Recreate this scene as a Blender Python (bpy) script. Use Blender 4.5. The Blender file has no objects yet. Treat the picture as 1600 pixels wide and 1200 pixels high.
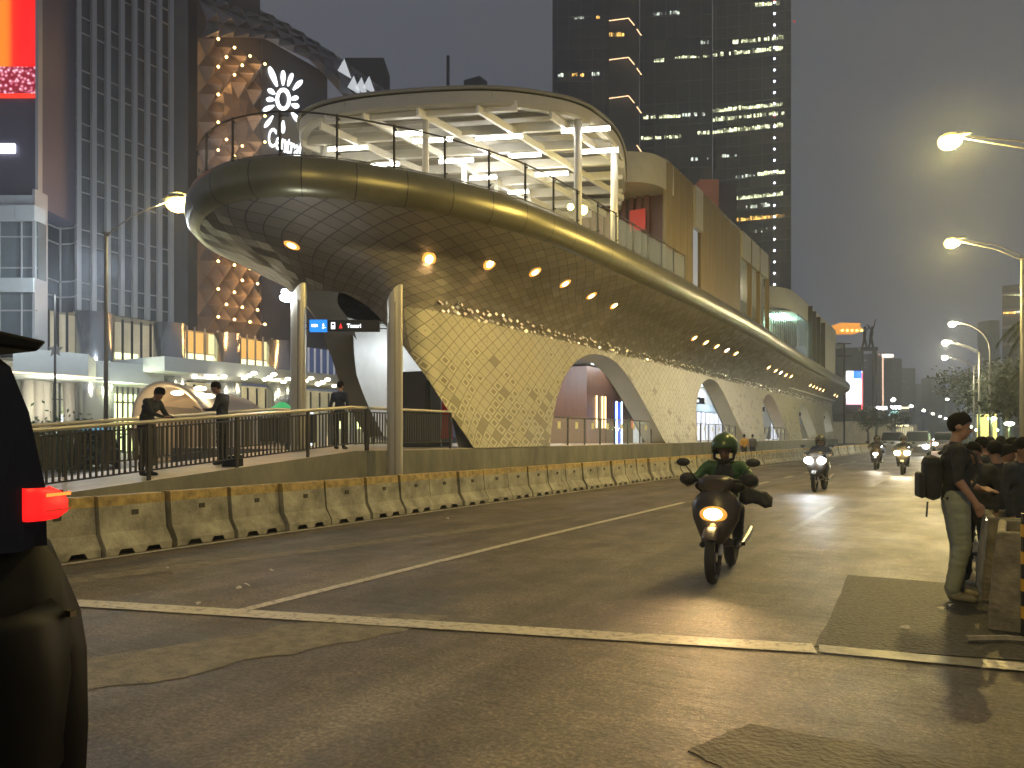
import bpy, math, random
from mathutils import Vector, Matrix
from mathutils.bvhtree import BVHTree
random.seed(7)
R = math.radians
C = bpy.context.scene.collection
SC = bpy.context.scene
# ---------------------------------------------------------------- camera
F_PX, HY, CAMH = 1180.0, 681.0, 1.52
TH = math.atan(697 / F_PX); CT, ST = math.cos(TH), math.sin(TH)
cam = bpy.data.cameras.new("camera"); camo = bpy.data.objects.new("camera", cam); C.objects.link(camo)
camo.location = (0, 0, CAMH); camo.rotation_euler = (R(90), 0, TH)
cam.sensor_width = 36; cam.lens = F_PX / 1600 * 36; cam.shift_y = 81 / 1600
cam.clip_start = 0.1; cam.clip_end = 6000
SC.camera = camo
# ---------------------------------------------------------------- world (light polluted night sky)
W = bpy.data.worlds.new("World"); SC.world = W; W.use_nodes = True
nt = W.node_tree; nt.nodes.clear()
o = nt.nodes.new("ShaderNodeOutputWorld"); bg = nt.nodes.new("ShaderNodeBackground")
tc = nt.nodes.new("ShaderNodeTexCoord"); sx = nt.nodes.new("ShaderNodeSeparateXYZ"); rp = nt.nodes.new("ShaderNodeValToRGB")
nt.links.new(tc.outputs["Generated"], sx.inputs[0]); nt.links.new(sx.outputs[2], rp.inputs[0])
el = rp.color_ramp.elements
el[0].position = 0.0; el[0].color = (0.172, 0.188, 0.255, 1)
el[1].position = 0.42; el[1].color = (0.086, 0.088, 0.100, 1)
e = el.new(0.16); e.color = (0.118, 0.122, 0.155, 1)
nt.links.new(rp.outputs[0], bg.inputs[0]); bg.inputs[1].default_value = 1.0
nt.links.new(bg.outputs[0], o.inputs[0])
SC.view_settings.view_transform = 'Standard'; SC.view_settings.look = 'None'
SC.view_settings.exposure = 0.72; SC.view_settings.gamma = 1
SC.cycles.max_bounces = 6; SC.cycles.diffuse_bounces = 2; SC.cycles.glossy_bounces = 3
SC.cycles.transmission_bounces = 4; SC.cycles.transparent_max_bounces = 12; SC.cycles.volume_bounces = 0
SC.cycles.sample_clamp_indirect = 3.0
SC.cycles.caustics_reflective = False; SC.cycles.caustics_refractive = False

# ---------------------------------------------------------------- helpers
def ray(px, py):
    r = (px - 800) / F_PX; u = -(py - HY) / F_PX
    return Vector((r * CT - ST, r * ST + CT, u))
def onx(px, py, X):
    d = ray(px, py); return Vector((0, 0, CAMH)) + d * (X / d.x)
def ony(px, py, Y):
    d = ray(px, py); return Vector((0, 0, CAMH)) + d * (Y / d.y)
def atf(px, py, f): return Vector((0, 0, CAMH)) + ray(px, py) * f

MATS = {}
def mat(name, col, rough=0.6, metal=0.0, var=0.0, vscale=3.0, bump=0.0, bscale=20.0, emit=None, es=0.0, alpha=None, spec=None, col2=None, stretch=None):
    if name in MATS: return MATS[name]
    m = bpy.data.materials.new(name); m.use_nodes = True; t = m.node_tree; n = t.nodes; b = n["Principled BSDF"]
    b.inputs["Base Color"].default_value = (*col, 1); b.inputs["Roughness"].default_value = rough; b.inputs["Metallic"].default_value = metal
    if spec is not None: b.inputs["Specular IOR Level"].default_value = spec
    if var > 0 or bump > 0 or col2:
        c = n.new("ShaderNodeTexCoord"); src = c.outputs["Object"]
        if stretch:
            mp = n.new("ShaderNodeMapping"); mp.inputs["Scale"].default_value = stretch; t.links.new(src, mp.inputs[0]); src = mp.outputs[0]
    if var > 0 or col2:
        nz = n.new("ShaderNodeTexNoise"); nz.inputs["Scale"].default_value = vscale; nz.inputs["Detail"].default_value = 6; nz.inputs["Roughness"].default_value = 0.65
        t.links.new(src, nz.inputs["Vector"])
        r = n.new("ShaderNodeValToRGB"); r.color_ramp.elements[0].position = 0.3; r.color_ramp.elements[1].position = 0.72
        lo = [max(0, x * (1 - var)) for x in col]; hi = [min(1, x * (1 + var)) for x in col] if not col2 else col2
        r.color_ramp.elements[0].color = (*lo, 1); r.color_ramp.elements[1].color = (*hi, 1)
        t.links.new(nz.outputs[0], r.inputs[0]); t.links.new(r.outputs[0], b.inputs["Base Color"])
    if bump > 0:
        nb = n.new("ShaderNodeTexNoise"); nb.inputs["Scale"].default_value = bscale; nb.inputs["Detail"].default_value = 5
        t.links.new(src, nb.inputs["Vector"])
        bp = n.new("ShaderNodeBump"); bp.inputs["Strength"].default_value = bump; bp.inputs["Distance"].default_value = 0.02
        t.links.new(nb.outputs[0], bp.inputs["Height"]); t.links.new(bp.outputs[0], b.inputs["Normal"])
    if emit:
        b.inputs["Emission Color"].default_value = (*emit, 1); b.inputs["Emission Strength"].default_value = es
    if alpha is not None:
        b.inputs["Alpha"].default_value = alpha
    MATS[name] = m
    return m

class MB:
    def __init__(s): s.v = []; s.f = []; s.mi = []; s.uv = {}; s.m = 0
    def add(s, vs, fs):
        b = len(s.v); s.v += [tuple(v) for v in vs]
        for f in fs: s.f.append(tuple(i + b for i in f)); s.mi.append(s.m)
        return s
    def box(s, c, d, rz=0.0, mtx=None):
        hx, hy, hz = d[0] / 2, d[1] / 2, d[2] / 2
        vs = [Vector((x * hx, y * hy, z * hz)) for x in (-1, 1) for y in (-1, 1) for z in (-1, 1)]
        M = mtx if mtx else Matrix.Rotation(rz, 3, 'Z')
        vs = [M @ v + Vector(c) for v in vs]
        return s.add(vs, [(0, 1, 3, 2), (4, 6, 7, 5), (0, 4, 5, 1), (2, 3, 7, 6), (0, 2, 6, 4), (1, 5, 7, 3)])
    def quad(s, a, b, c, d): return s.add([a, b, c, d], [(0, 1, 2, 3)])
    def bar(s, a, b, w, h=None):     # box beam a->b
        a, b = Vector(a), Vector(b); h = h or w; d = (b - a); L = d.length
        if L < 1e-6: return s
        z = d / L; up = Vector((0, 0, 1)) if abs(z.z) < 0.95 else Vector((0, 1, 0))
        x = z.cross(up).normalized(); y = x.cross(z)
        vs = []
        for p in (a, b):
            for i, j in ((-1, -1), (1, -1), (1, 1), (-1, 1)): vs.append(p + x * (w / 2 * i) + y * (h / 2 * j))
        return s.add(vs, [(0, 3, 2, 1), (4, 5, 6, 7), (0, 1, 5, 4), (1, 2, 6, 5), (2, 3, 7, 6), (3, 0, 4, 7)])
    def tube(s, pts, r, n=8, cap=True):
        pts = [Vector(p) for p in pts]; rs = r if isinstance(r, (list, tuple)) else [r] * len(pts)
        vs = []; prev = None
        for i, p in enumerate(pts):
            d = (pts[min(i + 1, len(pts) - 1)] - pts[max(i - 1, 0)])
            d = d.normalized() if d.length > 1e-9 else Vector((0, 0, 1))
            if prev is None:
                up = Vector((0, 0, 1)) if abs(d.z) < 0.9 else Vector((1, 0, 0)); x = d.cross(up).normalized()
            else:
                x = (prev - d * prev.dot(d)); x = x.normalized() if x.length > 1e-6 else d.orthogonal().normalized()
            prev = x; y = d.cross(x)
            for k in range(n):
                a = 2 * math.pi * k / n; vs.append(p + (x * math.cos(a) + y * math.sin(a)) * rs[i])
        fs = []
        for i in range(len(pts) - 1):
            for k in range(n): fs.append((i * n + k, i * n + (k + 1) % n, (i + 1) * n + (k + 1) % n, (i + 1) * n + k))
        if cap: fs.append(tuple(range(n - 1, -1, -1))); fs.append(tuple((len(pts) - 1) * n + k for k in range(n)))
        return s.add(vs, fs)
    def prism(s, poly, z0, z1):      # poly list of (x,y)
        n = len(poly); vs = [(x, y, z0) for x, y in poly] + [(x, y, z1) for x, y in poly]
        fs = [tuple(range(n - 1, -1, -1)), tuple(range(n, 2 * n))] + [(i, (i + 1) % n, n + (i + 1) % n, n + i) for i in range(n)]
        return s.add(vs, fs)
    def ext(s, prof, a, b):          # profile points given as 3D list, swept by vector b-a
        dv = Vector(b) - Vector(a); n = len(prof)
        vs = [Vector(p) for p in prof] + [Vector(p) + dv for p in prof]
        fs = [tuple(range(n)), tuple(range(2 * n - 1, n - 1, -1))] + [(i, n + i, n + (i + 1) % n, (i + 1) % n) for i in range(n)]
        return s.add(vs, fs)
    def ell(s, c, r, nu=14, nv=9, mtx=None):
        vs = []; c = Vector(c)
        if not isinstance(r, (tuple, list)): r = (r, r, r)
        for j in range(nv + 1):
            ph = math.pi * j / nv
            for i in range(nu):
                a = 2 * math.pi * i / nu
                p = Vector((r[0] * math.sin(ph) * math.cos(a), r[1] * math.sin(ph) * math.sin(a), r[2] * math.cos(ph)))
                if mtx: p = mtx @ p
                vs.append(c + p)
        fs = []
        for j in range(nv):
            for i in range(nu):
                fs.append((j * nu + i, (j + 1) * nu + i, (j + 1) * nu + (i + 1) % nu, j * nu + (i + 1) % nu))
        return s.add(vs, fs)
    def grid(s, rows, close_u=False):
        n = len(rows[0]); b = [p for r in rows for p in r]; fs = []
        for j in range(len(rows) - 1):
            for i in range(n if close_u else n - 1):
                fs.append((j * n + i, j * n + (i + 1) % n, (j + 1) * n + (i + 1) % n, (j + 1) * n + i))
        return s.add(b, fs)
    def build(s, name, mats, parent=None, smooth=False, bevel=0.0, loc=None):
        me = bpy.data.meshes.new(name); me.from_pydata(s.v, [], s.f)
        if not isinstance(mats, (list, tuple)): mats = [mats]
        for m in mats: me.materials.append(m)
        if len(mats) > 1: me.polygons.foreach_set("material_index", s.mi)
        if smooth: me.polygons.foreach_set("use_smooth", [True] * len(me.polygons))
        me.validate(); me.update()
        o = bpy.data.objects.new(name, me); C.objects.link(o)
        if parent: o.parent = parent
        if loc: o.location = loc
        if bevel > 0:
            bm = o.modifiers.new("bevel", 'BEVEL'); bm.width = bevel; bm.segments = 2; bm.limit_method = 'ANGLE'
        return o
def tag(o, label=None, cat=None, group=None, kind=None):
    if label: o["label"] = label
    if cat: o["category"] = cat
    if group: o["group"] = group
    if kind: o["kind"] = kind
    return o
def thing(name, label, cat, loc=(0, 0, 0), rz=0.0, group=None):
    o = bpy.data.objects.new(name, None); C.objects.link(o); o.location = loc; o.rotation_euler = (0, 0, rz)
    return tag(o, label, cat, group)
def dup(root, loc=None, rz=None, label=None, group=None, parent=None):
    kids = [x for x in root.children]
    r = root.copy(); C.objects.link(r)
    if parent is not None: r.parent = parent
    if loc is not None: r.location = loc
    if rz is not None: r.rotation_euler = (0, 0, rz)
    if label: r["label"] = label
    if group: r["group"] = group
    for k in kids: dup(k, parent=r)
    return r
def catmull(pts, per=8, closed=False):
    out = []; n = len(pts); P = [Vector(p) for p in pts]
    rng = range(n if closed else n - 1)
    for i in rng:
        if closed: p0, p1, p2, p3 = P[(i - 1) % n], P[i], P[(i + 1) % n], P[(i + 2) % n]
        else: p0, p1, p2, p3 = P[max(i - 1, 0)], P[i], P[i + 1], P[min(i + 2, n - 1)]
        for k in range(per):
            t = k / per
            out.append(0.5 * ((2 * p1) + (p2 - p0) * t + (2 * p0 - 5 * p1 + 4 * p2 - p3) * t * t + (3 * p1 - p0 - 3 * p2 + p3) * t ** 3))
    if not closed: out.append(P[-1].copy())
    return out
def text_mesh(s, name, m, parent, origin, xdir, ydir, size, ext=0.01, shear=0.0, bold=0.0):
    cu = bpy.data.curves.new(name, 'FONT'); cu.body = s; cu.size = size; cu.extrude = ext; cu.shear = shear; cu.offset = bold
    t = bpy.data.objects.new(name, cu); C.objects.link(t)
    bpy.context.view_layer.update()
    dg = bpy.context.evaluated_depsgraph_get()
    me = bpy.data.meshes.new_from_object(t.evaluated_get(dg)); bpy.data.objects.remove(t)
    me.materials.clear(); me.materials.append(m)
    o = bpy.data.objects.new(name, me); C.objects.link(o)
    x = Vector(xdir).normalized(); y = Vector(ydir).normalized(); z = x.cross(y)
    M = Matrix((x, y, z)).transposed().to_4x4(); M.translation = Vector(origin)
    if parent: o.parent = parent; o.matrix_basis = M
    else: o.matrix_world = M
    return o

YEL = (1.0, 0.73, 0.23)
# ---------------------------------------------------------------- lamp light (each lamp builder calls this)
def spot(name, loc, power, col, parent=None, angle=150, rad=0.12, blend=0.6, rot=(0, 0, 0)):
    l = bpy.data.lights.new(name, 'SPOT'); l.energy = power; l.color = col; l.spot_size = R(angle); l.spot_blend = blend; l.shadow_soft_size = rad
    ob = bpy.data.objects.new(name, l); C.objects.link(ob); ob.location = loc; ob.rotation_euler = rot
    if parent: ob.parent = parent
    return ob
def point(name, loc, power, col, rad=0.1, parent=None):
    l = bpy.data.lights.new(name, 'POINT'); l.energy = power; l.color = col; l.shadow_soft_size = rad
    ob = bpy.data.objects.new(name, l); C.objects.link(ob); ob.location = loc
    if parent: ob.parent = parent
    return ob
def emis(name, col, s): return mat(name, (0.02, 0.02, 0.02) if s > 0.8 else col, 0.5, emit=col, es=s)

# ================================================================ STRUCTURE: ground and road
def asphalt():
    m = bpy.data.materials.new("asphalt"); m.use_nodes = True; t = m.node_tree; n = t.nodes; b = n["Principled BSDF"]; L = t.links.new
    tc = n.new("ShaderNodeTexCoord"); src = tc.outputs["Object"]
    def noise(scale, det=6, st=None, rough=0.6):
        z = n.new("ShaderNodeTexNoise"); z.inputs["Scale"].default_value = scale; z.inputs["Detail"].default_value = det; z.inputs["Roughness"].default_value = rough
        s = src
        if st:
            mp = n.new("ShaderNodeMapping"); mp.inputs["Scale"].default_value = st; L(src, mp.inputs[0]); s = mp.outputs[0]
        L(s, z.inputs["Vector"]); return z.outputs[0]
    def ramp(v, stops):
        r = n.new("ShaderNodeValToRGB"); e = r.color_ramp.elements
        e[0].position, e[0].color = stops[0][0], (*stops[0][1], 1); e[1].position, e[1].color = stops[-1][0], (*stops[-1][1], 1)
        for p, c in stops[1:-1]:
            k = e.new(p); k.color = (*c, 1)
        L(v, r.inputs[0]); return r.outputs[0]
    def mix(a, bb, f, mode='MULTIPLY'):
        x = n.new("ShaderNodeMix"); x.data_type = 'RGBA'; x.blend_type = mode
        if isinstance(f, float): x.inputs[0].default_value = f
        else: L(f, x.inputs[0])
        L(a, x.inputs[6]); L(bb, x.inputs[7]); return x.outputs[2]
    g = lambda v: (v, v, v)
    base = ramp(noise(0.55, 7, (1.0, 0.35, 1)), [(0.3, (0.056, 0.045, 0.032)), (0.5, (0.090, 0.073, 0.052)), (0.72, (0.145, 0.120, 0.083))])
    fine = ramp(noise(32, 6, None, 0.85), [(0.34, g(0.25)), (0.5, g(0.9)), (0.66, g(2.3))])
    track = ramp(noise(1.0, 3, (1.35, 0.03, 1)), [(0.35, g(0.72)), (0.6, g(1.25))])
    col = mix(mix(base, fine, 1.0), track, 1.0)
    blot = ramp(noise(1.5, 12, (1, 0.7, 1), 0.78), [(0.34, g(0.45)), (0.5, g(1.0)), (0.66, g(1.7))])
    col = mix(col, blot, 1.0)
    L(col, b.inputs["Base Color"])
    rr = n.new("ShaderNodeMapRange"); L(noise(0.9, 6, (1, 0.4, 1)), rr.inputs[0]); rr.inputs[1].default_value = 0.3; rr.inputs[2].default_value = 0.7
    rr.inputs[3].default_value = 0.36; rr.inputs[4].default_value = 0.62
    L(rr.outputs[0], b.inputs["Roughness"])
    add = n.new("ShaderNodeMath"); add.operation = 'MULTIPLY_ADD'; L(noise(3.2, 4, (0.5, 1.6, 1)), add.inputs[0]); add.inputs[1].default_value = 2.2; L(noise(45, 5, None, 0.8), add.inputs[2])
    bp = n.new("ShaderNodeBump"); bp.inputs["Strength"].default_value = 0.8; bp.inputs["Distance"].default_value = 0.018
    L(add.outputs[0], bp.inputs["Height"]); L(bp.outputs[0], b.inputs["Normal"])
    return m
M_asph = asphalt()
M_ground = mat("ground_soil", (0.07, 0.065, 0.055), 0.8, var=0.4, vscale=0.3, bump=0.3)
g = MB(); g.quad((-870, -45, -0.02), (570, -45, -0.02), (570, 1045, -0.02), (-870, 1045, -0.02))
tag(g.build("ground", M_ground), kind="structure")
g = MB(); g.quad((-11.3, -12, 0), (2.6, -12, 0), (2.6, 420, 0), (-11.3, 420, 0))
tag(g.build("road", M_asph), kind="structure")
M_pav = mat("pavement_concrete", (0.20, 0.19, 0.16), 0.75, var=0.35, vscale=1.5, bump=0.3)
g = MB(); g.box((7.6, 200, 0.05), (10.0, 424, 0.16)); tag(g.build("pavement", M_pav), kind="structure")
g = MB(); g.box((-41, 60, 0.02), (38, 200, 0.1)); tag(g.build("forecourt", M_pav), kind="structure")
# asphalt repair patches
M_patch = mat("patch_asphalt", (0.034, 0.030, 0.022), 0.7, var=0.9, vscale=22, bump=1.0, bscale=30)
M_patch2 = mat("old_patch_asphalt", (0.062, 0.052, 0.036), 0.65, var=0.7, vscale=3, bump=1.0, bscale=30)
def wob(pts, per=5, a=0.02):
    out = []
    for i in range(len(pts)):
        p, q = Vector(pts[i]), Vector(pts[(i + 1) % len(pts)])
        for k in range(per):
            v = p.lerp(q, k / per); out.append((v.x + random.uniform(-a, a), v.y + random.uniform(-a, a)))
    return out
g = MB(); g.prism(wob([(-1.03, 8.95), (0.6, 9.0), (0.6, 6.2), (-0.88, 5.78)], 9, 0.012), 0.003, 0.007)
tag(g.build("road_patch", M_patch), kind="structure")
g = MB(); g.prism(wob([(-0.95, 4.05), (-1.12, 3.55), (-0.6, 3.3), (0.9, 3.1), (1.2, 4.1)], 9, 0.012), 0.002, 0.006)
tag(g.build("road_patch", M_patch2), kind="structure")
M_lband = mat("painted_light_band", (0.10, 0.085, 0.056), 0.6, var=0.1, vscale=7, col2=(0.27, 0.235, 0.155), bump=1.0, bscale=60)  # bright bands of light on the road, put into a paler asphalt colour
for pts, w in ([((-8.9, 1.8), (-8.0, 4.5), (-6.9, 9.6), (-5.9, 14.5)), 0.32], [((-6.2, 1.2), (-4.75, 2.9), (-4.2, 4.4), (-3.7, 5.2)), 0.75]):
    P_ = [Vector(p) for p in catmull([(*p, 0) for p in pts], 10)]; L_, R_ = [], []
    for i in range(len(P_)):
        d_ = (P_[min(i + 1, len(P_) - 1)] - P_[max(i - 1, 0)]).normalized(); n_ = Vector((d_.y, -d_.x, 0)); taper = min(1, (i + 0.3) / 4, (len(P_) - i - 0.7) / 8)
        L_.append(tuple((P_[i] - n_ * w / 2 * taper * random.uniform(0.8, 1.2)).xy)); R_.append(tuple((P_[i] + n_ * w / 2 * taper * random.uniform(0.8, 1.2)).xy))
    g = MB(); g.grid([[(x, y, 0.004) for x, y in L_], [(x, y, 0.004) for x, y in R_]]); tag(g.build("road_light_band", M_lband), kind="structure")
# painted markings (worn)
def paint_mat():
    m = mat("worn_paint", (0.50, 0.47, 0.38), 0.55); t = m.node_tree; n = t.nodes; b = n["Principled BSDF"]
    tc = n.new("ShaderNodeTexCoord"); z = n.new("ShaderNodeTexNoise"); z.inputs["Scale"].default_value = 14; z.inputs["Detail"].default_value = 8; z.inputs["Roughness"].default_value = 0.75
    t.links.new(tc.outputs["Object"], z.inputs["Vector"]); r = n.new("ShaderNodeValToRGB")
    r.color_ramp.elements[0].position = 0.36; r.color_ramp.elements[0].color = (0.13, 0.115, 0.09, 1); r.color_ramp.elements[1].position = 0.5; r.color_ramp.elements[1].color = (0.50, 0.46, 0.36, 1)
    t.links.new(z.outputs[0], r.inputs[0]); t.links.new(r.outputs[0], b.inputs["Base Color"]); return m
M_paint = paint_mat()
M_paintw = mat("very_worn_paint", (0.17, 0.155, 0.12), 0.5, var=0.5, vscale=9)
def stripe(pts, w, z=0.006, m=M_paint, name="painted_line"):
    g = MB(); L = []; Rr = []
    for i, p in enumerate(pts):
        p = Vector(p); a = Vector(pts[max(i - 1, 0)]); b = Vector(pts[min(i + 1, len(pts) - 1)]); d = (b - a).normalized(); nrm = Vector((d.y, -d.x))
        L.append((*(p - nrm * w / 2), z)); Rr.append((*(p + nrm * w / 2), z))
    g.grid([L, Rr]); return tag(g.build(name, m), kind="structure")
BL = [(-9.05, -10), (-9.08, 5), (-9.08, 12.8), (-8.85, 23), (-8.5, 34), (-7.95, 49), (-6.9, 78), (-5.6, 120), (-2.5, 220), (2, 380)]
def blx(y):
    for i in range(len(BL) - 1):
        if BL[i][1] <= y <= BL[i + 1][1]:
            t = (y - BL[i][1]) / (BL[i + 1][1] - BL[i][1]); return BL[i][0] + t * (BL[i + 1][0] - BL[i][0])
    return BL[-1][0]
stripe([(blx(y) , y) for y in [i * 3.0 for i in range(-3, 66)]], 0.11)
stripe([(-5.36, 4.45), (-5.42, 9), (-5.38, 16.8)], 0.12)
for a, b in [(24.1, 25.9), (28.4, 29.9), (32.3, 34.0), (37, 39), (42, 44), (47, 49), (53, 55), (59, 61), (66, 68), (74, 76)]:
    stripe([(-5.43 + 0.0065 * (a - 20) , a), (-5.43 + 0.0065 * (b - 20), b)], 0.12)
stripe([(-2.3, 12.6), (-2.31, 17.4)], 0.12, m=M_paintw)
stripe([(-2.25, 25), (-2.2, 29)], 0.12, m=M_paintw)
stripe([(-2.15, 36), (-2.1, 40)], 0.12, m=M_paintw)
stripe([(-7.6, 3.66), (-6.88, 3.88), (-0.88, 5.72)], 0.24, z=0.010)
stripe([(-0.85, 5.73), (0.15, 5.9)], 0.2, z=0.012, m=M_paintw)
stripe([(0.15, 5.90), (0.7, 6.0)], 0.2, z=0.014)

# ================================================================ STATION
M_conc = mat("station_concrete", (0.17, 0.165, 0.125), 0.7, var=0.4, vscale=1.3, bump=0.25, stretch=(1, 1, 0.35))
M_conc2 = mat("platform_floor_stone", (0.55, 0.46, 0.32), 0.5, var=0.15, vscale=2)
M_dark = mat("dark_metal", (0.035, 0.035, 0.033), 0.4, 0.6)
M_steel = mat("brushed_steel", (0.45, 0.44, 0.40), 0.3, 0.9, var=0.15, vscale=5)
M_white = mat("white_painted_steel", (0.72, 0.71, 0.66), 0.45, var=0.06, vscale=3)
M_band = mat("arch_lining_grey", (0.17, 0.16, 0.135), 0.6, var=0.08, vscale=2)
M_lining = mat("pale_arch_lining", (0.50, 0.49, 0.43), 0.55, var=0.06, vscale=2)
station = thing("bus_station", "long boat shaped elevated bus station with tiled hull resting on arched legs", "bus station", (-15.5, 14, 0))
stl = Vector(station.location)
def sp(mb): # shift verts into station space
    mb.v = [(x - stl.x, y - stl.y, z - stl.z) for x, y, z in mb.v]; return mb
# matched control curves: (edge, light ring, crease, base)
CP = [
 ((-14.6, 108), (-14.6, 105), (-14.8, 101), (-14.8, 100)),
 ((-12.6, 106.5), (-13.2, 102), (-13.6, 99), (-13.6, 98)),
 ((-11.4, 100), (-12.2, 97.5), (-12.9, 95.5), (-12.4, 95)),
 ((-10.9, 80), (-11.9, 79.5), (-12.7, 79), (-12.0, 79)),
 ((-10.45, 61.6), (-11.6, 61.6), (-12.5, 61.6), (-11.7, 61.6)),
 ((-9.8, 45), (-11.3, 45), (-12.35, 45), (-11.6, 45)),
 ((-9.65, 32), (-11.2, 32), (-12.3, 32), (-11.6, 32)),
 ((-9.75, 25), (-11.2, 25), (-12.3, 25), (-11.6, 25)),
 ((-9.9, 20.6), (-11.2, 20.8), (-12.3, 21.0), (-11.6, 21.0)),
 ((-10.2, 17.9), (-11.45, 18.5), (-12.3, 18.6), (-11.6, 18.6)),
 ((-11.0, 15.5), (-12.15, 16.7), (-12.35, 16.8), (-11.65, 17.4)),
 ((-11.85, 13.95), (-12.75, 15.6), (-12.75, 15.7), (-11.9, 16.9)),
 ((-12.7, 12.8), (-13.5, 14.6), (-13.4, 15.6), (-12.9, 16.9)),
 ((-13.7, 12.1), (-14.2, 14.0), (-14.2, 15.9), (-14, 17.2)),
 ((-15.3, 11.9), (-15.1, 14.0), (-15.2, 16.3), (-15.2, 17.6)),
 ((-17.1, 12.55), (-16.5, 14.7), (-16.5, 17.0), (-16.5, 18.0)),
 ((-18.8, 13.9), (-17.9, 16.0), (-17.7, 17.9), (-17.9, 19.0)),
 ((-20.2, 16.2), (-19.1, 17.9), (-18.6, 19.1), (-19.1, 20.6)),
 ((-21.0, 20.0), (-19.8, 20.5), (-18.9, 21.0), (-19.5, 22.3)),
 ((-21.3, 26), (-19.9, 26), (-18.9, 26), (-19.6, 26)),
 ((-21.4, 40), (-19.9, 40), (-18.9, 40), (-19.6, 40)),
 ((-21.2, 62), (-19.8, 62), (-18.9, 62), (-19.6, 62)),
 ((-20.0, 85), (-18.9, 85), (-18.0, 85), (-18.8, 85)),
 ((-17.6, 104), (-17, 101), (-16.4, 98), (-16.8, 97)),
 ((-14.6, 108), (-14.6, 105), (-14.8, 101), (-14.8, 100))]
PER = [26, 14, 60, 60, 60, 60, 36, 24, 16, 14, 12, 10, 8, 8, 8, 8, 8, 10, 16, 24, 30, 30, 24, 14]
def cr(P, i, t):
    n = len(P); p0, p1, p2, p3 = P[max(i - 1, 0)], P[i], P[min(i + 1, n - 1)], P[min(i + 2, n - 1)]
    return 0.5 * ((2 * p1) + (p2 - p0) * t + (2 * p0 - 5 * p1 + 4 * p2 - p3) * t * t + (3 * p1 - p0 - 3 * p2 + p3) * t ** 3)
curves = []
for k in range(4):
    P = [Vector((*c[k], 0)) for c in CP]; out = []
    for i in range(len(P) - 1):
        for j in range(PER[i]): out.append(cr(P, i, j / PER[i]))
    out.append(P[-1].copy()); curves.append(out)
NU = len(curves[0])
cpi = []; a_ = 0
for q in PER: cpi.append(a_); a_ += q
cpi.append(a_)
ZB = 1.18
ARCH_R = [(22.1, 33.5, 4.75), (38.5, 48.9, 4.8), (54.9, 65.0, 4.7), (70.7, 80.8, 4.6), (86.4, 95.5, 4.4)]
def arch_h(x0, x1, zt, y):
    t = (y - (x0 + x1) / 2) / ((x1 - x0) / 2)
    return ZB + (zt - ZB) * max(0.0, 1 - abs(t) ** 2.3) if abs(t) < 1 else ZB
def zlow(i):
    y = curves[3][i].y
    if cpi[2] <= i <= cpi[9]:
        z = ZB
        for a, b, zt in ARCH_R:
            if a < y < b: z = arch_h(a, b, zt, y)
        return z
    if i < cpi[2]: return 5.2
    if cpi[9] < i < cpi[18]:
        # front arch over the ramp: from the near leg round to the far leg
        u = (i - cpi[9]) / (cpi[18] - cpi[9])
        ks = [(0, ZB), (0.13, ZB), (0.20, 2.1), (0.25, 3.1), (0.32, 4.05), (0.42, 4.75), (0.55, 5.45), (0.68, 5.75), (0.80, 5.6), (0.90, 4.2), (0.96, 2.4), (1.0, ZB)]
        for a, b in zip(ks, ks[1:]):
            if a[0] <= u <= b[0]:
                t = (u - a[0]) / (b[0] - a[0]); return a[1] + (b[1] - a[1]) * t
    if i >= cpi[18]:
        z = ZB
        for a, b, zt in ARCH_R:
            if a < y < b: z = arch_h(a, b, zt, y)
        return z if i < cpi[22] else 5.0
    return ZB
def hull_at(i, z):
    """outer hull point at parameter i, height z: interpolates the four plan curves with a smooth profile"""
    E, Lr, Cr, B = (curves[k][i] for k in range(4))
    cent = Vector((-15.5, E.y, 0))
    if z >= 6.4:
        t = (7.15 - z) / 0.75; p = E.lerp(Lr, t * 0.85 + 0.15 * t * t) + (Lr - E).normalized() * 0.28 * (1 - t)
    elif z >= 5.0:
        t = (6.4 - z) / 1.4; s = t * (1.55 - 0.55 * t) if True else t; p = Lr.lerp(Cr, s)
    else:
        t = (5.0 - z) / (5.0 - ZB); s = t * t * (1.5 - 0.5 * t) ; p = Cr.lerp(B, s)
    return Vector((p.x, p.y, z))
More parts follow.
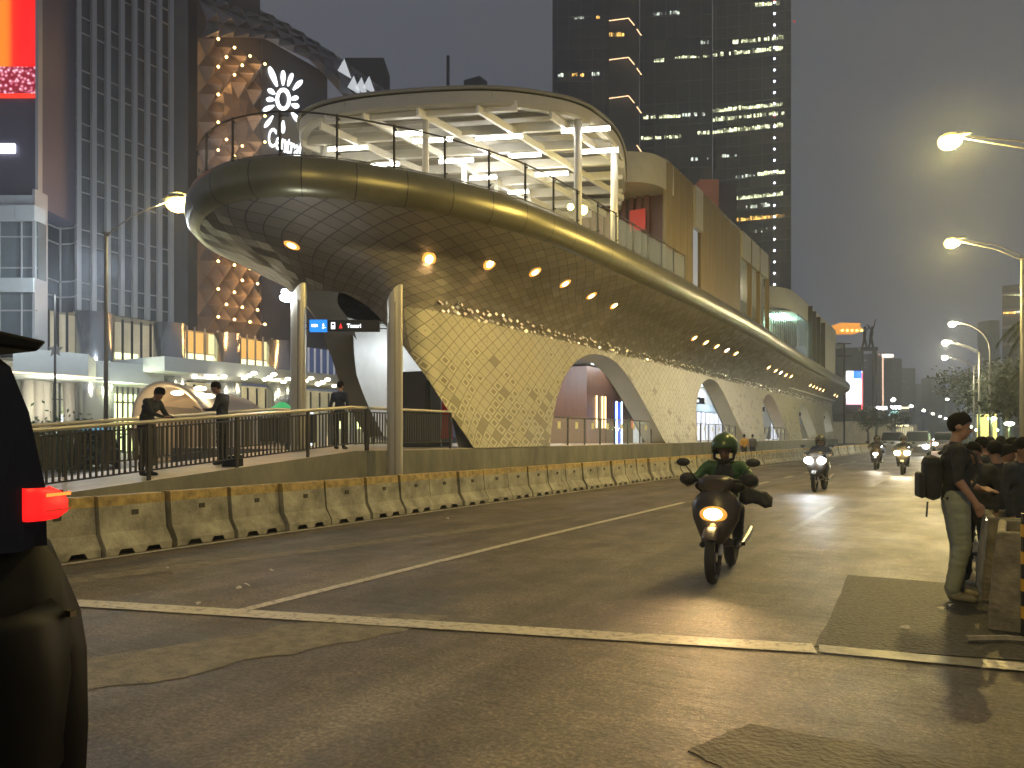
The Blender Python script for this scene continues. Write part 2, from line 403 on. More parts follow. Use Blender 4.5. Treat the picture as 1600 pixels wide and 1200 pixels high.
# arc-length parameter for uv
alen = [0.0]
for i in range(1, NU): alen.append(alen[-1] + (curves[1][i] - curves[1][i - 1]).length)
NV = 36
hull_rows = []
for j in range(NV + 1):
    row = []
    for i in range(NU):
        zl = zlow(i); v = j / NV
        # spread rows: upper third covers soffit
        z = 7.15 + (zl - 7.15) * v
        row.append(hull_at(i, z))
    hull_rows.append(row)
def tile_mat(name, soffit):
    m = bpy.data.materials.new(name); m.use_nodes = True; t = m.node_tree; n = t.nodes; b = n["Principled BSDF"]; L = t.links.new
    def math_(op, a, bb=None, c=None):
        x = n.new("ShaderNodeMath"); x.operation = op
        for k, v in enumerate((a, bb, c)):
            if v is None: continue
            if isinstance(v, (int, float)): x.inputs[k].default_value = v
            else: L(v, x.inputs[k])
        return x.outputs[0]
    uv = n.new("ShaderNodeUVMap"); s = n.new("ShaderNodeSeparateXYZ"); L(uv.outputs[0], s.inputs[0])
    cs = 0.38
    ux = math_('DIVIDE', s.outputs[0], 1.6)
    a = math_('DIVIDE', math_('ADD', ux, s.outputs[1]), cs); c = math_('DIVIDE', math_('SUBTRACT', ux, s.outputs[1]), cs)
    fa, fc = math_('FRACT', a), math_('FRACT', c); ia, ic = math_('FLOOR', a), math_('FLOOR', c)
    da, dc = math_('ABSOLUTE', math_('SUBTRACT', fa, 0.5)), math_('ABSOLUTE', math_('SUBTRACT', fc, 0.5))
    d = math_('MAXIMUM', da, dc)
    cv = n.new("ShaderNodeCombineXYZ"); L(ia, cv.inputs[0]); L(ic, cv.inputs[1])
    wn = n.new("ShaderNodeTexWhiteNoise"); wn.noise_dimensions = '3D'; L(cv.outputs[0], wn.inputs["Vector"]); rnd = wn.outputs["Value"]
    joint = math_('GREATER_THAN', d, 0.465)
    if not soffit:
        # big inner squares more often near the foot, dots elsewhere
        low = n.new("ShaderNodeMapRange"); L(s.outputs[1], low.inputs[0]); low.inputs[1].default_value = 1.2; low.inputs[2].default_value = 4.6; low.inputs[3].default_value = 0.88; low.inputs[4].default_value = 0.0
        isbig = math_('LESS_THAN', rnd, low.outputs[0])
        dot = math_('MULTIPLY', math_('LESS_THAN', d, 0.075), math_('LESS_THAN', rnd, 0.62))
        ring = math_('MULTIPLY', math_('MULTIPLY', math_('GREATER_THAN', d, 0.26), math_('LESS_THAN', d, 0.35)), isbig)
        inn = math_('MULTIPLY', math_('LESS_THAN', d, 0.26), isbig)
        full = math_('MULTIPLY', isbig, math_('LESS_THAN', rnd, math_('MULTIPLY', low.outputs[0], 0.22)))
        dark = math_('MAXIMUM', math_('MAXIMUM', dot, inn), full)
        cols = [(0.33, 0.305, 0.20), (0.175, 0.155, 0.09), (0.45, 0.42, 0.29), (0.10, 0.088, 0.045)]
        facs = [dark, math_('MULTIPLY', ring, math_('SUBTRACT', 1.0, full)), joint]
    else:
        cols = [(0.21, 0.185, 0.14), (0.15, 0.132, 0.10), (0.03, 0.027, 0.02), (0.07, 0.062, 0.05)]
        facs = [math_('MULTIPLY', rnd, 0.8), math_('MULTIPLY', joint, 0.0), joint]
    prev = n.new("ShaderNodeRGB"); prev.outputs[0].default_value = (*cols[0], 1); prev = prev.outputs[0]
    for f, cc in zip(facs, cols[1:]):
        x = n.new("ShaderNodeMix"); x.data_type = 'RGBA'; L(f, x.inputs[0]); L(prev, x.inputs[6]); x.inputs[7].default_value = (*cc, 1); prev = x.outputs[2]
    dn = n.new("ShaderNodeTexNoise"); dn.inputs["Scale"].default_value = 0.35; dn.inputs["Detail"].default_value = 5
    L(uv.outputs[0], dn.inputs["Vector"])
    dr = n.new("ShaderNodeMapRange"); L(dn.outputs[0], dr.inputs[0]); dr.inputs[3].default_value = 0.72; dr.inputs[4].default_value = 1.25
    vm = n.new("ShaderNodeVectorMath"); vm.operation = 'SCALE'; L(prev, vm.inputs[0]); L(dr.outputs[0], vm.inputs["Scale"])
    L(vm.outputs[0], b.inputs["Base Color"])
    b.inputs["Roughness"].default_value = 0.42 if not soffit else 0.50
    b.inputs["Metallic"].default_value = 0.10 if not soffit else 0.25
    # every tile sits at its own slight angle
    geo = n.new("ShaderNodeNewGeometry"); sub = n.new("ShaderNodeVectorMath"); sub.operation = 'SUBTRACT'; L(wn.outputs["Color"], sub.inputs[0]); sub.inputs[1].default_value = (0.5, 0.5, 0.5)
    sc = n.new("ShaderNodeVectorMath"); sc.operation = 'SCALE'; L(sub.outputs[0], sc.inputs[0]); sc.inputs["Scale"].default_value = 0.10 if not soffit else 0.22
    ad = n.new("ShaderNodeVectorMath"); L(geo.outputs["Normal"], ad.inputs[0]); L(sc.outputs[0], ad.inputs[1])
    nm = n.new("ShaderNodeVectorMath"); nm.operation = 'NORMALIZE'; L(ad.outputs[0], nm.inputs[0])
    bp = n.new("ShaderNodeBump"); bp.inputs["Strength"].default_value = 0.5; bp.inputs["Distance"].default_value = 0.01
    L(math_('SUBTRACT', 1.0, joint), bp.inputs["Height"]); L(nm.outputs[0], bp.inputs["Normal"]); L(bp.outputs[0], b.inputs["Normal"])
    return m
M_tile = tile_mat("patterned_cream_tiles", False); M_soff = tile_mat("dark_scale_tiles", True)
def hull_mesh(name, sel, m, reg):
    """a piece of the hull between rows where sel(i) true; reg: (zhi,zlo) clip"""
    zhi, zlo = reg; verts = []; faces = []; uvs = []; idx = {}
    nv = NV
    def get(i, j):
        if (i, j) in idx: return idx[(i, j)]
        zb = max(zlo, zlow(i)); zb = min(zb, zhi)
        z = zhi + (zb - zhi) * j / nv
        p = hull_at(i, z); idx[(i, j)] = len(verts); verts.append(tuple(p - stl))
        uvs.append((alen[i], z if z < 5.0 else 5.0 + (z - 5.0) * 1.7)); return idx[(i, j)]
    for i in range(NU - 1):
        if not (sel(i) and sel(i + 1)): continue
        if max(zlo, zlow(i)) >= zhi - 1e-4 and max(zlo, zlow(i + 1)) >= zhi - 1e-4: continue
        for j in range(nv): faces.append((get(i, j), get(i, j + 1), get(i + 1, j + 1), get(i + 1, j)))
    me = bpy.data.meshes.new(name); me.from_pydata(verts, [], faces); me.materials.append(m)
    ul = me.uv_layers.new(name="UVMap")
    for lp in me.loops: ul.data[lp.index].uv = uvs[lp.vertex_index]
    me.polygons.foreach_set("use_smooth", [True] * len(me.polygons)); me.update()
    o = bpy.data.objects.new(name, me); C.objects.link(o); o.parent = station; return o
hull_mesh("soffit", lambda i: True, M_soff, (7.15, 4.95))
front = lambda i: cpi[10] + 4 < i < cpi[17] + 4
near_legs = [(cpi[8] - 0, 99)]
# near legs, each a part
def leg_range(y0, y1, a, b): return [i for i in range(a, b) if y0 <= curves[3][i].y <= y1]
edgesY = [17.05] + [v for a, b, z in ARCH_R for v in (a, b)]
def legs(side, ia, ib):
    cents = [ (edgesY[k], edgesY[k + 1]) for k in range(0, len(edgesY) - 1, 2)] + [(95.5, 99)]
    bounds = []
    mids = [(a + b) / 2 for a, b, z in ARCH_R]
    lo = [-99] + mids; hi = mids + [999]
    for k in range(len(lo)):
        hull_mesh("tiled_leg", lambda i, k=k: ia <= i <= ib and lo[k] - 0.2 <= curves[3][i].y < hi[k] + 0.2, M_tile, (4.95, ZB))
legs('near', cpi[1], cpi[11] - 2)
legs('far', cpi[17], cpi[23])
# dark front band over the ramp: rest of hull under the crease round the nose
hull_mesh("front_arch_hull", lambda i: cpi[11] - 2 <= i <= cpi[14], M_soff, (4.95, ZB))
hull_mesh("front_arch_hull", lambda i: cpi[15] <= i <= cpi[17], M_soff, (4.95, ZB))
g = MB(); random.seed(3)
for i in range(cpi[2], cpi[10], 1):
    for q in range(2):
        if random.random() < 0.3: continue
        z = 5.0 + q * 0.2 + random.uniform(-0.07, 0.07); p = hull_at(i, z) + Vector((0.05, random.uniform(-0.1, 0.1), 0))
        n_ = Vector((1, random.uniform(-0.7, 0.25), random.uniform(-0.15, 0.9))).normalized(); a_ = n_.cross(Vector((0, 0, 1))).normalized() * 0.075; b_ = n_.cross(a_).normalized() * 0.06
        g.add([p - a_, p - b_, p + a_, p + b_], [(0, 1, 2, 3)])
sp(g); cs_o = g.build("scale_plate", mat("polished_scale", (0.78, 0.76, 0.70), 0.28, 0.55), station); cs_o["kind"] = "stuff"
# lining of every arch (thickness): strip from outer edge inward
def lining(name, ids, depth_vec, m, zf=None):
    rows = []
    o_, n_ = [], []
    for i in ids:
        z = zlow(i) if zf is None else zf(i); p = hull_at(i, z); o_.append(p); q = depth_vec(i, p); n_.append(q)
    g = MB(); g.grid([o_, n_]); sp(g); return g.build(name, m, station, smooth=True)
for a, b, zt in ARCH_R:
    ids = [i for i in range(cpi[1], cpi[9]) if a - 0.3 <= curves[3][i].y <= b + 0.3]
    if len(ids) > 2: lining("arch_lining", ids, lambda i, p: Vector((p.x - 0.85, p.y, max(p.z - 0.15, ZB))), M_lining)
    ids = [i for i in range(cpi[18], cpi[23]) if a - 0.3 <= curves[3][i].y <= b + 0.3]
    if len(ids) > 2: lining("arch_lining", ids, lambda i, p: Vector((p.x + 0.85, p.y, max(p.z - 0.15, ZB))), M_lining)
def din(i, p):
    c = Vector((-15.4, 24, p.z)); d = (c - p); d.z = 0; d.normalize(); u = (i - cpi[9]) / (cpi[18] - cpi[9])
    return p + d * 1.1 + Vector((0, 0, 0.12 if p.z > 2 else 0))
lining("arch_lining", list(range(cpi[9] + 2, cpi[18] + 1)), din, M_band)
# inner shell of legs (seen through the end opening and the arches): white plaster
def inner(ids, dx, name="inner_leg_face"):
    g = MB(); rows = []
    for j in range(9):
        row = []
        for i in ids:
            zl = zlow(i); z = 5.6 + (zl - 5.6) * j / 8; p = hull_at(i, z); row.append(Vector((p.x + dx, p.y, z)))
        rows.append(row)
    g.grid(rows); sp(g); return g.build(name, M_white, station, smooth=True)
inner([i for i in range(cpi[17] + 3, cpi[22])], 0.9)
inner([i for i in range(cpi[2], cpi[9] + 4)], -1.0)
# ceiling of platform hall
M_ceil = mat("hall_ceiling", (0.60, 0.60, 0.57), 0.6, var=0.05)
g = MB(); g.box((-15.5, 58, 5.62), (6.4, 74, 0.06)); sp(g).build("hall_ceiling", M_ceil, station)
# fascia: rounded edge band, in panels with seams
M_fascia = mat("bronze_fascia", (0.20, 0.185, 0.105), 0.34, 0.6, var=0.18, vscale=0.8)
prof = [(0.32, 7.12), (0.12, 7.16), (0.0, 7.30), (-0.07, 7.55), (-0.05, 7.80), (0.04, 7.96), (0.16, 8.02), (0.34, 8.02)]
def inw(i):
    a, b = curves[0][max(i - 1, 0)], curves[0][min(i + 1, NU - 1)]; d = (b - a).normalized()
    if i == 0 or i == NU - 1: return Vector((0, -1, 0))
    return Vector((-d.y, d.x, 0)) if (Vector((-d.y, d.x, 0)).dot(Vector((-15.5, 0, 0)) - Vector((curves[0][i].x, 0, 0)) + Vector((0, (40 - curves[0][i].y) * 0.3, 0)))) > 0 else Vector((d.y, -d.x, 0))
elen = [0.0]
for i in range(1, NU): elen.append(elen[-1] + (curves[0][i] - curves[0][i - 1]).length)
rows = [[] for _ in prof]; lasts = -1
ring = []
tot = elen[-1]; s = 0.0; k = 0
def edge_at(s):
    lo, hi = 0, NU - 1
    while hi - lo > 1:
        mid = (lo + hi) // 2
        if elen[mid] <= s: lo = mid
        else: hi = mid
    t = (s - elen[lo]) / max(1e-6, elen[hi] - elen[lo]); return curves[0][lo].lerp(curves[0][hi], t), inw(lo).lerp(inw(hi), t).normalized()
g = MB(); PW = 1.25
npan = int(tot / PW); PW = tot / npan
for k in range(npan):
    rr = [[] for _ in prof]
    for q in range(6):
        s = k * PW + 0.010 + (PW - 0.020) * q / 5; p, nn = edge_at(s)
        for a, (dd, z) in enumerate(prof): rr[a].append(Vector((p.x, p.y, z)) + nn * dd)
    g.grid(rr)
sp(g); fo = g.build("fascia", M_fascia, station, smooth=True)
g = MB()   # dark backing in the seams
rr = [[] for _ in prof]
for q in range(npan * 5 + 1):
    p, nn = edge_at(min(q * tot / (npan * 5), tot - 1e-4))
    for a, (dd, z) in enumerate(prof): rr[a].append(Vector((p.x, p.y, z)) + nn * (dd + 0.02) + Vector((0, 0, -0.006 if z > 7.9 else 0)))
g.grid(rr); sp(g).build("fascia_backing", M_dark, station, smooth=True)
# deck slab
M_deck = mat("deck_stone", (0.36, 0.34, 0.30), 0.6, var=0.15, vscale=2)
dk = []
for q in range(220):
    p, nn = edge_at(q * tot / 220); dk.append(tuple((p + nn * 0.33))[:2])
g = MB(); g.prism(dk, 7.72, 8.0); sp(g).build("upper_deck", M_deck, station)
# downlights in the soffit
M_dl = emis("warm_downlight", (1.0, 0.60, 0.22), 14); M_dring = mat("warm_halo_ring", (0.5, 0.3, 0.12), 0.4, emit=(1.0, 0.40, 0.06), es=0.85)  # outer ring glows orange to paint the halo round each downlight
M_dlw = emis("pale_downlight", (1.0, 0.85, 0.6), 30)
dls = []
for px, py in [(456, 383), (670, 405), (765, 412), (836, 425), (883, 443), (924, 462), (960, 477), (1085, 528), (1103, 535), (1120, 541), (1136, 547), (1150, 552),
               (1201, 574), (1212, 579), (1220, 582), (1228, 586), (1236, 588), (1266, 602), (1271, 604), (1276, 606), (1281, 608), (1286, 610), (1304, 617), (1308, 619), (1313, 621), (1317, 623)]:
    # meet the soffit along the sight line once, then it is a fixed place on the hull
    dls.append((px, py))
dg_rows = [(i, z) for i in range(cpi[1], cpi[18], 2) for z in (6.0, 6.2, 6.4, 6.6, 6.8)]
soff = bpy.data.objects  # (placed from the hull mesh below)
bv = []; bf = []
for j in range(13):
    for i in range(NU): bv.append(hull_at(i, 7.15 - 2.15 * j / 12))
for j in range(12):
    for i in range(NU - 1): bf.append((j * NU + i, j * NU + i + 1, (j + 1) * NU + i + 1, (j + 1) * NU + i))
tree = BVHTree.FromPolygons(bv, bf)
for n_, (px, py) in enumerate(dls):
    d = ray(px, py).normalized(); hit = tree.ray_cast(Vector((0, 0, CAMH)), d)
    if hit[0] is None: continue
    p, nn = hit[0], hit[1]
    if nn.dot(d) > 0: nn = -nn
    if p.z > 7.1: continue
    rr = 0.12 if n_ < 8 else 0.13
    g = MB(); x = nn.orthogonal().normalized(); y = nn.cross(x); g.m = 0
    cen = p + nn * 0.02; ringv = [cen + (x * math.cos(a) + y * math.sin(a)) * rr for a in [2 * math.pi * q / 14 for q in range(14)]]
    g.add(ringv, [tuple(range(14))]); g.m = 1
    o2 = [p + nn * 0.012 + (x * math.cos(a) + y * math.sin(a)) * rr * 1.75 for a in [2 * math.pi * q / 14 for q in range(14)]]
    g.grid([ringv + [ringv[0]], o2 + [o2[0]]]); sp(g)
    g.build("downlight", [M_dlw if n_ in (10, 14) else M_dl, M_dring], station)
    if n_ < 7: spot("downlight_beam", p - stl + nn * 0.06, 25, (1, 0.6, 0.3), station, 140, 0.08)
# platform and retaining wall
g = MB()
pl = [(-11.62, 14.0), (-11.62, 62), (-12.3, 97), (-18.8, 97), (-19.7, 62), (-19.9, 21), (-19.9, 14)]
g.prism(pl[::-1], 0.0, 1.16); sp(g).build("platform", [M_conc], station)
g = MB(); pf = [(-11.66, 14.0), (-11.66, 62), (-12.34, 97), (-18.7, 97), (-19.6, 62), (-19.8, 21), (-19.8, 14)]
g.prism(pf[::-1], 1.163, 1.18); sp(g).build("platform_floor", M_conc2, station)
# pipes on wall
g = MB(); g.box((-11.55, 43.2, 0.55), (0.12, 0.35, 1.05)); g.box((-11.55, 41.0, 0.25), (0.12, 0.4, 0.5)); sp(g).build("service_pipe", M_dark, station)

# ---- approach ramp with railings
ramp = thing("ramp", "sloping concrete pedestrian ramp rising to the near end of the station platform", "ramp", (-12.6, 8, 0))
rl = Vector(ramp.location)
def rz_(y): return 1.18 if y >= 12.7 else max(0.05, 1.18 - (12.7 - y) * 0.083)
g = MB(); ys = [-3.0, 0, 2, 4, 6, 8, 10, 12, 12.7, 13.99]
A = [(-11.6, y, rz_(y)) for y in ys]; B = [(-14.2, y, rz_(y)) for y in ys]
A0 = [(-11.6, y, 0) for y in ys]; B0 = [(-14.2, y, 0) for y in ys]
g.m = 0; g.grid([A0, A]); g.grid([B, B0]); g.m = 1; g.grid([A, B]); g.m = 0
g.add([A0[-1], A[-1], B[-1], B0[-1]], [(0, 1, 2, 3)])
g.v = [(x - rl.x, y - rl.y, z) for x, y, z in g.v]; g.build("ramp_body", [M_conc, M_conc2], ramp)
M_rail = mat("railing_dark_steel", (0.055, 0.052, 0.045), 0.45, 0.5)
M_hand = mat("satin_handrail", (0.60, 0.56, 0.42), 0.35, 0.6)
def railing(label, pts, bal=0.095, post=1.75, h=0.98, group=None):
    base = Vector(pts[0]); t = thing("ramp_railing", label, "railing", base, 0, group)
    hr = MB(); bl = MB(); Ls = 0.0
    P = [Vector(p) - base for p in pts]
    hr.tube([p + Vector((0, 0, h)) for p in P], 0.035, 8)
    lo = MB(); lo.tube([p + Vector((0, 0, 0.17)) for p in P], 0.014, 4); lo.tube([p + Vector((0, 0, h - 0.10)) for p in P], 0.014, 4)
    tl = sum((P[i + 1] - P[i]).length for i in range(len(P) - 1))
    def at(s):
        for i in range(len(P) - 1):
            L = (P[i + 1] - P[i]).length
            if s <= L: return P[i].lerp(P[i + 1], s / L)
            s -= L
        return P[-1]
    hr.build("handrail", M_hand, t); lo.build("bottom_rail", M_rail, t)
    n = int(tl / bal); npost = max(1, round(tl / post)); bm = bb = None
    c = 0
    for k in range(n):
        p = at(k * bal + 0.05)
        bl.box((p.x, p.y, p.z + 0.17 + (h - 0.27) / 2), (0.016, 0.034, h - 0.27))
    o = bl.build("baluster_infill", M_rail, t)
    if n > 100: o["kind"] = "stuff"
    for k in range(npost + 1):
        p = at(tl * k / npost); pm = MB(); pm.box((p.x, p.y, p.z + h / 2 - 0.03), (0.045, 0.055, h + 0.06)); pm.build("post", M_rail, t)
    return t
railing("long dark baluster railing with pale handrail on road side of ramp", [(-11.68, y, rz_(y)) for y in (-3, 2, 4, 6, 8, 10, 12, 12.7, 13.2)], post=1.75, group="railings of the ramp and platform")
railing("short railing section between ramp corner and near slanted pylon", [(-11.68, 13.25, 1.18), (-11.68, 14.0, 1.18)], group="railings of the ramp and platform")
railing("dark railing section between slanted pylon and front tiled leg", [(-11.72, 14.45, 1.18), (-11.72, 16.6, 1.18)], group="railings of the ramp and platform")
railing("far side ramp railing in front of the tunnel canopy", [(-14.1, y, rz_(y)) for y in (-3, 2, 4, 6, 8, 10, 12, 12.7, 14)] + [(-15.6, 15.0, 1.18), (-19.6, 17, 1.18)], group="railings of the ramp and platform")
# pylons and sign gantry
M_pyl = mat("pylon_cream_metal", (0.50, 0.46, 0.34), 0.35, 0.4, var=0.1, vscale=2, stretch=(1, 1, 0.2))
def pylon(label, x, y, z0, w, zt):
    t = thing("sign_pylon", label, "pylon", (x, y, z0), TH, "slanted pylons carrying the station sign")
    n = 20; g = MB(); lo, hi = [], []
    for k in range(n):
        a = 2 * math.pi * k / n; px = math.copysign(abs(math.cos(a)) ** 0.7, math.cos(a)) * w / 2; py = math.copysign(abs(math.sin(a)) ** 0.7, math.sin(a)) * w * 0.33
        lo.append((px, py, 0)); u = (px + w / 2) / w
        hi.append((px, py, zt - z0 - 0.42 * (1 - u) ** 2.2))
    g.grid([lo, hi], True); g.add(hi, [tuple(range(n))]); g.build("pylon_shaft", M_pyl, t, smooth=False)
    s = MB(); s.box((w * 0.06, -w * 0.33, (zt - z0) / 2 - 0.1), (0.012, 0.02, zt - z0 - 0.6)); s.build("seam", M_dark, t)
pylon("cream slanted pylon standing at ramp corner right of the hanging sign", -11.18, 13.62, 0.0, 0.36, 5.0)
pylon("cream slanted pylon left of the hanging sign beside a white floodlight", -12.95, 12.35, 1.1, 0.34, 5.0)
p0, p1 = Vector((-12.75, 12.5, 0)), Vector((-11.35, 13.35, 0)); sd = (p1 - p0).normalized()
sg = thing("station_sign", "dark hanging sign reading Tosari with a blue left panel between two pylons", "sign", (p0.x, p0.y, 3.9), 0)
nrm = Vector((sd.y, -sd.x, 0))
ang = math.atan2(sd.y, sd.x); LS = (p1 - p0).length
M_black = mat("sign_black", (0.012, 0.012, 0.014), 0.4); M_blue = emis("sign_blue", (0.01, 0.16, 0.62), 1.3); M_wt = emis("sign_white", (0.9, 0.95, 1.0), 1.6); M_red = emis("sign_red", (0.9, 0.03, 0.03), 1.0)
def onsign(mb):  # local: x along sign, y out to viewer(-), z up
    M = Matrix.Rotation(ang, 3, 'Z'); mb.v = [tuple(M @ Vector(v)) for v in mb.v]; return mb
g = MB(); g.box((LS / 2 + 0.17, 0, 0.13), (LS - 0.42, 0.10, 0.26)); onsign(g).build("sign_panel", M_black, sg)
g = MB(); g.box((0.21, -0.01, 0.13), (0.40, 0.09, 0.27)); onsign(g).build("blue_panel", M_blue, sg)
g = MB(); g.bar((-0.12, 0, 0.19), (0.03, 0, 0.19), 0.02); g.bar((-0.12, 0, 0.07), (0.03, 0, 0.07), 0.02); g.bar((LS - 0.06, 0, 0.19), (LS + 0.12, 0, 0.19), 0.02); g.bar((LS - 0.06, 0, 0.07), (LS + 0.12, 0, 0.07), 0.02); onsign(g).build("bracket", M_dark, sg)
M3 = Matrix.Rotation(ang, 3, 'Z')
def sgt(s, x, z, size, m, bold=0.0): 
    text_mesh(s, "lettering", m, sg, M3 @ Vector((x, -0.062, z)), sd, (0, 0, 1), size, 0.003, 0, bold)
sgt("Tosari", 0.86, 0.085, 0.125, M_wt, 0.003)
sgt("6", 0.30, 0.11, 0.10, M_wt, 0.002)
g = MB(); 
for bx, w, h, zz in [(0.06, 0.05, 0.06, 0.13), (0.12, 0.03, 0.07, 0.13), (0.16, 0.03, 0.05, 0.13), (0.32, 0.09, 0.008, 0.085), (0.30, 0.05, 0.008, 0.065)]: g.box((bx + 0.02, -0.058, zz), (w, 0.004, h))
onsign(g).build("route_pictogram", M_wt, sg)
g = MB(); g.box((0.545, -0.055, 0.13), (0.09, 0.006, 0.15)); onsign(g).build("bus_pictogram", M_wt, sg)
g = MB(); g.box((0.545, -0.060, 0.155), (0.06, 0.004, 0.05)); g.box((0.53, -0.060, 0.085), (0.012, 0.004, 0.014)); g.box((0.56, -0.060, 0.085), (0.012, 0.004, 0.014)); onsign(g).build("bus_pictogram_glass", M_black, sg)
g = MB(); g.add([(0.68, -0.06, 0.07), (0.76, -0.06, 0.07), (0.72, -0.06, 0.19)], [(0, 1, 2)]); g.box((0.70, -0.062, 0.10), (0.012, 0.003, 0.06)); onsign(g).build("red_pictogram", M_red, sg)
# floodlight next to left pylon
fl = thing("floodlight", "bright white floodlight head fixed on top beside the left pylon", "floodlight", (-13.2, 12.35, 4.72), TH)
g = MB(); g.box((-0.02, 0.08, 0), (0.34, 0.10, 0.24)); g.build("housing", M_dark, fl)
g = MB(); g.ell((-0.05, -0.02, -0.02), (0.20, 0.07, 0.11)); g.ell((-0.13, -0.02, 0.10), (0.08, 0.05, 0.07)); g.ell((0.10, -0.02, -0.03), (0.09, 0.05, 0.09)); g.build("lens", emis("floodlight_glass", (0.85, 0.9, 1.0), 30), fl)
point("flood_beam", (-0.05, -0.25, -0.05), 60, (0.8, 0.87, 1.0), 0.12, fl)

# ---- upper deck balustrade
M_glass = mat("clear_glass", (0.75, 0.8, 0.82), 0.05, 0.0, alpha=0.13)
M_glassb = mat("bluish_reflecting_glass", (0.30, 0.36, 0.44), 0.08, 0.0, alpha=0.38)
bal = thing("deck_balustrade", "glass balustrade with slim dark posts around the rounded deck nose", "balustrade", (-15.3, 12.3, 8.0))
b0 = Vector(bal.location); hp = []; s = elen[cpi[5]] ; send = elen[cpi[20]]
pitch = 1.42
s0 = elen[cpi[6]] + 1.0
pp = []
s = s0
while s < elen[cpi[20]]:
    p, nn = edge_at(s); q = p + nn * 0.24; q.z = 8.02; pp.append(q - b0); s += pitch if s > elen[cpi[8]] else pitch
fine = []
s = s0
while s < elen[cpi[20]]:
    p, nn = edge_at(s); q = p + nn * 0.24; q.z = 8.02 + 1.06; fine.append(q - b0); s += 0.35
g = MB(); g.tube(fine, 0.022, 6); g.build("top_rail", M_rail, bal)
g = MB(); g.tube([f + Vector((0, 0, -1.0)) for f in fine], 0.018, 6); g.build("bottom_rail", M_steel, bal)
for i, q in enumerate(pp):
    g = MB(); g.box((q.x, q.y, q.z + 0.54), (0.045, 0.045, 1.10)); g.box((q.x + 0.03, q.y, q.z + 0.96), (0.09, 0.05, 0.03)); g.box((q.x + 0.03, q.y, q.z + 0.14), (0.09, 0.05, 0.03)); g.build("post", M_rail, bal)
    if i + 1 < len(pp):
        r_ = pp[i + 1]; a = q.lerp(r_, 0.04); b = q.lerp(r_, 0.96)
        g = MB(); g.bar(a + Vector((0, 0, 0.52)), b + Vector((0, 0, 0.52)), 0.012, 0.86)
        g.build("glass_pane", M_glassb if (q + b0).y > 24 and (q + b0).x > -12 else M_glass, bal)
# ---- roof ring canopy
can = thing("roof_canopy", "oval white steel roof canopy with glowing tube lamps above the deck nose", "canopy", (-15, 22, 8.0))
c0 = Vector(can.location); can.location.z = 7.74
ringp = catmull([(-19.4, 18.7, 0), (-17.9, 17.35, 0), (-15.7, 17.35, 0), (-12.5, 18.6, 0), (-10.8, 20.0, 0), (-9.95, 21.7, 0), (-10.15, 24.7, 0), (-11.8, 29, 0), (-14, 32.5, 0), (-18, 32.5, 0), (-20.6, 29, 0), (-21, 24.5, 0), (-20.5, 21, 0)], 8, True)
cen = sum(ringp, Vector()) / len(ringp)
def ringrow(k, z): return [cen.lerp(p, k) + Vector((0, 0, z)) - c0 for p in ringp]
rw = [ringrow(*a) for a in [(0.955, 11.62), (0.992, 11.60), (1.0, 11.66), (1.0, 12.0), (0.985, 12.05), (0.955, 12.0)]]
g = MB(); g.grid(rw + [rw[0]], True); g.build("ring_beam", mat("ring_beam_grey", (0.42, 0.41, 0.37), 0.5), can, smooth=False)
g = MB(); rw = [ringrow(*a) for a in [(1.005, 12.04), (1.012, 12.06), (1.012, 12.14), (1.0, 12.17), (0.6, 12.25)]]
g.grid(rw, True); g.add(rw[-1], [tuple(range(len(ringp)))]); g.build("roof_sheet", mat("roof_sheet", (0.22, 0.215, 0.19), 0.5), can)
def clip_line(p, d):
    ts = []
    for i in range(len(ringp)):
        a, b = ringp[i], ringp[(i + 1) % len(ringp)]; e_ = b - a
        det = d.x * (-e_.y) + d.y * e_.x
        if abs(det) < 1e-9: continue
        w_ = a - p; t = (w_.x * (-e_.y) + w_.y * e_.x) / det; u = (d.x * w_.y - d.y * w_.x) / det
        if 0 <= u < 1: ts.append(t)
    return (min(ts), max(ts)) if len(ts) > 1 else None
dA = Vector((math.cos(R(22)), math.sin(R(22)), 0)); dB = Vector((0.05, 1, 0)).normalized()
for k in range(-4, 5):
    base = Vector((-15, 25, 0)) + Vector((0, 1, 0)) * k * 1.75
    r_ = clip_line(base, dA)
    if r_:
        z = Vector((0, 0, 11.62)) - c0; g = MB(); g.bar(base + dA * (r_[0] + 0.1) + z, base + dA * (r_[1] - 0.1) + z, 0.14, 0.30); g.build("cross_beam", M_white, can)
for k in range(-3, 4):
    base = Vector((-15.2, 25, 0)) + Vector((1, 0, 0)) * k * 1.6
    r_ = clip_line(base, dB)
    if r_:
        z = Vector((0, 0, 11.50)) - c0; g = MB(); g.bar(base + dB * (r_[0] + 0.1) + z, base + dB * (r_[1] - 0.1) + z, 0.10, 0.22); g.build("main_beam", M_white, can)
for k in range(-9, 10):
    base = Vector((-15, 25, 0)) + Vector((0, 1, 0)) * (k * 0.85 + 0.4)
    r_ = clip_line(base, dA)
    if r_ and k % 2:
        z = Vector((0, 0, 11.90)) - c0; g = MB(); g.bar(base + dA * (r_[0] + 0.1) + z, base + dA * (r_[1] - 0.1) + z, 0.07, 0.12); g.build("purlin", mat("purlin_grey", (0.35, 0.33, 0.29), 0.5), can)
g = MB(); rw = [ringrow(0.97, 11.98)]; g.add([p for p in rw[0]], [tuple(range(len(ringp)))]); g.build("roof_lining", mat("roof_lining", (0.24, 0.225, 0.19), 0.6, var=0.1), can)
def column(x, y, r, z1=11.65):
    g = MB(); g.tube([Vector((x, y, 8.0)) - c0, Vector((x, y, z1)) - c0], r, 14); g.tube([Vector((x, y, 8.0)) - c0, Vector((x, y, 8.06)) - c0], r * 1.7, 14); g.build("column", M_white, can, smooth=True)
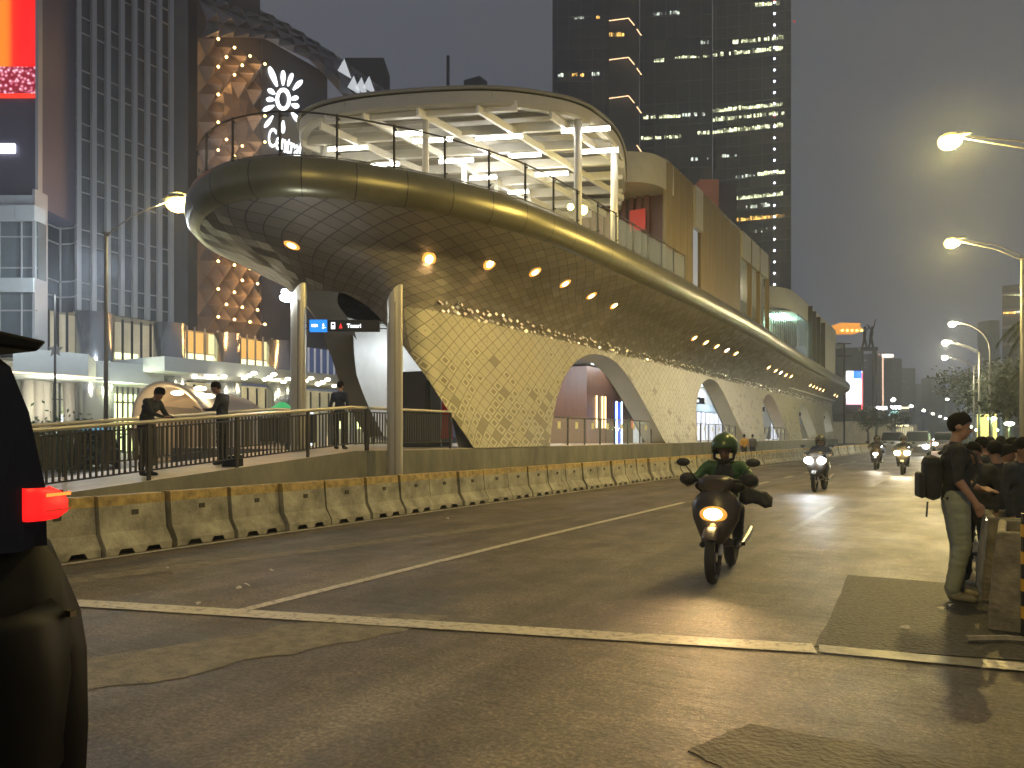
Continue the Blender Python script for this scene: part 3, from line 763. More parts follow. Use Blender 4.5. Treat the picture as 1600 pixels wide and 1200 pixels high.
def oncol(px, Yg):
    d = ray(px, 300); return (d.x * Yg / d.y, Yg)
for px, Y, r in [(903, 21.3, 0.125), (960, 24.0, 0.13), (665, 18.5, 0.10), (725, 22, 0.10), (506, 18.9, 0.11), (776, 24.5, 0.10), (827, 26.5, 0.1), (560, 24, 0.1)]:
    x, y = oncol(px, Y); column(x, y, r)
M_tube = emis("tube_lamp_glass", (1.0, 0.95, 0.82), 16)
for k, (px, py, L) in enumerate([(543, 220, 1.35), (602, 246, 1.0), (676, 207, 1.3), (780, 202, 1.5), (713, 240, 1.2), (755, 267, 1.0), (820, 231, 1.1), (862, 261, 1.2), (915, 190, 1.5), (938, 224, 1.2), (810, 290, 0.8), (640, 196, 0.9)]):
    p = Vector((0, 0, CAMH)) + ray(px, py) * ((11.32 - CAMH) / ray(px, py).z) - c0
    g = MB(); g.m = 0; g.tube([p - dA * L / 2, p + dA * L / 2], 0.062, 8); g.m = 1; g.bar(p - dA * L / 2 + Vector((0, 0, 0.075)), p + dA * L / 2 + Vector((0, 0, 0.075)), 0.16, 0.04)
    g.build("tube_lamp", [M_tube, M_white], can)
point("canopy_fill_light", Vector((-14, 22, 10.8)) - c0, 120, (1, 0.98, 0.93), 0.5, can)  # fill lights added below the tube lamps
point("canopy_fill_light", Vector((-16, 27, 10.8)) - c0, 100, (1, 0.98, 0.93), 0.5, can)

# ---- roof pavilion (wood slat cladding)
def wood():
    m = mat("wood_slat_cladding", (0.36, 0.22, 0.085), 0.55); t = m.node_tree; n = t.nodes; b = n["Principled BSDF"]; L = t.links.new
    tc = n.new("ShaderNodeTexCoord"); mp = n.new("ShaderNodeMapping"); mp.inputs["Scale"].default_value = (1, 5.5, 0.05); L(tc.outputs["Object"], mp.inputs[0])
    w = n.new("ShaderNodeTexNoise"); w.inputs["Scale"].default_value = 3; w.inputs["Detail"].default_value = 4; L(mp.outputs[0], w.inputs["Vector"])
    r = n.new("ShaderNodeValToRGB"); r.color_ramp.elements[0].color = (0.155, 0.115, 0.050, 1); r.color_ramp.elements[1].color = (0.235, 0.175, 0.08, 1); r.color_ramp.elements[0].position = 0.35; r.color_ramp.elements[1].position = 0.65
    L(w.outputs[0], r.inputs[0]); L(r.outputs[0], b.inputs["Base Color"])
    wv = n.new("ShaderNodeTexWave"); wv.bands_direction = 'Y'; wv.inputs["Scale"].default_value = 2.6; L(tc.outputs["Object"], wv.inputs["Vector"])
    bp = n.new("ShaderNodeBump"); bp.inputs["Strength"].default_value = 0.6; bp.inputs["Distance"].default_value = 0.03; L(wv.outputs[0], bp.inputs["Height"]); L(bp.outputs[0], b.inputs["Normal"])
    return m
M_wood = wood()
M_cream = mat("cream_cladding", (0.50, 0.47, 0.34), 0.35, 0.3, var=0.08)
M_maroon = mat("maroon_slats", (0.10, 0.035, 0.025), 0.5, var=0.3, stretch=(6, 6, 0.1))
pav = thing("roof_pavilion", "long wood clad pavilion with a rounded cream front corner on the station roof", "pavilion", (-15, 40, 8.0))
v0 = Vector(pav.location)
def pv(mb): mb.v = [(x - v0.x, y - v0.y, z - v0.z) for x, y, z in mb.v]; return mb
FX = -10.45
# folded timber wall: zigzag in plan
def wall_seg(ya, yb, z0, z1a, z1b, m, name, fold=0.0, th=0.15):
    g = MB(); n = 8
    for k in range(n):
        y0, y1 = ya + (yb - ya) * k / n, ya + (yb - ya) * (k + 1) / n
        f0, f1 = (fold if k % 2 else 0), (0 if k % 2 else fold)
        zt0 = z1a + (z1b - z1a) * k / n; zt1 = z1a + (z1b - z1a) * (k + 1) / n
        g.add([(FX + 0, y0, z0), (FX + 0, y1, z0), (FX + f1, y1, zt1), (FX + f0, y0, zt0), (FX - th, y0, z0), (FX - th, y1, z0), (FX - th, y1, zt1), (FX - th, y0, zt0)],
              [(0, 1, 2, 3), (7, 6, 5, 4), (3, 2, 6, 7)] + ([(0, 3, 7, 4)] if k == 0 else []) + ([(1, 5, 6, 2)] if k == n - 1 else []))
    return pv(g).build(name, m, pav)
wall_seg(30.3, 34.0, 8.02, 12.95, 13.0, M_wood, "timber_wall", 0.10)
wall_seg(35.2, 42.7, 8.02, 13.0, 12.75, M_wood, "timber_wall", 0.12)
g = MB(); g.box((FX + 0.02, 34.6, 12.05), (0.2, 1.18, 1.9)); pv(g).build("cladding_panel", M_cream, pav)
g = MB(); g.box((FX - 0.1, 34.5, 9.55), (0.05, 0.9, 3.05)); pv(g).build("slot_window", mat("slot_glow", (0.2, 0.22, 0.25), 0.4, emit=(0.45, 0.52, 0.62), es=0.22), pav)
for k, (a, b) in enumerate([(42.75, 44.7), (44.95, 46.9), (47.15, 49.4)]):
    g = MB(); g.box((FX + 0.02, (a + b) / 2, 12.2), (0.2, b - a, 1.5)); pv(g).build("cladding_panel", M_cream, pav)
    g = MB(); g.box((FX - 0.12, (a + b) / 2, 9.75), (0.04, b - a, 3.4)); pv(g).build("shop_window", M_glassb, pav)
    g = MB(); g.box((FX + 0.02, b + 0.12, 10.4), (0.25, 0.16, 4.9)); pv(g).build("mullion", M_wood, pav)
g = MB(); g.box((-15.2, 46, 9.3), (8.2, 6, 0.6)); pv(g).build("counter", M_cream, pav)
for yy in (43.6, 45.6, 48.2):
    for zz in (8.75, 9.2):
        g = MB(); g.box((FX - 0.8, yy, zz), (0.1, 0.9, 0.14)); pv(g).build("shelf_lamp", emis("shelf_glow", (1, 0.92, 0.6), 2.2), pav)
# rounded front band
fr = [(FX, 31.5), (FX, 30.3), (-10.75, 29.2), (-11.6, 28.5), (-13.0, 28.2), (-15.5, 28.3), (-19, 28.6)]
fr = [tuple(p)[:2] for p in catmull([(*p, 0) for p in fr], 5)]
g = MB(); g.grid([[(x, y, 11.75) for x, y in fr], [(x, y, 12.98) for x, y in fr]]); g.grid([[(x, y, 11.75) for x, y in fr], [(x - 0.4, y + 2.5, 11.75) for x, y in fr]])
pv(g).build("front_band", M_cream, pav, smooth=True)
g = MB(); 
for k in range(9): g.box((-11.4 - k * 0.35, 30.6, 9.9), (0.2, 0.12, 3.7))
g.box((-13, 30.8, 9.9), (5, 0.05, 3.7)); pv(g).build("slatted_front", M_maroon, pav)
g = MB(); g.box((-11.75, 30.4, 10.7), (0.7, 0.05, 0.9)); pv(g).build("red_poster", mat("poster_red", (0.45, 0.03, 0.02), 0.5, emit=(0.6, 0.05, 0.03), es=0.06), pav)
g = MB(); g.prism([(FX, 30.3), (FX, 49.4), (-20.3, 49.4), (-20.3, 29.0), (-13, 28.25), (-11.6, 28.55)], 12.99, 13.05); pv(g).build("roof", mat("pavilion_roof", (0.25, 0.24, 0.2), 0.6), pav)
g = MB(); g.box((-20.3, 39.8, 10.5), (0.15, 19, 4.9)); g.box((-15.5, 49.4, 10.5), (9.7, 0.15, 4.9)); pv(g).build("rear_wall", M_cream, pav)
point("pavilion_lamp", Vector((-13, 46, 11.6)) - v0, 90, (1, 0.92, 0.75), 0.3, pav)
# lit underside block above second pavilion + second pavilion
pav2 = thing("far_pavilion", "farther roof pavilion with greenish lit glass stair and dark fins", "pavilion", (-15, 68, 8.0))
v0 = Vector(pav2.location); FX2 = -11.1
def ab(mb, name, m): return pv(mb).build(name, m, pav2)
g = MB(); fr2 = [tuple(p)[:2] for p in catmull([(-20, 58.3, 0), (-16.0, 58.3, 0), (-13.2, 58.8, 0), (-11.6, 60.3, 0), (FX2, 63, 0), (FX2, 70, 0), (FX2, 86, 0)], 6)]
g.grid([[(x, y, 11.3) for x, y in fr2], [(x, y, 12.9 - 0.01 * (y - 58)) for x, y in fr2]]); ab(g, "roof_band", M_cream).data.polygons.foreach_set("use_smooth", [True] * (len(fr2) - 1))
g = MB(); g.prism([(FX2, 62), (FX2, 86), (-20, 86), (-20, 58.5), (-14, 58.8)], 11.2, 11.29); ab(g, "roof_slab", mat("green_lit_ceiling", (0.5, 0.55, 0.5), 0.6))
g = MB(); g.box((-12.4, 63.2, 11.1), (1.2, 2.4, 0.08)); ab(g, "ceiling_lamp", emis("green_white_lamp", (0.55, 1.0, 0.8), 9))
point("far_pavilion_lamp", Vector((-12.6, 65.5, 10.6)) - v0, 220, (0.62, 1.0, 0.82), 0.3, pav2)
g = MB(); g.box((-14, 68.5, 9.6), (0.15, 12, 3.3)); ab(g, "inner_wall", mat("pale_green_wall", (0.5, 0.56, 0.48), 0.6))
for k in range(14):
    y = 53.2 + k * 0.78; g = MB(); g.box((-10.95 - (0.0 if y < 60 else 0.0), y, 9.25 - 0.02 * k), (0.05, 0.09, 2.4)); ab(g, "screen_slat", mat("slat_grey", (0.25, 0.26, 0.28), 0.4, 0.5))
g = MB(); g.box((FX2 + 0.05, 66.2, 9.65), (0.04, 5.4, 3.3)); ab(g, "corner_glass", M_glassb)
for k, y in enumerate([68.9, 70.8, 73.2, 76.0]):
    g = MB(); g.box((FX2 + 0.1, y, 10.3 - 0.1 * k), (0.5, 0.28, 4.7 - 0.15 * k)); ab(g, "dark_fin", M_dark)
for k, (a, b) in enumerate([(69.1, 70.6), (71.1, 73.0), (73.4, 75.7), (76.3, 86)]):
    g = MB(); g.box((FX2 - 0.1, (a + b) / 2, 9.7), (0.1, b - a, 3.3)); ab(g, "wall_panel", M_cream)
# small lit awning behind
aw = thing("lit_awning", "small brightly lit pointed awning between the two roof pavilions", "awning", (-14, 54, 11.6))
g = MB(); g.add([(2.9, 0, 0.0), (-2, -1.5, 0.9), (-2, 3, 0.9), (-2, 3, -0.35), (-2, -1.5, -0.35)], [(0, 1, 2), (0, 2, 3), (0, 3, 4), (0, 4, 1), (1, 4, 3, 2)]); g.build("awning_shell", M_white, aw)
g = MB(); g.box((-0.3, -1.0, -0.42), (2.6, 0.5, 0.1)); g.build("awning_lamp", emis("awning_glow", (1, 0.93, 0.85), 6), aw)
point("awning_bulb", (0, -1, -0.8), 60, (1, 0.93, 0.85), 0.2, aw)
sgn2 = thing("small_roof_sign", "small dark sign with white characters under the lit awning", "sign", (-12.6, 52.0, 10.75))
g = MB(); g.box((0, 0, 0), (1.0, 0.08, 0.5)); g.build("board", M_black, sgn2)
g = MB()
for k in range(5): g.box((-0.36 + k * 0.18, -0.05, 0.1), (0.1, 0.02, 0.12)); g.box((-0.36 + k * 0.18, -0.05, -0.12), (0.12, 0.02, 0.12))
g.build("characters", M_wt, sgn2)

# ---- inside the platform hall
M_brown = mat("brown_panel", (0.20, 0.095, 0.055), 0.45, var=0.15, stretch=(3, 3, 0.3))
hall = thing("ticket_hall_block", "brown panelled room with doors inside the station hall seen through the first arch", "room block", (-15.5, 34, ZB))
g = MB(); g.box((0, 0, 1.75), (2.2, 6.0, 3.5)); g.build("panel_wall", M_brown, hall)
for y in (-0.2, 1.5): 
    g = MB(); g.box((1.13, y, 1.15), (0.06, 1.5, 2.3)); g.build("door", mat("brown_door", (0.16, 0.06, 0.04), 0.35), hall)
g = MB(); g.box((-0.2, 0.5, 3.85), (4.5, 14, 0.5)); pass
for y in (-2.0, -1.35, -1.0):
    q_ = MB(); q_.box((1.14, y, 1.45), (0.04, 0.05, 1.5)); q_.build("reflection_strip", emis("warm_reflection", (1.0, 0.75, 0.35), 3.0), hall)  # thin glowing strips paint the warm light reflections on the brown wall
for y in (-2.6, -1.2):
    q_ = MB(); q_.box((1.6, y, 3.57), (0.5, 0.9, 0.05)); q_.build("ceiling_lamp", emis("hall_lamp", (0.82, 0.93, 1.0), 7), hall)
q_ = MB(); q_.box((1.15, 2.55, 1.0), (0.04, 0.5, 0.5)); q_.build("red_notice", mat("red_notice", (0.4, 0.05, 0.02), 0.5, emit=(1, 0.2, 0.08), es=0.5), hall)
g.build("bulkhead", mat("bulkhead_grey", (0.35, 0.36, 0.36), 0.4), hall)
g = MB(); g.box((0.6, 6.0, 1.9), (1.2, 0.6, 3.8)); g.build("dark_jamb", mat("dark_jamb", (0.02, 0.022, 0.03), 0.4), hall)
neon = thing("neon_gate", "blue panel with two vertical white neon strips beside the ticket gates", "gate", (-13.6, 32.7, ZB))
g = MB(); g.box((0, 0, 0.95), (0.1, 0.55, 1.9)); g.build("panel", mat("blue_panel", (0.02, 0.06, 0.45), 0.4, emit=(0.02, 0.06, 0.5), es=0.8), neon)
for y in (-0.3, 0.32):
    g = MB(); g.box((0.06, y, 0.95), (0.04, 0.06, 1.95)); g.build("neon_strip", emis("neon", (0.5, 0.75, 1.0), 7), neon)
tp = thing("ticket_post", "white ticket post with small blue label near the second leg", "ticket post", (-13.3, 34.4, ZB))
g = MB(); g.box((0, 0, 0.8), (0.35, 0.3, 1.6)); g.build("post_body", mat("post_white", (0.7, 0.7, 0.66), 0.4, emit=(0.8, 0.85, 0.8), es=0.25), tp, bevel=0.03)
g = MB(); g.box((0.18, 0, 1.35), (0.02, 0.28, 0.16)); g.build("label_plate", M_blue, tp)
kiosk = thing("service_box", "dark olive service box standing in the end arch", "service box", (-14.5, 18.9, ZB))
g = MB(); g.box((0, 0, 1.15), (1.5, 1.4, 2.3)); g.build("box_body", mat("olive_box", (0.085, 0.075, 0.045), 0.5), kiosk, bevel=0.03)
g = MB(); g.box((0.77, 0, 1.15), (0.03, 1.1, 2.0)); g.build("box_door", mat("olive_door", (0.10, 0.09, 0.055), 0.4), kiosk)
fb = thing("red_banner", "narrow red banner on a stand behind the olive service box", "banner", (-13.2, 18.2, ZB))
g = MB(); g.add([(0, 0, 0.25), (0.35, 0.1, 0.25), (0.3, 0.1, 1.25), (0.05, 0, 1.65), (0, 0.03, 0.25), (0.35, 0.13, 0.25), (0.3, 0.13, 1.25), (0.05, 0.03, 1.65)], [(0, 1, 2, 3), (7, 6, 5, 4), (0, 4, 5, 1), (1, 5, 6, 2), (2, 6, 7, 3), (3, 7, 4, 0)]); g.build("cloth", mat("banner_red", (0.55, 0.03, 0.03), 0.6), fb)
g = MB(); g.tube([(0, 0.02, 0), (0, 0.02, 1.7)], 0.015); g.build("stand", M_steel, fb)
# glass gate rail in first arch with pale stickers
def gate(label, y0, y1, x):
    t = thing("glass_guard_rail", label, "guard rail", (x, y0, ZB), 0, "glass guard rails in the arches"); L = y1 - y0
    g = MB(); g.tube([(0, 0, 1.0), (0, L, 1.0)], 0.03, 6); g.build("handrail", M_steel, t)
    g = MB(); g.box((0, L / 2, 0.5), (0.015, L, 0.9)); g.build("glass_pane", M_glass, t)
    n = max(2, round(L / 1.5))
    for k in range(n + 1):
        g = MB(); g.box((0, L * k / n, 0.5), (0.05, 0.05, 1.0)); g.build("post", M_rail, t)
        if k < n: g = MB(); g.box((0.015, L * (k + 0.5) / n, 0.72), (0.01, 0.22, 0.24)); g.build("sticker", mat("sticker_cream", (0.7, 0.68, 0.4), 0.5), t)
gate("glass guard rail with square stickers inside the first arch", 23.0, 33.0, -12.1)
gate("glass guard rail inside the second arch", 39.2, 48.2, -12.1)
gate("glass guard rail inside the third arch", 55.6, 64.4, -12.2)
for n_, (a, b, zt) in enumerate(ARCH_R):
    t = thing("hall_lamp_row", ["lamp row under the hall ceiling behind the first arch", "lamp row under the hall ceiling behind the second arch", "lamp row under the hall ceiling behind the third arch", "lamp row under the hall ceiling behind the fourth arch", "lamp row under the hall ceiling behind the fifth arch"][n_], "ceiling lamp", (-15.5, (a + b) / 2, 5.45), 0, "hall ceiling lamps")
    for k in range(3):
        g = MB(); g.box((1.2 - 1.4 * k, 0, 0), (0.25, 3.5, 0.08)); g.build("lamp_tube", emis("hall_lamp", (0.82, 0.93, 1.0), 7), t)
    point("hall_bulb", (-0.5, 0, -0.9), 240 if n_ else 260, (0.8, 0.9, 1.0), 0.3, t)
    if n_ >= 1:
        for q, (dy, zz) in enumerate([(-1.5, 4.0), (0.8, 3.6)]):
            s_ = thing("hanging_sign", f"dark hanging direction sign with white marks, {['higher', 'lower'][q]} of two behind the {['second', 'third', 'fourth', 'fifth'][n_ - 1]} arch", "sign", (-14.2, (a + b) / 2 + dy, zz), 0, "hanging direction signs")
            g = MB(); g.box((0, 0, 0), (2.4, 0.12, 0.36)); g.build("board", M_black, s_)
            g = MB()
            for k in range(6): g.box((-0.9 + 0.34 * k, -0.07, 0), (0.2, 0.02, 0.14))
            g.build("white_marks", M_wt, s_)
            g = MB(); g.tube([(-0.9, 0, 0.18), (-0.9, 0, 5.6 - zz)], 0.015, 5); g.tube([(0.9, 0, 0.18), (0.9, 0, 5.6 - zz)], 0.015, 5); g.build("hanger", M_dark, s_)
        w_ = thing("screen_door_row", f"row of white platform doors behind the {['second', 'third', 'fourth', 'fifth'][n_ - 1]} arch", "platform door", (-17.6, (a + b) / 2, ZB), 0, "platform doors")
        for k in range(9):
            g = MB(); g.box((0, -5 + 1.25 * k, 1.1), (0.08, 0.75, 2.2)); g.build("door_leaf", mat("door_glow", (0.6, 0.62, 0.66), 0.4, emit=(0.8, 0.85, 1.0), es=0.6), w_)
        g = MB(); g.box((0, 0, 2.55), (0.2, 11.5, 0.6)); g.build("header", mat("header_grey", (0.3, 0.38, 0.42), 0.4), w_)
rb = thing("red_poster_stand", "red lit poster stand inside the third arch", "poster", (-14.0, 61, ZB)); g = MB(); g.box((0, 0, 1.5), (1.1, 0.1, 1.4)); g.build("poster", mat("poster_glow_red", (0.5, 0.03, 0.03), 0.5, emit=(0.8, 0.05, 0.05), es=0.5), rb)
g = MB(); g.box((0, 0, 0.4), (0.1, 0.1, 0.8)); g.build("stand", M_dark, rb)
point("endarch_bulb", (-16.6, 21.5, 4.6), 75, (0.85, 0.93, 1.0), 0.3)

# ================================================================ CONCRETE BARRIERS
M_bar = mat("barrier_concrete", (0.27, 0.255, 0.195), 0.75, var=0.55, vscale=2.7, bump=0.5, bscale=30)
M_bary = mat("barrier_yellow_paint", (0.33, 0.235, 0.075), 0.6, var=0.55, vscale=7)
M_slot = mat("slot_dark", (0.05, 0.045, 0.03), 0.8)
def barrier_mesh(L):
    g = MB(); hw = [(0.0, 0.26), (0.10, 0.255), (0.28, 0.14), (0.62, 0.105)]
    foot = [(-L / 2, 0), (-L / 2 + 0.16, 0), (-L / 2 + 0.20, 0.07), (-L / 2 + 0.36, 0.07), (-L / 2 + 0.40, 0), (L / 2 - 0.40, 0), (L / 2 - 0.36, 0.07), (L / 2 - 0.20, 0.07), (L / 2 - 0.16, 0), (L / 2, 0)]
    for sgn in (1, -1):
        lo = [(sgn * 0.26, y, z) for y, z in foot]; rows = [lo]
        for z, w in hw[1:]: rows.append([(sgn * w, y, z) for y, _ in foot])
        g.grid(rows if sgn < 0 else [r[::-1] for r in rows])
    ends = [(w, z) for z, w in hw]
    for y in (-L / 2, L / 2):
        p = [(w, y, z) for w, z in ends] + [(-w, y, z) for w, z in ends[::-1]]
        g.add(p if y < 0 else p[::-1], [tuple(range(len(p)))])
    return g
for m_ in (M_bar, M_bary):
    t_ = m_.node_tree; gn = t_.nodes.new("ShaderNodeNewGeometry")
    for nd in t_.nodes:
        if nd.type == 'TEX_NOISE': t_.links.new(gn.outputs["Position"], nd.inputs["Vector"])
bt = None
LB = 0.985; y = 3.1; nbar = 0
while y < 112:
    xx = blx(y) - 0.42
    lab = None
    if bt is None:
        bt = thing("road_barrier", "", "barrier", (xx, y, 0), 0, "concrete barriers along the busway kerb")
        barrier_mesh(0.95).build("barrier_body", M_bar, bt, bevel=0.012)
        g = MB(); g.ext([(0.107, -0.475, 0.62), (-0.107, -0.475, 0.62), (-0.097, -0.475, 0.735), (-0.08, -0.475, 0.75), (0.08, -0.475, 0.75), (0.097, -0.475, 0.735)], (0, 0, 0), (0, 0.95, 0)); g.build("yellow_cap", M_bary, bt)
        g = MB(); g.box((0.122, 0.02, 0.52), (0.012, 0.09, 0.065)); g.build("lifting_slot", M_slot, bt)
        cur = bt
    else:
        cur = dup(bt, (xx, y, 0), 0)
    dx = blx(y + 1) - blx(y)
    cur.rotation_euler = (0, 0, -math.atan(dx) + random.uniform(-0.05, 0.05))
    cur.location = (xx + random.uniform(-0.04, 0.04), y, random.uniform(-0.004, 0.0))
    if nbar == 3: cur.location.y -= 0.02
    nbar += 1
    names = {0: "first", 1: "second", 2: "third", 3: "fourth", 4: "fifth", 5: "sixth", 6: "seventh", 7: "eighth", 8: "ninth", 9: "tenth"}
    if nbar <= 10: cur["label"] = f"yellow topped concrete barrier by the ramp, {names[nbar - 1]} from the dark car"
    elif y < 21: cur["label"] = f"yellow topped concrete barrier below the front tiled leg"
    elif y < 45: cur["label"] = "yellow topped concrete barrier in the row between the first two arches"
    else: cur["label"] = "small distant yellow topped concrete barrier in the row along the far arches"
    y += LB + (0.06 if nbar % 4 == 0 else 0.0)

# ================================================================ PEOPLE
M_hair = mat("black_hair", (0.006, 0.0055, 0.005), 0.9, spec=0.15)
def seg_d(p, a, b):
    ab = b - a; t = max(0, min(1, (p - a).dot(ab) / max(1e-9, ab.length_squared))); return (p - (a + ab * t)).length, t
def person(label, loc, rz, pose=None, mats=None, height=1.72, hair=True, vox=0.02, group=None, fingers=False, name="person", hood=False):
    """facing +Y; +X is the figure's right"""
    J = dict(pel=(0, 0, 0.93), wst=(0, 0.01, 1.08), chs=(0, 0.0, 1.30), nk=(0, -0.005, 1.45), hd=(0, 0.035, 1.61), chin=(0, 0.085, 1.535),
             shR=(0.175, -0.01, 1.395), elR=(0.235, -0.03, 1.12), wrR=(0.24, 0.06, 0.87), haR=(0.235, 0.09, 0.78),
             shL=(-0.175, -0.01, 1.395), elL=(-0.235, -0.03, 1.12), wrL=(-0.24, 0.06, 0.87), haL=(-0.235, 0.09, 0.78),
             hpR=(0.09, 0, 0.90), knR=(0.105, 0.02, 0.50), anR=(0.11, -0.02, 0.09), toR=(0.125, 0.13, 0.035),
             hpL=(-0.09, 0, 0.90), knL=(-0.105, 0.02, 0.50), anL=(-0.11, -0.02, 0.09), toL=(-0.125, 0.13, 0.035))
    if pose: J.update(pose)
    k = height / 1.72
    J = {a: Vector(b) * k for a, b in J.items()}
    S = []
    def cap(a, ra, b, rb, tg): S.append((J[a] if isinstance(a, str) else a, ra * k, J[b] if isinstance(b, str) else b, rb * k, tg))
    TO, LE, SK, SH = 0, 1, 2, 3
    lat = (J['shR'] - J['shL']).normalized()
    hl = (J['hpR'] - J['hpL']).normalized()
    cap(J['pel'] - hl * 0.07 * k, 0.115, J['pel'] + hl * 0.07 * k, 0.115, LE)
    cap(J['wst'] - hl * 0.055 * k, 0.105, J['wst'] + hl * 0.055 * k, 0.105, TO)
    cap(J['chs'] - lat * 0.075 * k, 0.12, J['chs'] + lat * 0.075 * k, 0.12, TO)
    cap(J['pel'] + Vector((0, 0, 0.03)), 0.12, 'wst', 0.115, TO); cap('wst', 0.12, 'chs', 0.13, TO)
    cap('shL', 0.068, 'shR', 0.068, TO); cap('chs', 0.10, J['nk'] - Vector((0, 0, 0.018)), 0.060, TO)
    cap('nk', 0.050, J['hd'] + (J['nk'] - J['hd']) * 0.35, 0.047, SK)
    for s in 'RL':
        cap('sh' + s, 0.062, 'el' + s, 0.046, TO if (mats and len(mats) > 4) else TO); cap('el' + s, 0.044, 'wr' + s, 0.029, SK if not (mats and mats[4:5] == ['long']) else TO)
        d = (J['ha' + s] - J['wr' + s])
        if fingers:
            pm = J['wr' + s] + d * 0.55; cap('wr' + s, 0.028, pm, 0.034, SK)
            dn = d.normalized(); side = Vector((0, 1, 0)) if abs(dn.y) < 0.7 else Vector((1, 0, 0)); side = (side - dn * side.dot(dn)).normalized(); palm = dn.cross(side)
            if palm.dot(-lat if s == 'R' else lat) < 0: palm = -palm
            for q in range(4):
                r0 = pm + side * (q - 1.5) * 0.019 * k + dn * 0.025; l_ = (0.036, 0.042, 0.039, 0.030)[q] * k
                k1 = r0 + dn * l_ + palm * 0.008; k2 = k1 + dn * l_ * 0.55 + palm * 0.018
                cap(r0, 0.010, k1, 0.0095, SK); cap(k1, 0.0095, k2, 0.0085, SK)
            t0 = J['wr' + s] + d * 0.3 + side * 0.028 * k; t1 = t0 + dn * 0.035 + side * 0.022 + palm * 0.01; cap(t0, 0.013, t1, 0.011, SK); cap(t1, 0.011, t1 + dn * 0.026 + palm * 0.008, 0.009, SK)
        else:
            cap('wr' + s, 0.029, 'ha' + s, 0.033, SK)
        lk = 1.22 if fingers else 1.0; cap('hp' + s, 0.098 * (1 + (lk - 1) * 0.4), 'kn' + s, 0.066 * lk, LE); cap('kn' + s, 0.066 * lk, J['an' + s] + Vector((0, 0, 0.02)), 0.052 * lk * 1.08, LE)
        cap(J['an' + s] + Vector((0, 0, -0.035)), 0.046, 'to' + s, 0.036, SH)
    if not fingers: S = [(a, ra, b, rb * (1.0), t) for a, ra, b, rb, t in S]
    g = MB()
    for a, ra, b, rb, t in S:
        n = 10; L = (b - a).length
        pts = [a - (b - a).normalized() * ra * 0.8 if L > 1e-4 else a - Vector((0, 0, ra)), a, b, b + (b - a).normalized() * rb * 0.8 if L > 1e-4 else b + Vector((0, 0, rb))]
        g.tube(pts, [ra * 0.55, ra, rb, rb * 0.55], n)
    # head: skull, face, nose, ears
    hd = J['hd']; up = (hd - J['nk']).normalized(); fw = (J['chin'] - hd); fw = (fw - up * fw.dot(up)).normalized(); rt = fw.cross(up)
    Mh = Matrix((rt, fw, up)).transposed()
    hq = lambda x, y_, z: hd + (Mh @ Vector((x, y_, z))) * k
    g.ell(hq(0, -0.012, 0.02), (0.077 * k, 0.096 * k, 0.098 * k), 16, 12, Mh); g.ell(hq(0, 0.028, -0.045), (0.058 * k, 0.062 * k, 0.075 * k), 14, 10, Mh)
    g.ell(hq(0, 0.048, -0.085), (0.032 * k, 0.036 * k, 0.03 * k), 10, 8, Mh)
    g.ell(hq(0, 0.096, -0.02), (0.014 * k, 0.022 * k, 0.024 * k), 8, 6, Mh)
    for sx_ in (-1, 1): g.ell(hq(sx_ * 0.076, -0.012, -0.01), (0.012 * k, 0.02 * k, 0.032 * k), 8, 6, Mh)
    g.ell(hq(0, 0.085, -0.062), (0.022 * k, 0.010 * k, 0.012 * k), 8, 6, Mh)
    S.append((hq(0, 0, 0.03), 0.10 * k, hq(0, 0.03, -0.06), 0.075 * k, SK))
    me = bpy.data.meshes.new("body"); me.from_pydata(g.v, [], g.f)
    tmp = bpy.data.objects.new("tmp", me); C.objects.link(tmp)
    rm = tmp.modifiers.new("r", 'REMESH'); rm.mode = 'VOXEL'; rm.voxel_size = vox; rm.use_smooth_shade = True
    sm = tmp.modifiers.new("s", 'SMOOTH'); sm.factor = 0.5; sm.iterations = 2 if fingers else 3
    bpy.context.view_layer.update(); dg = bpy.context.evaluated_depsgraph_get()
    bm_ = bpy.data.meshes.new_from_object(tmp.evaluated_get(dg)); bpy.data.objects.remove(tmp)
    mm = mats[:4] if mats else [M_black] * 4
    bm_.materials.clear()
    for m in mm: bm_.materials.append(m)
    idx = []
    sleeve = (mats[4] if mats and len(mats) > 4 else 'long')
    for p in bm_.polygons:
        c_ = p.center; best = 9; bt_ = 0; bi = 0; btt = 0
        for i_, (a, ra, b, rb, t) in enumerate(S):
            dd, tt = seg_d(c_, a, b); dd -= ra + (rb - ra) * tt
            if dd < best: best = dd; bt_ = t; bi = i_; btt = tt
        idx.append(bt_)
    lab_ = {}
    for p, t_ in zip(bm_.polygons, idx):
        for v_ in p.vertices: lab_[v_] = t_
    from mathutils import noise as NZ
    amp = 0.0045 if fingers else 0.009
    for v_ in bm_.vertices:
        t_ = lab_.get(v_.index, 2)
        if t_ in (0, 1):
            c_ = v_.co; f_ = NZ.noise(Vector((c_.x * 9 + 3, c_.y * 9, c_.z * 24))) + 0.25 * NZ.noise(Vector((c_.x * 22, c_.y * 22, c_.z * 40)))
            v_.co = c_ + v_.normal * (amp * f_ * (1.3 if t_ == 1 else 0.8))
    bm_.polygons.foreach_set("material_index", idx); bm_.polygons.foreach_set("use_smooth", [True] * len(idx))
    body = bpy.data.objects.new(name, bm_); C.objects.link(body); body.location = loc; body.rotation_euler = (0, 0, rz)
    tag(body, label, "person", group)
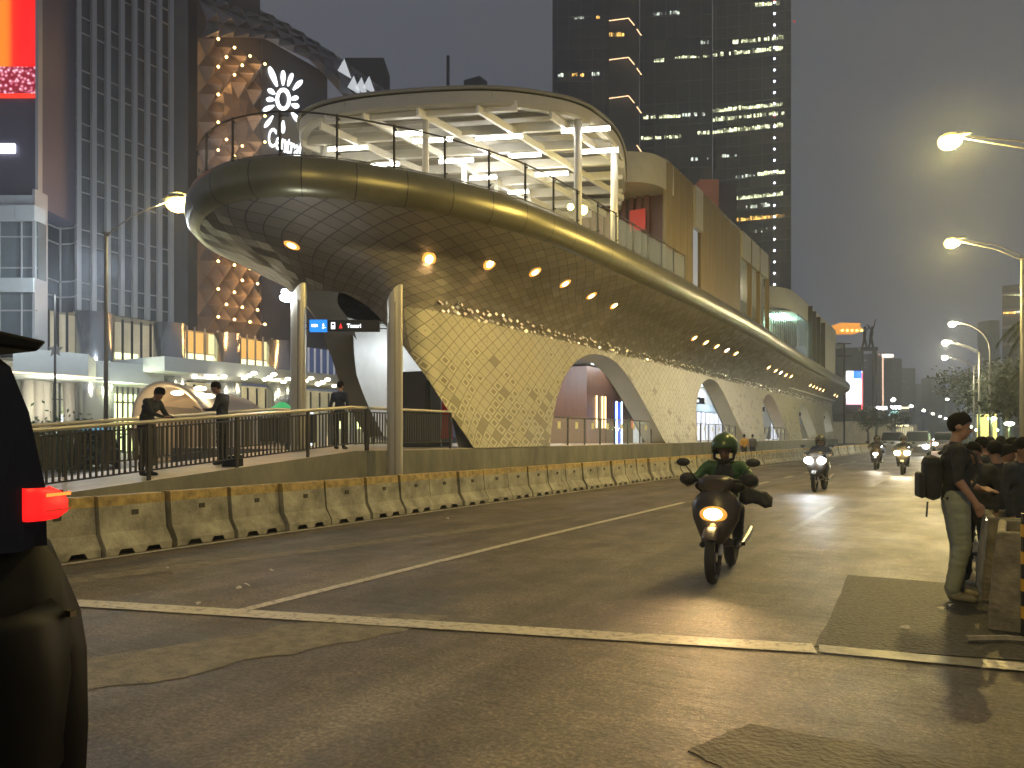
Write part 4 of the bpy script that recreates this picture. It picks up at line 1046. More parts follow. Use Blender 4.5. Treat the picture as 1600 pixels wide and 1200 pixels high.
    if hair:
        h = MB(); nu, nv = 18, 10; rows = []
        for j in range(nv + 1):
            row = []
            for i in range(nu):
                a = 2 * math.pi * i / nu; fr_ = math.sin(a)      # +1 front
                lim = 0.50 - 0.10 * max(0, fr_) + 0.28 * max(0, -fr_) 
                lim = 0.76 - 0.37 * max(0, min(1, (fr_ + 0.25) / 0.95)) ** 0.9 + 0.012 * math.sin(i * 3.7)
                ph = math.pi * lim * j / nv; bump_ = 1 + 0.03 * math.sin(i * 5.1 + j * 2.3) 
                rx_, ry_, rz2 = 0.079 * bump_, 0.099 * bump_, 0.104 + (0.010 if fr_ > 0 else 0)
                tp = 1 - 0.16 * max(0, ph / math.pi - 0.42) / 0.28; row.append(hq(tp * rx_ * math.sin(ph) * math.cos(a), -0.014 + tp * ry_ * math.sin(ph) * math.sin(a), 0.022 + rz2 * math.cos(ph)))
            rows.append(row)
        h.grid(rows, True); ho = h.build("hair", M_hair, body, smooth=True); sd_ = ho.modifiers.new("t", 'SOLIDIFY'); sd_.thickness = 0.007
    # eyes and brows
    if fingers:
        e_ = MB()
        for sx_ in (-1, 1): e_.ell(hq(sx_ * 0.030, 0.079, 0.0), (0.011 * k, 0.006 * k, 0.006 * k), 8, 6, Mh)
        e_.build("eye", M_hair, body)
    return body, hq
M_skin = mat("skin", (0.33, 0.19, 0.12), 0.5); M_skind = mat("skin_dark", (0.25, 0.14, 0.09), 0.55)  # second tone is a darker skin colour
M_blk = mat("black_cotton", (0.018, 0.019, 0.020), 0.85, var=0.4, vscale=12, bump=0.5, bscale=14)
M_navy = mat("navy_cotton", (0.022, 0.026, 0.035), 0.85, var=0.35, vscale=8, bump=0.5, bscale=14)
M_grn = mat("green_jacket", (0.018, 0.070, 0.020), 0.6, var=0.2, vscale=6, bump=0.5, bscale=14)
M_jean = mat("pale_olive_jeans", (0.26, 0.28, 0.21), 0.85, var=0.12, vscale=5, bump=0.5, bscale=18)
M_shoe = mat("worn_shoe", (0.20, 0.18, 0.12), 0.7, var=0.3, vscale=20); M_shoed = mat("dark_shoe", (0.03, 0.03, 0.03), 0.6)
M_yshirt = mat("yellow_orange_shirt", (0.62, 0.34, 0.04), 0.8); M_gshirt = mat("grey_shirt", (0.10, 0.09, 0.09), 0.8)
# the man with the backpack: stands in profile, looking right
man, hq = person("tall young man in black tee and pale jeans standing in profile at the road edge", (-0.02, 8.12, 0.0), R(-78),
    dict(chin=(0.01, 0.12, 1.56), elR=(0.225, -0.03, 1.13), wrR=(0.255, 0.10, 0.93), haR=(0.25, 0.14, 0.84), elL=(-0.24, 0.07, 1.12), wrL=(-0.17, 0.25, 1.02), haL=(-0.12, 0.33, 1.02),
         knR=(0.10, 0.03, 0.50), anR=(0.10, -0.05, 0.09), toR=(0.13, 0.12, 0.035), knL=(-0.10, 0.05, 0.50), anL=(-0.10, 0.03, 0.09), toL=(-0.12, 0.19, 0.035)),
    [M_blk, M_jean, M_skin, M_shoe, 'short'], 1.715, vox=0.011, fingers=True)
bp_ = thing("backpack", "black backpack worn on the back of the tall man with pale jeans", "backpack", (-0.215, 8.10, 1.13), R(-78))
g = MB(); g.box((0, 0, 0.0), (0.28, 0.15, 0.42)); a_ = g.build("pack_body", M_blk, bp_, bevel=0.07)
g = MB(); g.box((0, -0.095, -0.07), (0.24, 0.06, 0.24)); g.build("front_pocket", M_blk, bp_, bevel=0.025)
for sx_ in (-1, 1):
    g = MB(); g.tube([(sx_ * 0.10, 0.08, 0.22), (sx_ * 0.12, 0.20, 0.305), (sx_ * 0.12, 0.33, 0.22), (sx_ * 0.13, 0.37, 0.05), (sx_ * 0.13, 0.28, -0.12), (sx_ * 0.12, 0.10, -0.19)], 0.017, 6); g.build("shoulder_strap", M_navy, bp_)
g = MB(); g.tube([(0.1, -0.05, -0.22), (0.1, -0.06, -0.36)], 0.008, 5); g.build("hanging_strap", M_navy, bp_)
ci = thing("cigarette", "small glowing cigarette held low in the hand of the tall man", "cigarette", man.matrix_basis @ Vector((0.24, 0.19, 0.80)))
g = MB(); g.tube([(0, 0, 0), (0.0, -0.05, -0.02)], 0.004, 6); g.build("paper", M_white, ci)
g = MB(); g.ell((0, -0.052, -0.021), 0.006, 8, 6); g.build("ember", emis("ember", (1, 0.8, 0.5), 6), ci)
# crowd on the right
def atx_ray(px, Y):
    d = ray(px, HY); return d.x * Y / d.y
crowd = [  # px, Y, top z, facing, shirt, label
 (1592, 8.7, 1.50, -120, M_navy, "dark clothed person at right edge turned away, nearest of the crowd"),
 (1556, 9.3, 1.46, 20, M_blk, "person in black seen from behind between the tall man and the right edge"),
 (1526, 9.2, 1.45, 160, M_blk, "person in black facing us right behind the tall man's shoulder"),
 (1541, 11.2, 1.50, 60, M_navy, "shorter person in navy standing second row of the waiting crowd, left one"),
 (1573, 11.0, 1.49, -60, M_blk, "person in black in the second row of the crowd, middle one"),
 (1600, 11.4, 1.50, 0, M_navy, "person in navy in the second row of the crowd, right one"),
 (1549, 14.0, 1.50, 30, M_blk, "far crowd member under the trees, left of three far heads"),
 (1564, 14.6, 1.51, 10, M_navy, "far crowd member under the trees, middle of three far heads"),
 (1580, 14.2, 1.49, -20, M_blk, "far crowd member under the trees, right of three far heads"),
 (1510, 10.3, 1.36, 100, M_blk, "low figure in black right beside the tall man's elbow"),
 (1566, 9.9, 1.42, -100, M_navy, "figure in navy squeezed between the nearest two crowd members"),
 (1586, 12.4, 1.47, 45, M_blk, "figure in black in the third row of the crowd, right of the middle"),
 (1531, 13.2, 1.44, -30, M_blk, "figure in black in the third row of the crowd, left end"),
 (1600, 9.9, 1.46, 170, M_blk, "figure in black cut by the right edge behind the nearest person"),
 (1517, 12.5, 1.40, 90, M_blk, "low crowd member in black just right of the tall man's face"),
]
for n_, (px, Y, top, rz, sh, lab) in enumerate(crowd):
    pose = dict(elR=(0.24, 0.06, 1.12), wrR=(0.12, 0.24, 1.10), haR=(0.05, 0.30, 1.14)) if n_ % 2 else {}
    pose.update(hd=(0.01, 0.06, 1.60), chin=(0.01, 0.12, 1.525))
    person(lab, (atx_ray(px, Y), Y, 0.0), R(rz), pose, [sh, M_blk, M_skind, M_shoed, 'long'], top, group="crowd waiting at the roadside", vox=0.026 if Y < 12 else 0.035)
# people on the ramp
def ramp_person(lab, x, y, rz, pose, mats, h, g_="people on the ramp"):
    return person(lab, (x, y, rz_(y)), rz, pose, mats, h, group=g_, vox=0.022)
ramp_person("person in black leaning on the ramp railing, farther left of the two", -12.35, 8.2, R(-70), dict(nk=(0.0, 0.16, 1.40), hd=(0, 0.26, 1.50), chin=(0, 0.33, 1.43), chs=(0, 0.09, 1.26), shR=(0.18, 0.13, 1.36), shL=(-0.18, 0.13, 1.36),
    elR=(0.25, 0.30, 1.14), wrR=(0.16, 0.48, 1.08), haR=(0.10, 0.55, 1.08), elL=(-0.27, 0.22, 1.12), wrL=(-0.2, 0.45, 1.06), haL=(-0.14, 0.54, 1.06)), [M_blk, M_blk, M_skind, M_shoed, 'long'], 1.66)
ramp_person("person in navy shirt looking down at a phone beside the ramp railing", -12.4, 9.85, R(120), dict(nk=(0, 0.05, 1.44), hd=(0, 0.13, 1.57), chin=(0, 0.17, 1.485), elR=(0.235, 0.08, 1.13), wrR=(0.12, 0.30, 1.13), haR=(0.06, 0.37, 1.15), elL=(-0.235, 0.08, 1.13), wrL=(-0.12, 0.30, 1.12), haL=(-0.05, 0.37, 1.14)), [M_navy, M_blk, M_skind, M_shoed, 'long'], 1.66)
ph = thing("mobile_phone", "dark phone held in front of the person in the navy shirt", "phone", (-12.86, 9.62, 1.12 + rz_(9.85)), R(120)); g = MB(); g.box((0, 0, 0), (0.08, 0.15, 0.012), mtx=Matrix.Rotation(R(25), 3, 'X')); g.build("phone_body", M_black, ph)
bg_ = thing("laptop_bag", "dark bag standing on the ramp floor at the feet of the phone user", "bag", (-12.0, 9.75, rz_(9.75)), R(20)); g = MB(); g.add([(-0.2, -0.08, 0), (0.2, -0.08, 0), (0.2, 0.08, 0), (-0.2, 0.08, 0), (-0.05, -0.06, 0.2), (0.2, -0.06, 0.22), (0.2, 0.06, 0.22), (-0.05, 0.06, 0.2)], [(0, 3, 2, 1), (4, 5, 6, 7), (0, 1, 5, 4), (1, 2, 6, 5), (2, 3, 7, 6), (3, 0, 4, 7)]); g.build("bag_body", M_blk, bg_, bevel=0.02)
ramp_person("person in dark shirt seen from behind left of the white pylon leg", atx_ray(531, 13.9), 13.9, R(15), dict(haR=(0.12, 0.25, 1.0), wrR=(0.18, 0.2, 1.0)), [M_navy, M_blk, M_skind, M_shoed, 'short'], 1.68)
for lab, px, Y, sh, x0 in [("walker in yellow orange shirt between the barriers and the station wall", 1163, 44.2, M_yshirt, 0), ("walker in dark shirt beside the walker in yellow orange", 1176, 45.8, M_gshirt, 0), ("walker in dark clothes half hidden behind the green helmet rider", 1136, 40.5, M_blk, 0)]:
    person(lab, (atx_ray(px, Y), Y, 0.0), R(10), dict(wrR=(0.25, 0.16, 0.95), haR=(0.24, 0.2, 0.9)), [sh, M_blk, M_skind, M_shoed, 'short'], 1.6, group="people walking beside the station", vox=0.03)

# ================================================================ SCOOTERS
M_tyre = mat("tyre_rubber", (0.015, 0.015, 0.015), 0.8); M_scoot = mat("dark_scooter_plastic", (0.045, 0.036, 0.028), 0.35, 0.2)
M_chrome = mat("scooter_metal", (0.4, 0.38, 0.34), 0.3, 0.9)
def wheel(parent, y, r, w, name="wheel"):
    g = MB(); n = 26; m_ = 8; rows = []
    for j in range(m_):
        b_ = 2 * math.pi * j / m_
        rows.append([((w / 2) * math.cos(b_), y + (r - w * 0.55 + w * 0.55 * math.sin(b_)) * math.cos(2 * math.pi * i / n), r + (r - w * 0.55 + w * 0.55 * math.sin(b_)) * math.sin(2 * math.pi * i / n)) for i in range(n)])
    g.grid(rows + [rows[0]], True); wo = g.build(name, M_tyre, parent, smooth=True)
    h = MB(); h.tube([(-w * 0.4, y, r), (w * 0.4, y, r)], 0.05, 12)
    for k in range(5):
        a = 2 * math.pi * k / 5; h.bar((0, y, r), (0, y + math.cos(a) * (r - w), r + math.sin(a) * (r - w)), 0.03, 0.03)
    h.tube([(-w * 0.3, y, r), (w * 0.3, y, r)], r - w * 0.95, 20, cap=False)
    h.build("rim", M_chrome, wo)
def loft(secs, m, name, parent, smooth=True, closed_ends=True):
    g = MB(); g.grid(secs, True)
    if closed_ends: g.add(secs[0], [tuple(range(len(secs[0])))[::-1]]); g.add(secs[-1], [tuple(range(len(secs[-1])))])
    return g.build(name, m, parent, smooth=smooth)
def ovsec(cx, y, cz, rx, rz, n=14, e=0.8, tilt=0.0):
    out = []
    for k in range(n):
        a = 2 * math.pi * k / n; x = math.copysign(abs(math.cos(a)) ** e, math.cos(a)) * rx; z = math.copysign(abs(math.sin(a)) ** e, math.sin(a)) * rz
        out.append((cx + x, y + tilt * z, cz + z))
    return out
def scooter(label, loc, rz, lights=1, lens=None, power=40, col=(1, 0.75, 0.4), group=None):
    """front points to -Y"""
    t = thing("scooter", label, "scooter", loc, rz, group)
    wheel(t, -0.62, 0.28, 0.10, "front_wheel"); wheel(t, 0.62, 0.28, 0.12, "rear_wheel")
    # horizontal sections through the front apron (rings at heights)
    secs = []
    for z, w, yf, yb in [(0.42, 0.10, -0.66, -0.40), (0.52, 0.17, -0.66, -0.34), (0.66, 0.235, -0.62, -0.28), (0.80, 0.255, -0.58, -0.26), (0.90, 0.20, -0.54, -0.26), (0.96, 0.12, -0.50, -0.28)]:
        secs.append([(w * math.cos(a), (yf + yb) / 2 + (yb - yf) / 2 * math.sin(a), z) for a in [2 * math.pi * q / 16 for q in range(16)]])
    loft(secs, M_scoot, "front_apron", t)
    g = MB(); n = 12
    rows = [[(sx_ * 0.075, -0.62 + 0.31 * math.cos(a), 0.28 + 0.31 * math.sin(a)) for a in [math.pi * (0.28 + 0.5 * q / n) for q in range(n + 1)]] for sx_ in (-1, -0.4, 0.4, 1)]
    rows[1] = [(x, -0.62 + (y_ + 0.62) * 1.06, 0.28 + (z - 0.28) * 1.06) for x, y_, z in rows[1]]; rows[2] = [(x, -0.62 + (y_ + 0.62) * 1.06, 0.28 + (z - 0.28) * 1.06) for x, y_, z in rows[2]]
    g.grid(rows); fo_ = g.build("front_mudguard", M_scoot, t, smooth=True); fo_.modifiers.new("s", 'SOLIDIFY').thickness = 0.01
    g = MB(); g.tube([(-0.07, -0.60, 0.30), (-0.07, -0.46, 0.62)], 0.022, 8); g.tube([(0.07, -0.60, 0.30), (0.07, -0.46, 0.62)], 0.022, 8); g.build("fork", M_chrome, t)
    loft([ovsec(0, -0.50, 1.00, 0.10, 0.07), ovsec(0, -0.45, 1.02, 0.19, 0.09), ovsec(0, -0.36, 1.04, 0.17, 0.07), ovsec(0, -0.30, 1.04, 0.08, 0.04)], M_scoot, "handlebar_cowl", t)
    g = MB(); g.tube([(-0.34, -0.28, 1.05), (-0.16, -0.36, 1.05), (0.16, -0.36, 1.05), (0.34, -0.28, 1.05)], 0.018, 8); g.build("handlebar", M_dark, t)
    for sx_ in (-1, 1):
        g = MB(); g.tube([(sx_ * 0.22, -0.34, 1.06), (sx_ * 0.33, -0.34, 1.20)], 0.008, 6); g.ell((sx_ * 0.36, -0.35, 1.24), (0.075, 0.02, 0.045), 12, 8); g.build("mirror", M_dark, t, smooth=True)
    loft([ovsec(0, -0.28, 0.40, 0.16, 0.05), ovsec(0, 0.05, 0.36, 0.15, 0.06), ovsec(0, 0.25, 0.42, 0.14, 0.12), ovsec(0, 0.45, 0.60, 0.17, 0.17), ovsec(0, 0.75, 0.66, 0.14, 0.13), ovsec(0, 0.98, 0.74, 0.06, 0.05)], M_scoot, "rear_body", t)
    loft([ovsec(0, 0.02, 0.74, 0.11, 0.05), ovsec(0, 0.2, 0.77, 0.15, 0.06), ovsec(0, 0.6, 0.80, 0.15, 0.06), ovsec(0, 0.88, 0.83, 0.09, 0.04)], M_blk, "seat", t)
    g = MB(); g.tube([(0.15, 0.30, 0.30), (0.16, 0.75, 0.36), (0.16, 0.95, 0.40)], [0.03, 0.05, 0.055], 10); g.build("exhaust", M_chrome, t)
    g = MB(); g.tube([(-0.22, 0.15, 0.33), (0.22, 0.15, 0.33)], 0.02, 8); g.build("foot_pegs", M_dark, t)
    lm = lens or emis("warm_headlight", (1.0, 0.70, 0.30), 38)
    if lights == 1:
        g = MB(); g.ell((0, -0.615, 0.72), (0.095, 0.05, 0.058), 16, 10); g.build("headlight", lm, t, smooth=True)
        g = MB(); g.ell((0, -0.63, 0.60), (0.03, 0.02, 0.028), 10, 8); g.build("lower_lamp", emis("amber_lamp", (1, 0.42, 0.08), 3), t)
        g = MB(); g.ell((0, -0.598, 0.715), (0.14, 0.035, 0.085), 16, 10); g.build("headlight_halo", mat("orange_halo_ring", (0.4, 0.2, 0.06), 0.4, emit=(1.0, 0.42, 0.06), es=0.55), t, smooth=True)  # orange halo round the headlight, painted as a glowing shell
        spot("headlight_beam", (0, -0.68, 0.74), power, col, t, 75, 0.05, 0.9, (R(72), 0, R(180)))
    else:
        for sx_ in (-1, 1):
            g = MB(); g.ell((sx_ * 0.17, -0.60, 0.86), (0.11, 0.05, 0.09), 14, 8); g.build("headlight", lm, t, smooth=True)
        spot("headlight_beam", (0, -0.70, 0.84), power, col, t, 80, 0.05, 0.9, (R(74), 0, R(180)))
    return t
RPZ = 0.07
RP = dict(pel=(0, 0, 0.80), wst=(0, -0.01, 0.95), chs=(0, 0.03, 1.17), nk=(0, 0.06, 1.31), hd=(0, 0.10, 1.45), chin=(0, 0.155, 1.38),
          shR=(0.19, 0.05, 1.25), shL=(-0.19, 0.05, 1.25), elR=(0.34, 0.22, 1.08), wrR=(0.33, 0.44, 1.07), haR=(0.33, 0.50, 1.07), elL=(-0.34, 0.22, 1.08), wrL=(-0.33, 0.44, 1.07), haL=(-0.33, 0.50, 1.07),
          hpR=(0.10, 0.02, 0.82), hpL=(-0.10, 0.02, 0.82), knR=(0.20, 0.42, 0.72), knL=(-0.20, 0.42, 0.72), anR=(0.17, 0.32, 0.40), anL=(-0.17, 0.32, 0.40), toR=(0.18, 0.45, 0.345), toL=(-0.18, 0.45, 0.345))
RP = {k: (v[0], v[1], v[2] - (RPZ if k[:2] not in ('an', 'to', 'kn') else 0)) for k, v in RP.items()}
def rider(label, sc_loc, rz, mats, hm, group=None, vox=0.018, jacket=None):
    M_ = Matrix.Rotation(rz, 3, 'Z'); off = M_ @ Vector((0, 0.22, 0.0))
    b, hq = person(label, Vector(sc_loc) + off, rz + math.pi, RP, mats, 1.72, hair=False, vox=vox, group=group)
    g = MB(); rows = []
    for j in range(11):
        ph = math.pi * 0.74 * j / 10; row = []
        for i in range(20):
            a = 2 * math.pi * i / 20; fr_ = math.sin(a)
            p2 = ph * (0.60 if fr_ > 0.62 else 0.72 if fr_ > 0.5 else 1.0)
            row.append(hq(0.128 * math.sin(p2) * math.cos(a), -0.012 + 0.148 * math.sin(p2) * math.sin(a), 0.015 + 0.142 * math.cos(p2)))
        rows.append(row)
    g.grid(rows, True); ho = g.build("helmet", hm, b, smooth=True); ho.modifiers.new("t", 'SOLIDIFY').thickness = 0.02
    g = MB(); g.bar(hq(-0.10, 0.10, 0.035), hq(0.10, 0.10, 0.035), 0.07, 0.012); g.build("helmet_peak", M_dark, b)
    g = MB()
    for sx_ in (-1, 1): g.tube([hq(sx_ * 0.115, 0.02, -0.01), hq(sx_ * 0.10, 0.06, -0.10), hq(0, 0.09, -0.135)], 0.02, 6)
    g.build("chin_strap", M_dark, b)
    return b, hq
M_helm = mat("green_helmet", (0.045, 0.085, 0.02), 0.3, 0.1); M_helmd = mat("dark_helmet", (0.03, 0.03, 0.03), 0.3)
S1 = (-2.22, 8.30, 0); r1 = R(6)
scooter("dark scooter with one warm headlight coming toward us in the near lane", S1, r1, 1, None, 70, (1.0, 0.62, 0.28), "scooters coming up the road")
rb1, hq1 = rider("scooter rider with green helmet and green and black jacket", S1, r1, [M_grn, M_blk, M_skind, M_shoed, 'long'], M_helm, "riders on the scooters", 0.015)
# black front of the jacket and lap flap
g = MB(); rows = []
for z, w, yf in [(1.24, 0.055, 0.135), (1.17, 0.085, 0.170), (1.08, 0.105, 0.19), (0.95, 0.12, 0.18), (0.85, 0.13, 0.17)]:
    rows.append([(w * t_, yf - 0.04 * abs(t_) ** 2, z) for t_ in (-1, -0.5, 0, 0.5, 1)])
g.grid(rows); jf = g.build("jacket_front", M_blk, rb1, smooth=True); jf.modifiers.new("s", 'SOLIDIFY').thickness = 0.015
g = MB(); rows = []
for q in range(6):
    t_ = q / 5; rows.append([(-0.18 - 0.30 * t_, 0.10 + 0.10 * u - 0.30 * t_, 1.02 - 0.18 * t_ - 0.22 * u * (1 - 0.5 * t_) + 0.02 * math.sin(q * 2 + u * 3)) for u in (0, 0.25, 0.5, 0.75, 1)])
g.grid(rows); jf = g.build("flying_coat_tail", M_blk, rb1, smooth=True); jf.modifiers.new("s", 'SOLIDIFY').thickness = 0.012
g = MB(); g.ell((-0.32, 0.52, 1.06), (0.09, 0.10, 0.07), 12, 8); g.ell((0.32, 0.52, 1.06), (0.09, 0.10, 0.07), 12, 8); g.build("hand_covers", M_blk, rb1, smooth=True)
g = MB(); g.ell((0, 0.40, 0.98), (0.27, 0.17, 0.10), 16, 10); g.build("rain_cover", M_blk, rb1, smooth=True)
S2 = (-3.28, 22.2, 0)
M_wh = emis("white_headlight", (0.86, 0.95, 1.0), 45)
scooter("scooter with two white headlights in the middle lane farther back", S2, R(-3), 2, M_wh, 60, (0.85, 0.95, 1.0), "scooters coming up the road")
rider("rider in dark jacket on the scooter with two white headlights", S2, R(-3), [M_navy, M_blk, M_skind, M_shoed, 'long'], M_helmd, "riders on the scooters", 0.026)
for nm_, lr, Sx, lm, pw in [("far scooter with a cool white headlight near the barrier lane", "rider of the far scooter with the cool white headlight", (-3.15, 37.6, 0), M_wh, 40), ("far scooter with a large yellow headlight, brightest in the distance", "rider of the far scooter with the large yellow headlight", (-1.86, 33.4, 0), emis("yellow_headlight", (1, 0.86, 0.4), 60), 60)]:
    scooter(nm_, Sx, 0, 1 if 'cool' in nm_ else 2, lm, pw, (1, 0.9, 0.7), "scooters coming up the road")
    rider(lr, Sx, 0, [M_navy, M_blk, M_skind, M_shoed, 'long'], M_helmd, "riders on the scooters", 0.035)

# ================================================================ CARS
M_carb = mat("black_car_paint", (0.004, 0.004, 0.005), 0.5, 0.0, spec=0.10); M_carg = mat("grey_car_paint", (0.12, 0.12, 0.13), 0.3, 0.4); M_cglass = mat("tinted_glass", (0.006, 0.006, 0.008), 0.22, 0.0, spec=0.3)
M_tail = emis("tail_lamp_red", (1.0, 0.012, 0.012), 0.8); M_tailo = emis("tail_lamp_orange", (1.0, 0.16, 0.02), 1.6)
def car(label, loc, rz, paint, L=4.4, Wd=1.76, H=1.86, near=False, group=None, head=None):
    """rear at local y=0 facing +Y, nose at y=-L"""
    t = thing("car", label, "car", loc, rz, group); hw = Wd / 2
    def sec(y0, pts):   # half profile (x,z) mirrored
        return [(x, y0, z) for x, z in pts] + [(-x, y0, z) for x, z in pts[::-1]]
    # cross-sections of lower body
    def body(y0, top, k=1.0, low=0.28): return [(x, y0, z) for x, z in [(hw * k * 0.90, low), (hw * k * 0.985, low + 0.14), (hw * k, 0.62), (hw * k * 0.99, 0.86), (hw * k * 0.955, top - 0.06), (hw * k * 0.90, top)]] + [(-x, y0, z) for x, z in [(hw * k * 0.90, top), (hw * k * 0.955, top - 0.06), (hw * k * 0.99, 0.86), (hw * k, 0.62), (hw * k * 0.985, low + 0.14), (hw * k * 0.90, low)]]
    ybelt = 1.22
    secs = [body(0.15, 0.84, 0.93, 0.34), body(0.13, 1.04, 0.965, 0.32), body(0.06, 1.20, 0.975, 0.28), body(-0.03, 1.28, 0.98), body(-0.15, ybelt, 0.985), body(-0.6, ybelt, 1.0), body(-L * 0.55, ybelt - 0.05, 1.0), body(-L * 0.74, 1.10, 1.0), body(-L * 0.94, 0.92, 0.97), body(-L, 0.72, 0.86, 0.32)]
    loft(secs[::-1], paint, "body", t, smooth=True)
    def cab(y0, zb, zt, kb, kt): return [(hw * kb, y0, zb), (hw * (kb * 0.45 + kt * 0.55), y0, zb + (zt - zb) * 0.55), (hw * kt, y0, zt - 0.05), (hw * kt * 0.86, y0, zt)] + [(-hw * kt * 0.86, y0, zt), (-hw * kt, y0, zt - 0.05), (-hw * (kb * 0.45 + kt * 0.55), y0, zb + (zt - zb) * 0.55), (-hw * kb, y0, zb)]
    loft([cab(-L * 0.74, 1.05, 1.14, 0.9, 0.84), cab(-L * 0.56, 1.12, H - 0.08, 0.95, 0.80), cab(-L * 0.45, 1.14, H - 0.01, 0.96, 0.80), cab(-L * 0.22, 1.17, H, 0.965, 0.80), cab(-0.50, 1.19, H - 0.03, 0.965, 0.82), cab(-0.16, 1.19, H - 0.07, 0.97, 0.86), cab(-0.07, 1.19, H - 0.09, 0.985, 0.915), cab(-0.035, 1.20, 1.64, 0.985, 0.95), cab(0.0, 1.20, 1.42, 0.985, 0.975)], M_cglass, "cabin", t, smooth=False)
    loft([[(x * hw, y0, z) for x, z in [(0.80, z0), (0.70, z0 + 0.04), (-0.70, z0 + 0.04), (-0.80, z0)]] for y0, z0 in [(-L * 0.52, H - 0.06), (-L * 0.4, H - 0.01), (-0.55, H - 0.03), (-0.42, H - 0.04)]], paint, "roof_panel", t, smooth=False)
    for y0 in (-0.75, -L * 0.82):
        for sx_ in (-1, 1):
            g = MB(); g.tube([(sx_ * (hw - 0.20), y0, 0.32), (sx_ * (hw - 0.01), y0, 0.32)], 0.32, 22); w_ = g.build("wheel", M_tyre, t, smooth=False)
            g = MB(); g.tube([(sx_ * (hw - 0.02), y0, 0.32), (sx_ * (hw + 0.005), y0, 0.32)], 0.20, 18); g.build("rim", M_chrome, w_)
    for sx_ in (-1, 1):
        if near:
            g = MB(); g.grid([[(sx_ * hw * 0.915, 0.085 - q_, z), (sx_ * hw * 0.965, 0.07 - q_, z), (sx_ * hw * 1.01, -0.02, z), (sx_ * hw * 1.008, -0.065, z)] for z, q_ in ((1.275, 0.03), (1.295, 0.0), (1.33, 0.0), (1.355, 0.02), (1.37, 0.05))])
            g2 = g.build("taillight", M_tail, t, smooth=True); g2.modifiers.new("s", 'SOLIDIFY').thickness = -0.03
            g = MB(); g.grid([[(sx_ * hw * 0.925, 0.092, z), (sx_ * hw * 0.968, 0.077, z), (sx_ * hw * 1.013, -0.015, z)] for z in (1.343, 1.352)]); g.build("lamp_strip", M_tailo, g2)
            g = MB(); g.grid([[(sx_ * hw * 0.70, 0.06, z), (sx_ * hw * 0.80, 0.075, z), (sx_ * hw * 0.91, 0.082, z)] for z in (1.285, 1.32, 1.355)]); g.build("inner_lens", mat("dark_red_lens", (0.12, 0.004, 0.004), 0.2, emit=(1, 0.01, 0.01), es=0.10), g2)
            g = MB(); g.grid([[(sx_ * hw * 0.93, 0.092, z), (sx_ * hw * 0.968, 0.077, z), (sx_ * hw * 1.013, -0.015, z)] for z in (1.300, 1.304)]); g.build("lens_rib", mat("rib_dark_red", (0.1, 0.0, 0.0), 0.3, emit=(0.6, 0.0, 0.0), es=0.4), g2)
        else:
            g = MB(); g.ell((sx_ * hw * 0.75, -L + 0.0, 0.72), (0.22, 0.10, 0.15), 12, 8); g.build("headlight", head or M_wh, t)
            g = MB(); g.box((sx_ * hw * 0.85, 0.05, 1.05), (0.2, 0.1, 0.25)); g.build("taillight", M_tail, t)
    return t
cn = car("black people carrier at left edge with lit red taillight, driving out of frame", (-3.16, 1.21, 0), 0, M_carb, near=True)
# rear spoiler, bumper trim, mud of detail on the near car
g = MB(); g.ext([(-0.76, -0.50, 1.80), (-0.76, 0.03, 1.775), (-0.76, 0.06, 1.81), (-0.76, -0.45, 1.875)], (0, 0, 0), (1.52, 0, 0)); g.build("roof_spoiler", M_carb, cn, bevel=0.01)
g = MB(); rows = []
for z, o_ in [(0.50, 0.03), (0.56, 0.07), (0.80, 0.085), (0.97, 0.07), (1.02, 0.02)]:
    rows.append([(x, 0.06 + o_ - q, z) for x, q in [(-0.86, 0.20), (-0.82, 0.07), (-0.6, 0.02), (0, 0.0), (0.6, 0.02), (0.82, 0.07), (0.895, 0.20), (0.90, 0.5)]])
g.grid(rows); b_ = g.build("bumper", M_carb, cn, smooth=True); b_.modifiers.new("s", 'SOLIDIFY').thickness = 0.03
g = MB(); g.box((0.82, 0.075, 0.985), (0.10, 0.02, 0.018)); g.box((0.66, 0.125, 0.985), (0.14, 0.02, 0.016)); g.build("chrome_trim", mat("bright_trim", (0.7, 0.6, 0.4), 0.15, 1.0), cn)
g = MB(); hp3 = [atf(px, py, 2.36) - Vector(cn.location) for px, py in [(-25, 892), (8, 896), (20, 905), (16, 930)]]; g.tube(hp3, 0.011, 8); g.build("door_handle", mat("chrome_handle", (0.8, 0.7, 0.45), 0.15, 1.0), cn)
car("distant car with two white headlights, left one of the far pair", (-5.0, 76, 0), 0, M_carg, group="cars coming from far away")
car("distant car with white headlights in the middle of the far road", (-2.7, 68, 0), 0, M_carg, group="cars coming from far away")
car("distant car with warm headlights behind the tall man's shoulder", (-1.3, 90, 0), 0, M_carg, group="cars coming from far away", head=emis("orange_headlight", (1.0, 0.6, 0.4), 60))
for q, (x, y_, lab) in enumerate([(-4.6, 130, "tiny far car in the queue left of the road centre"), (-1.5, 150, "tiny far car in the queue right of the road centre"), (-3.6, 185, "tiniest far car at the end of the road")]):
    car(lab, (x, y_, 0), 0, M_carg, group="cars coming from far away")

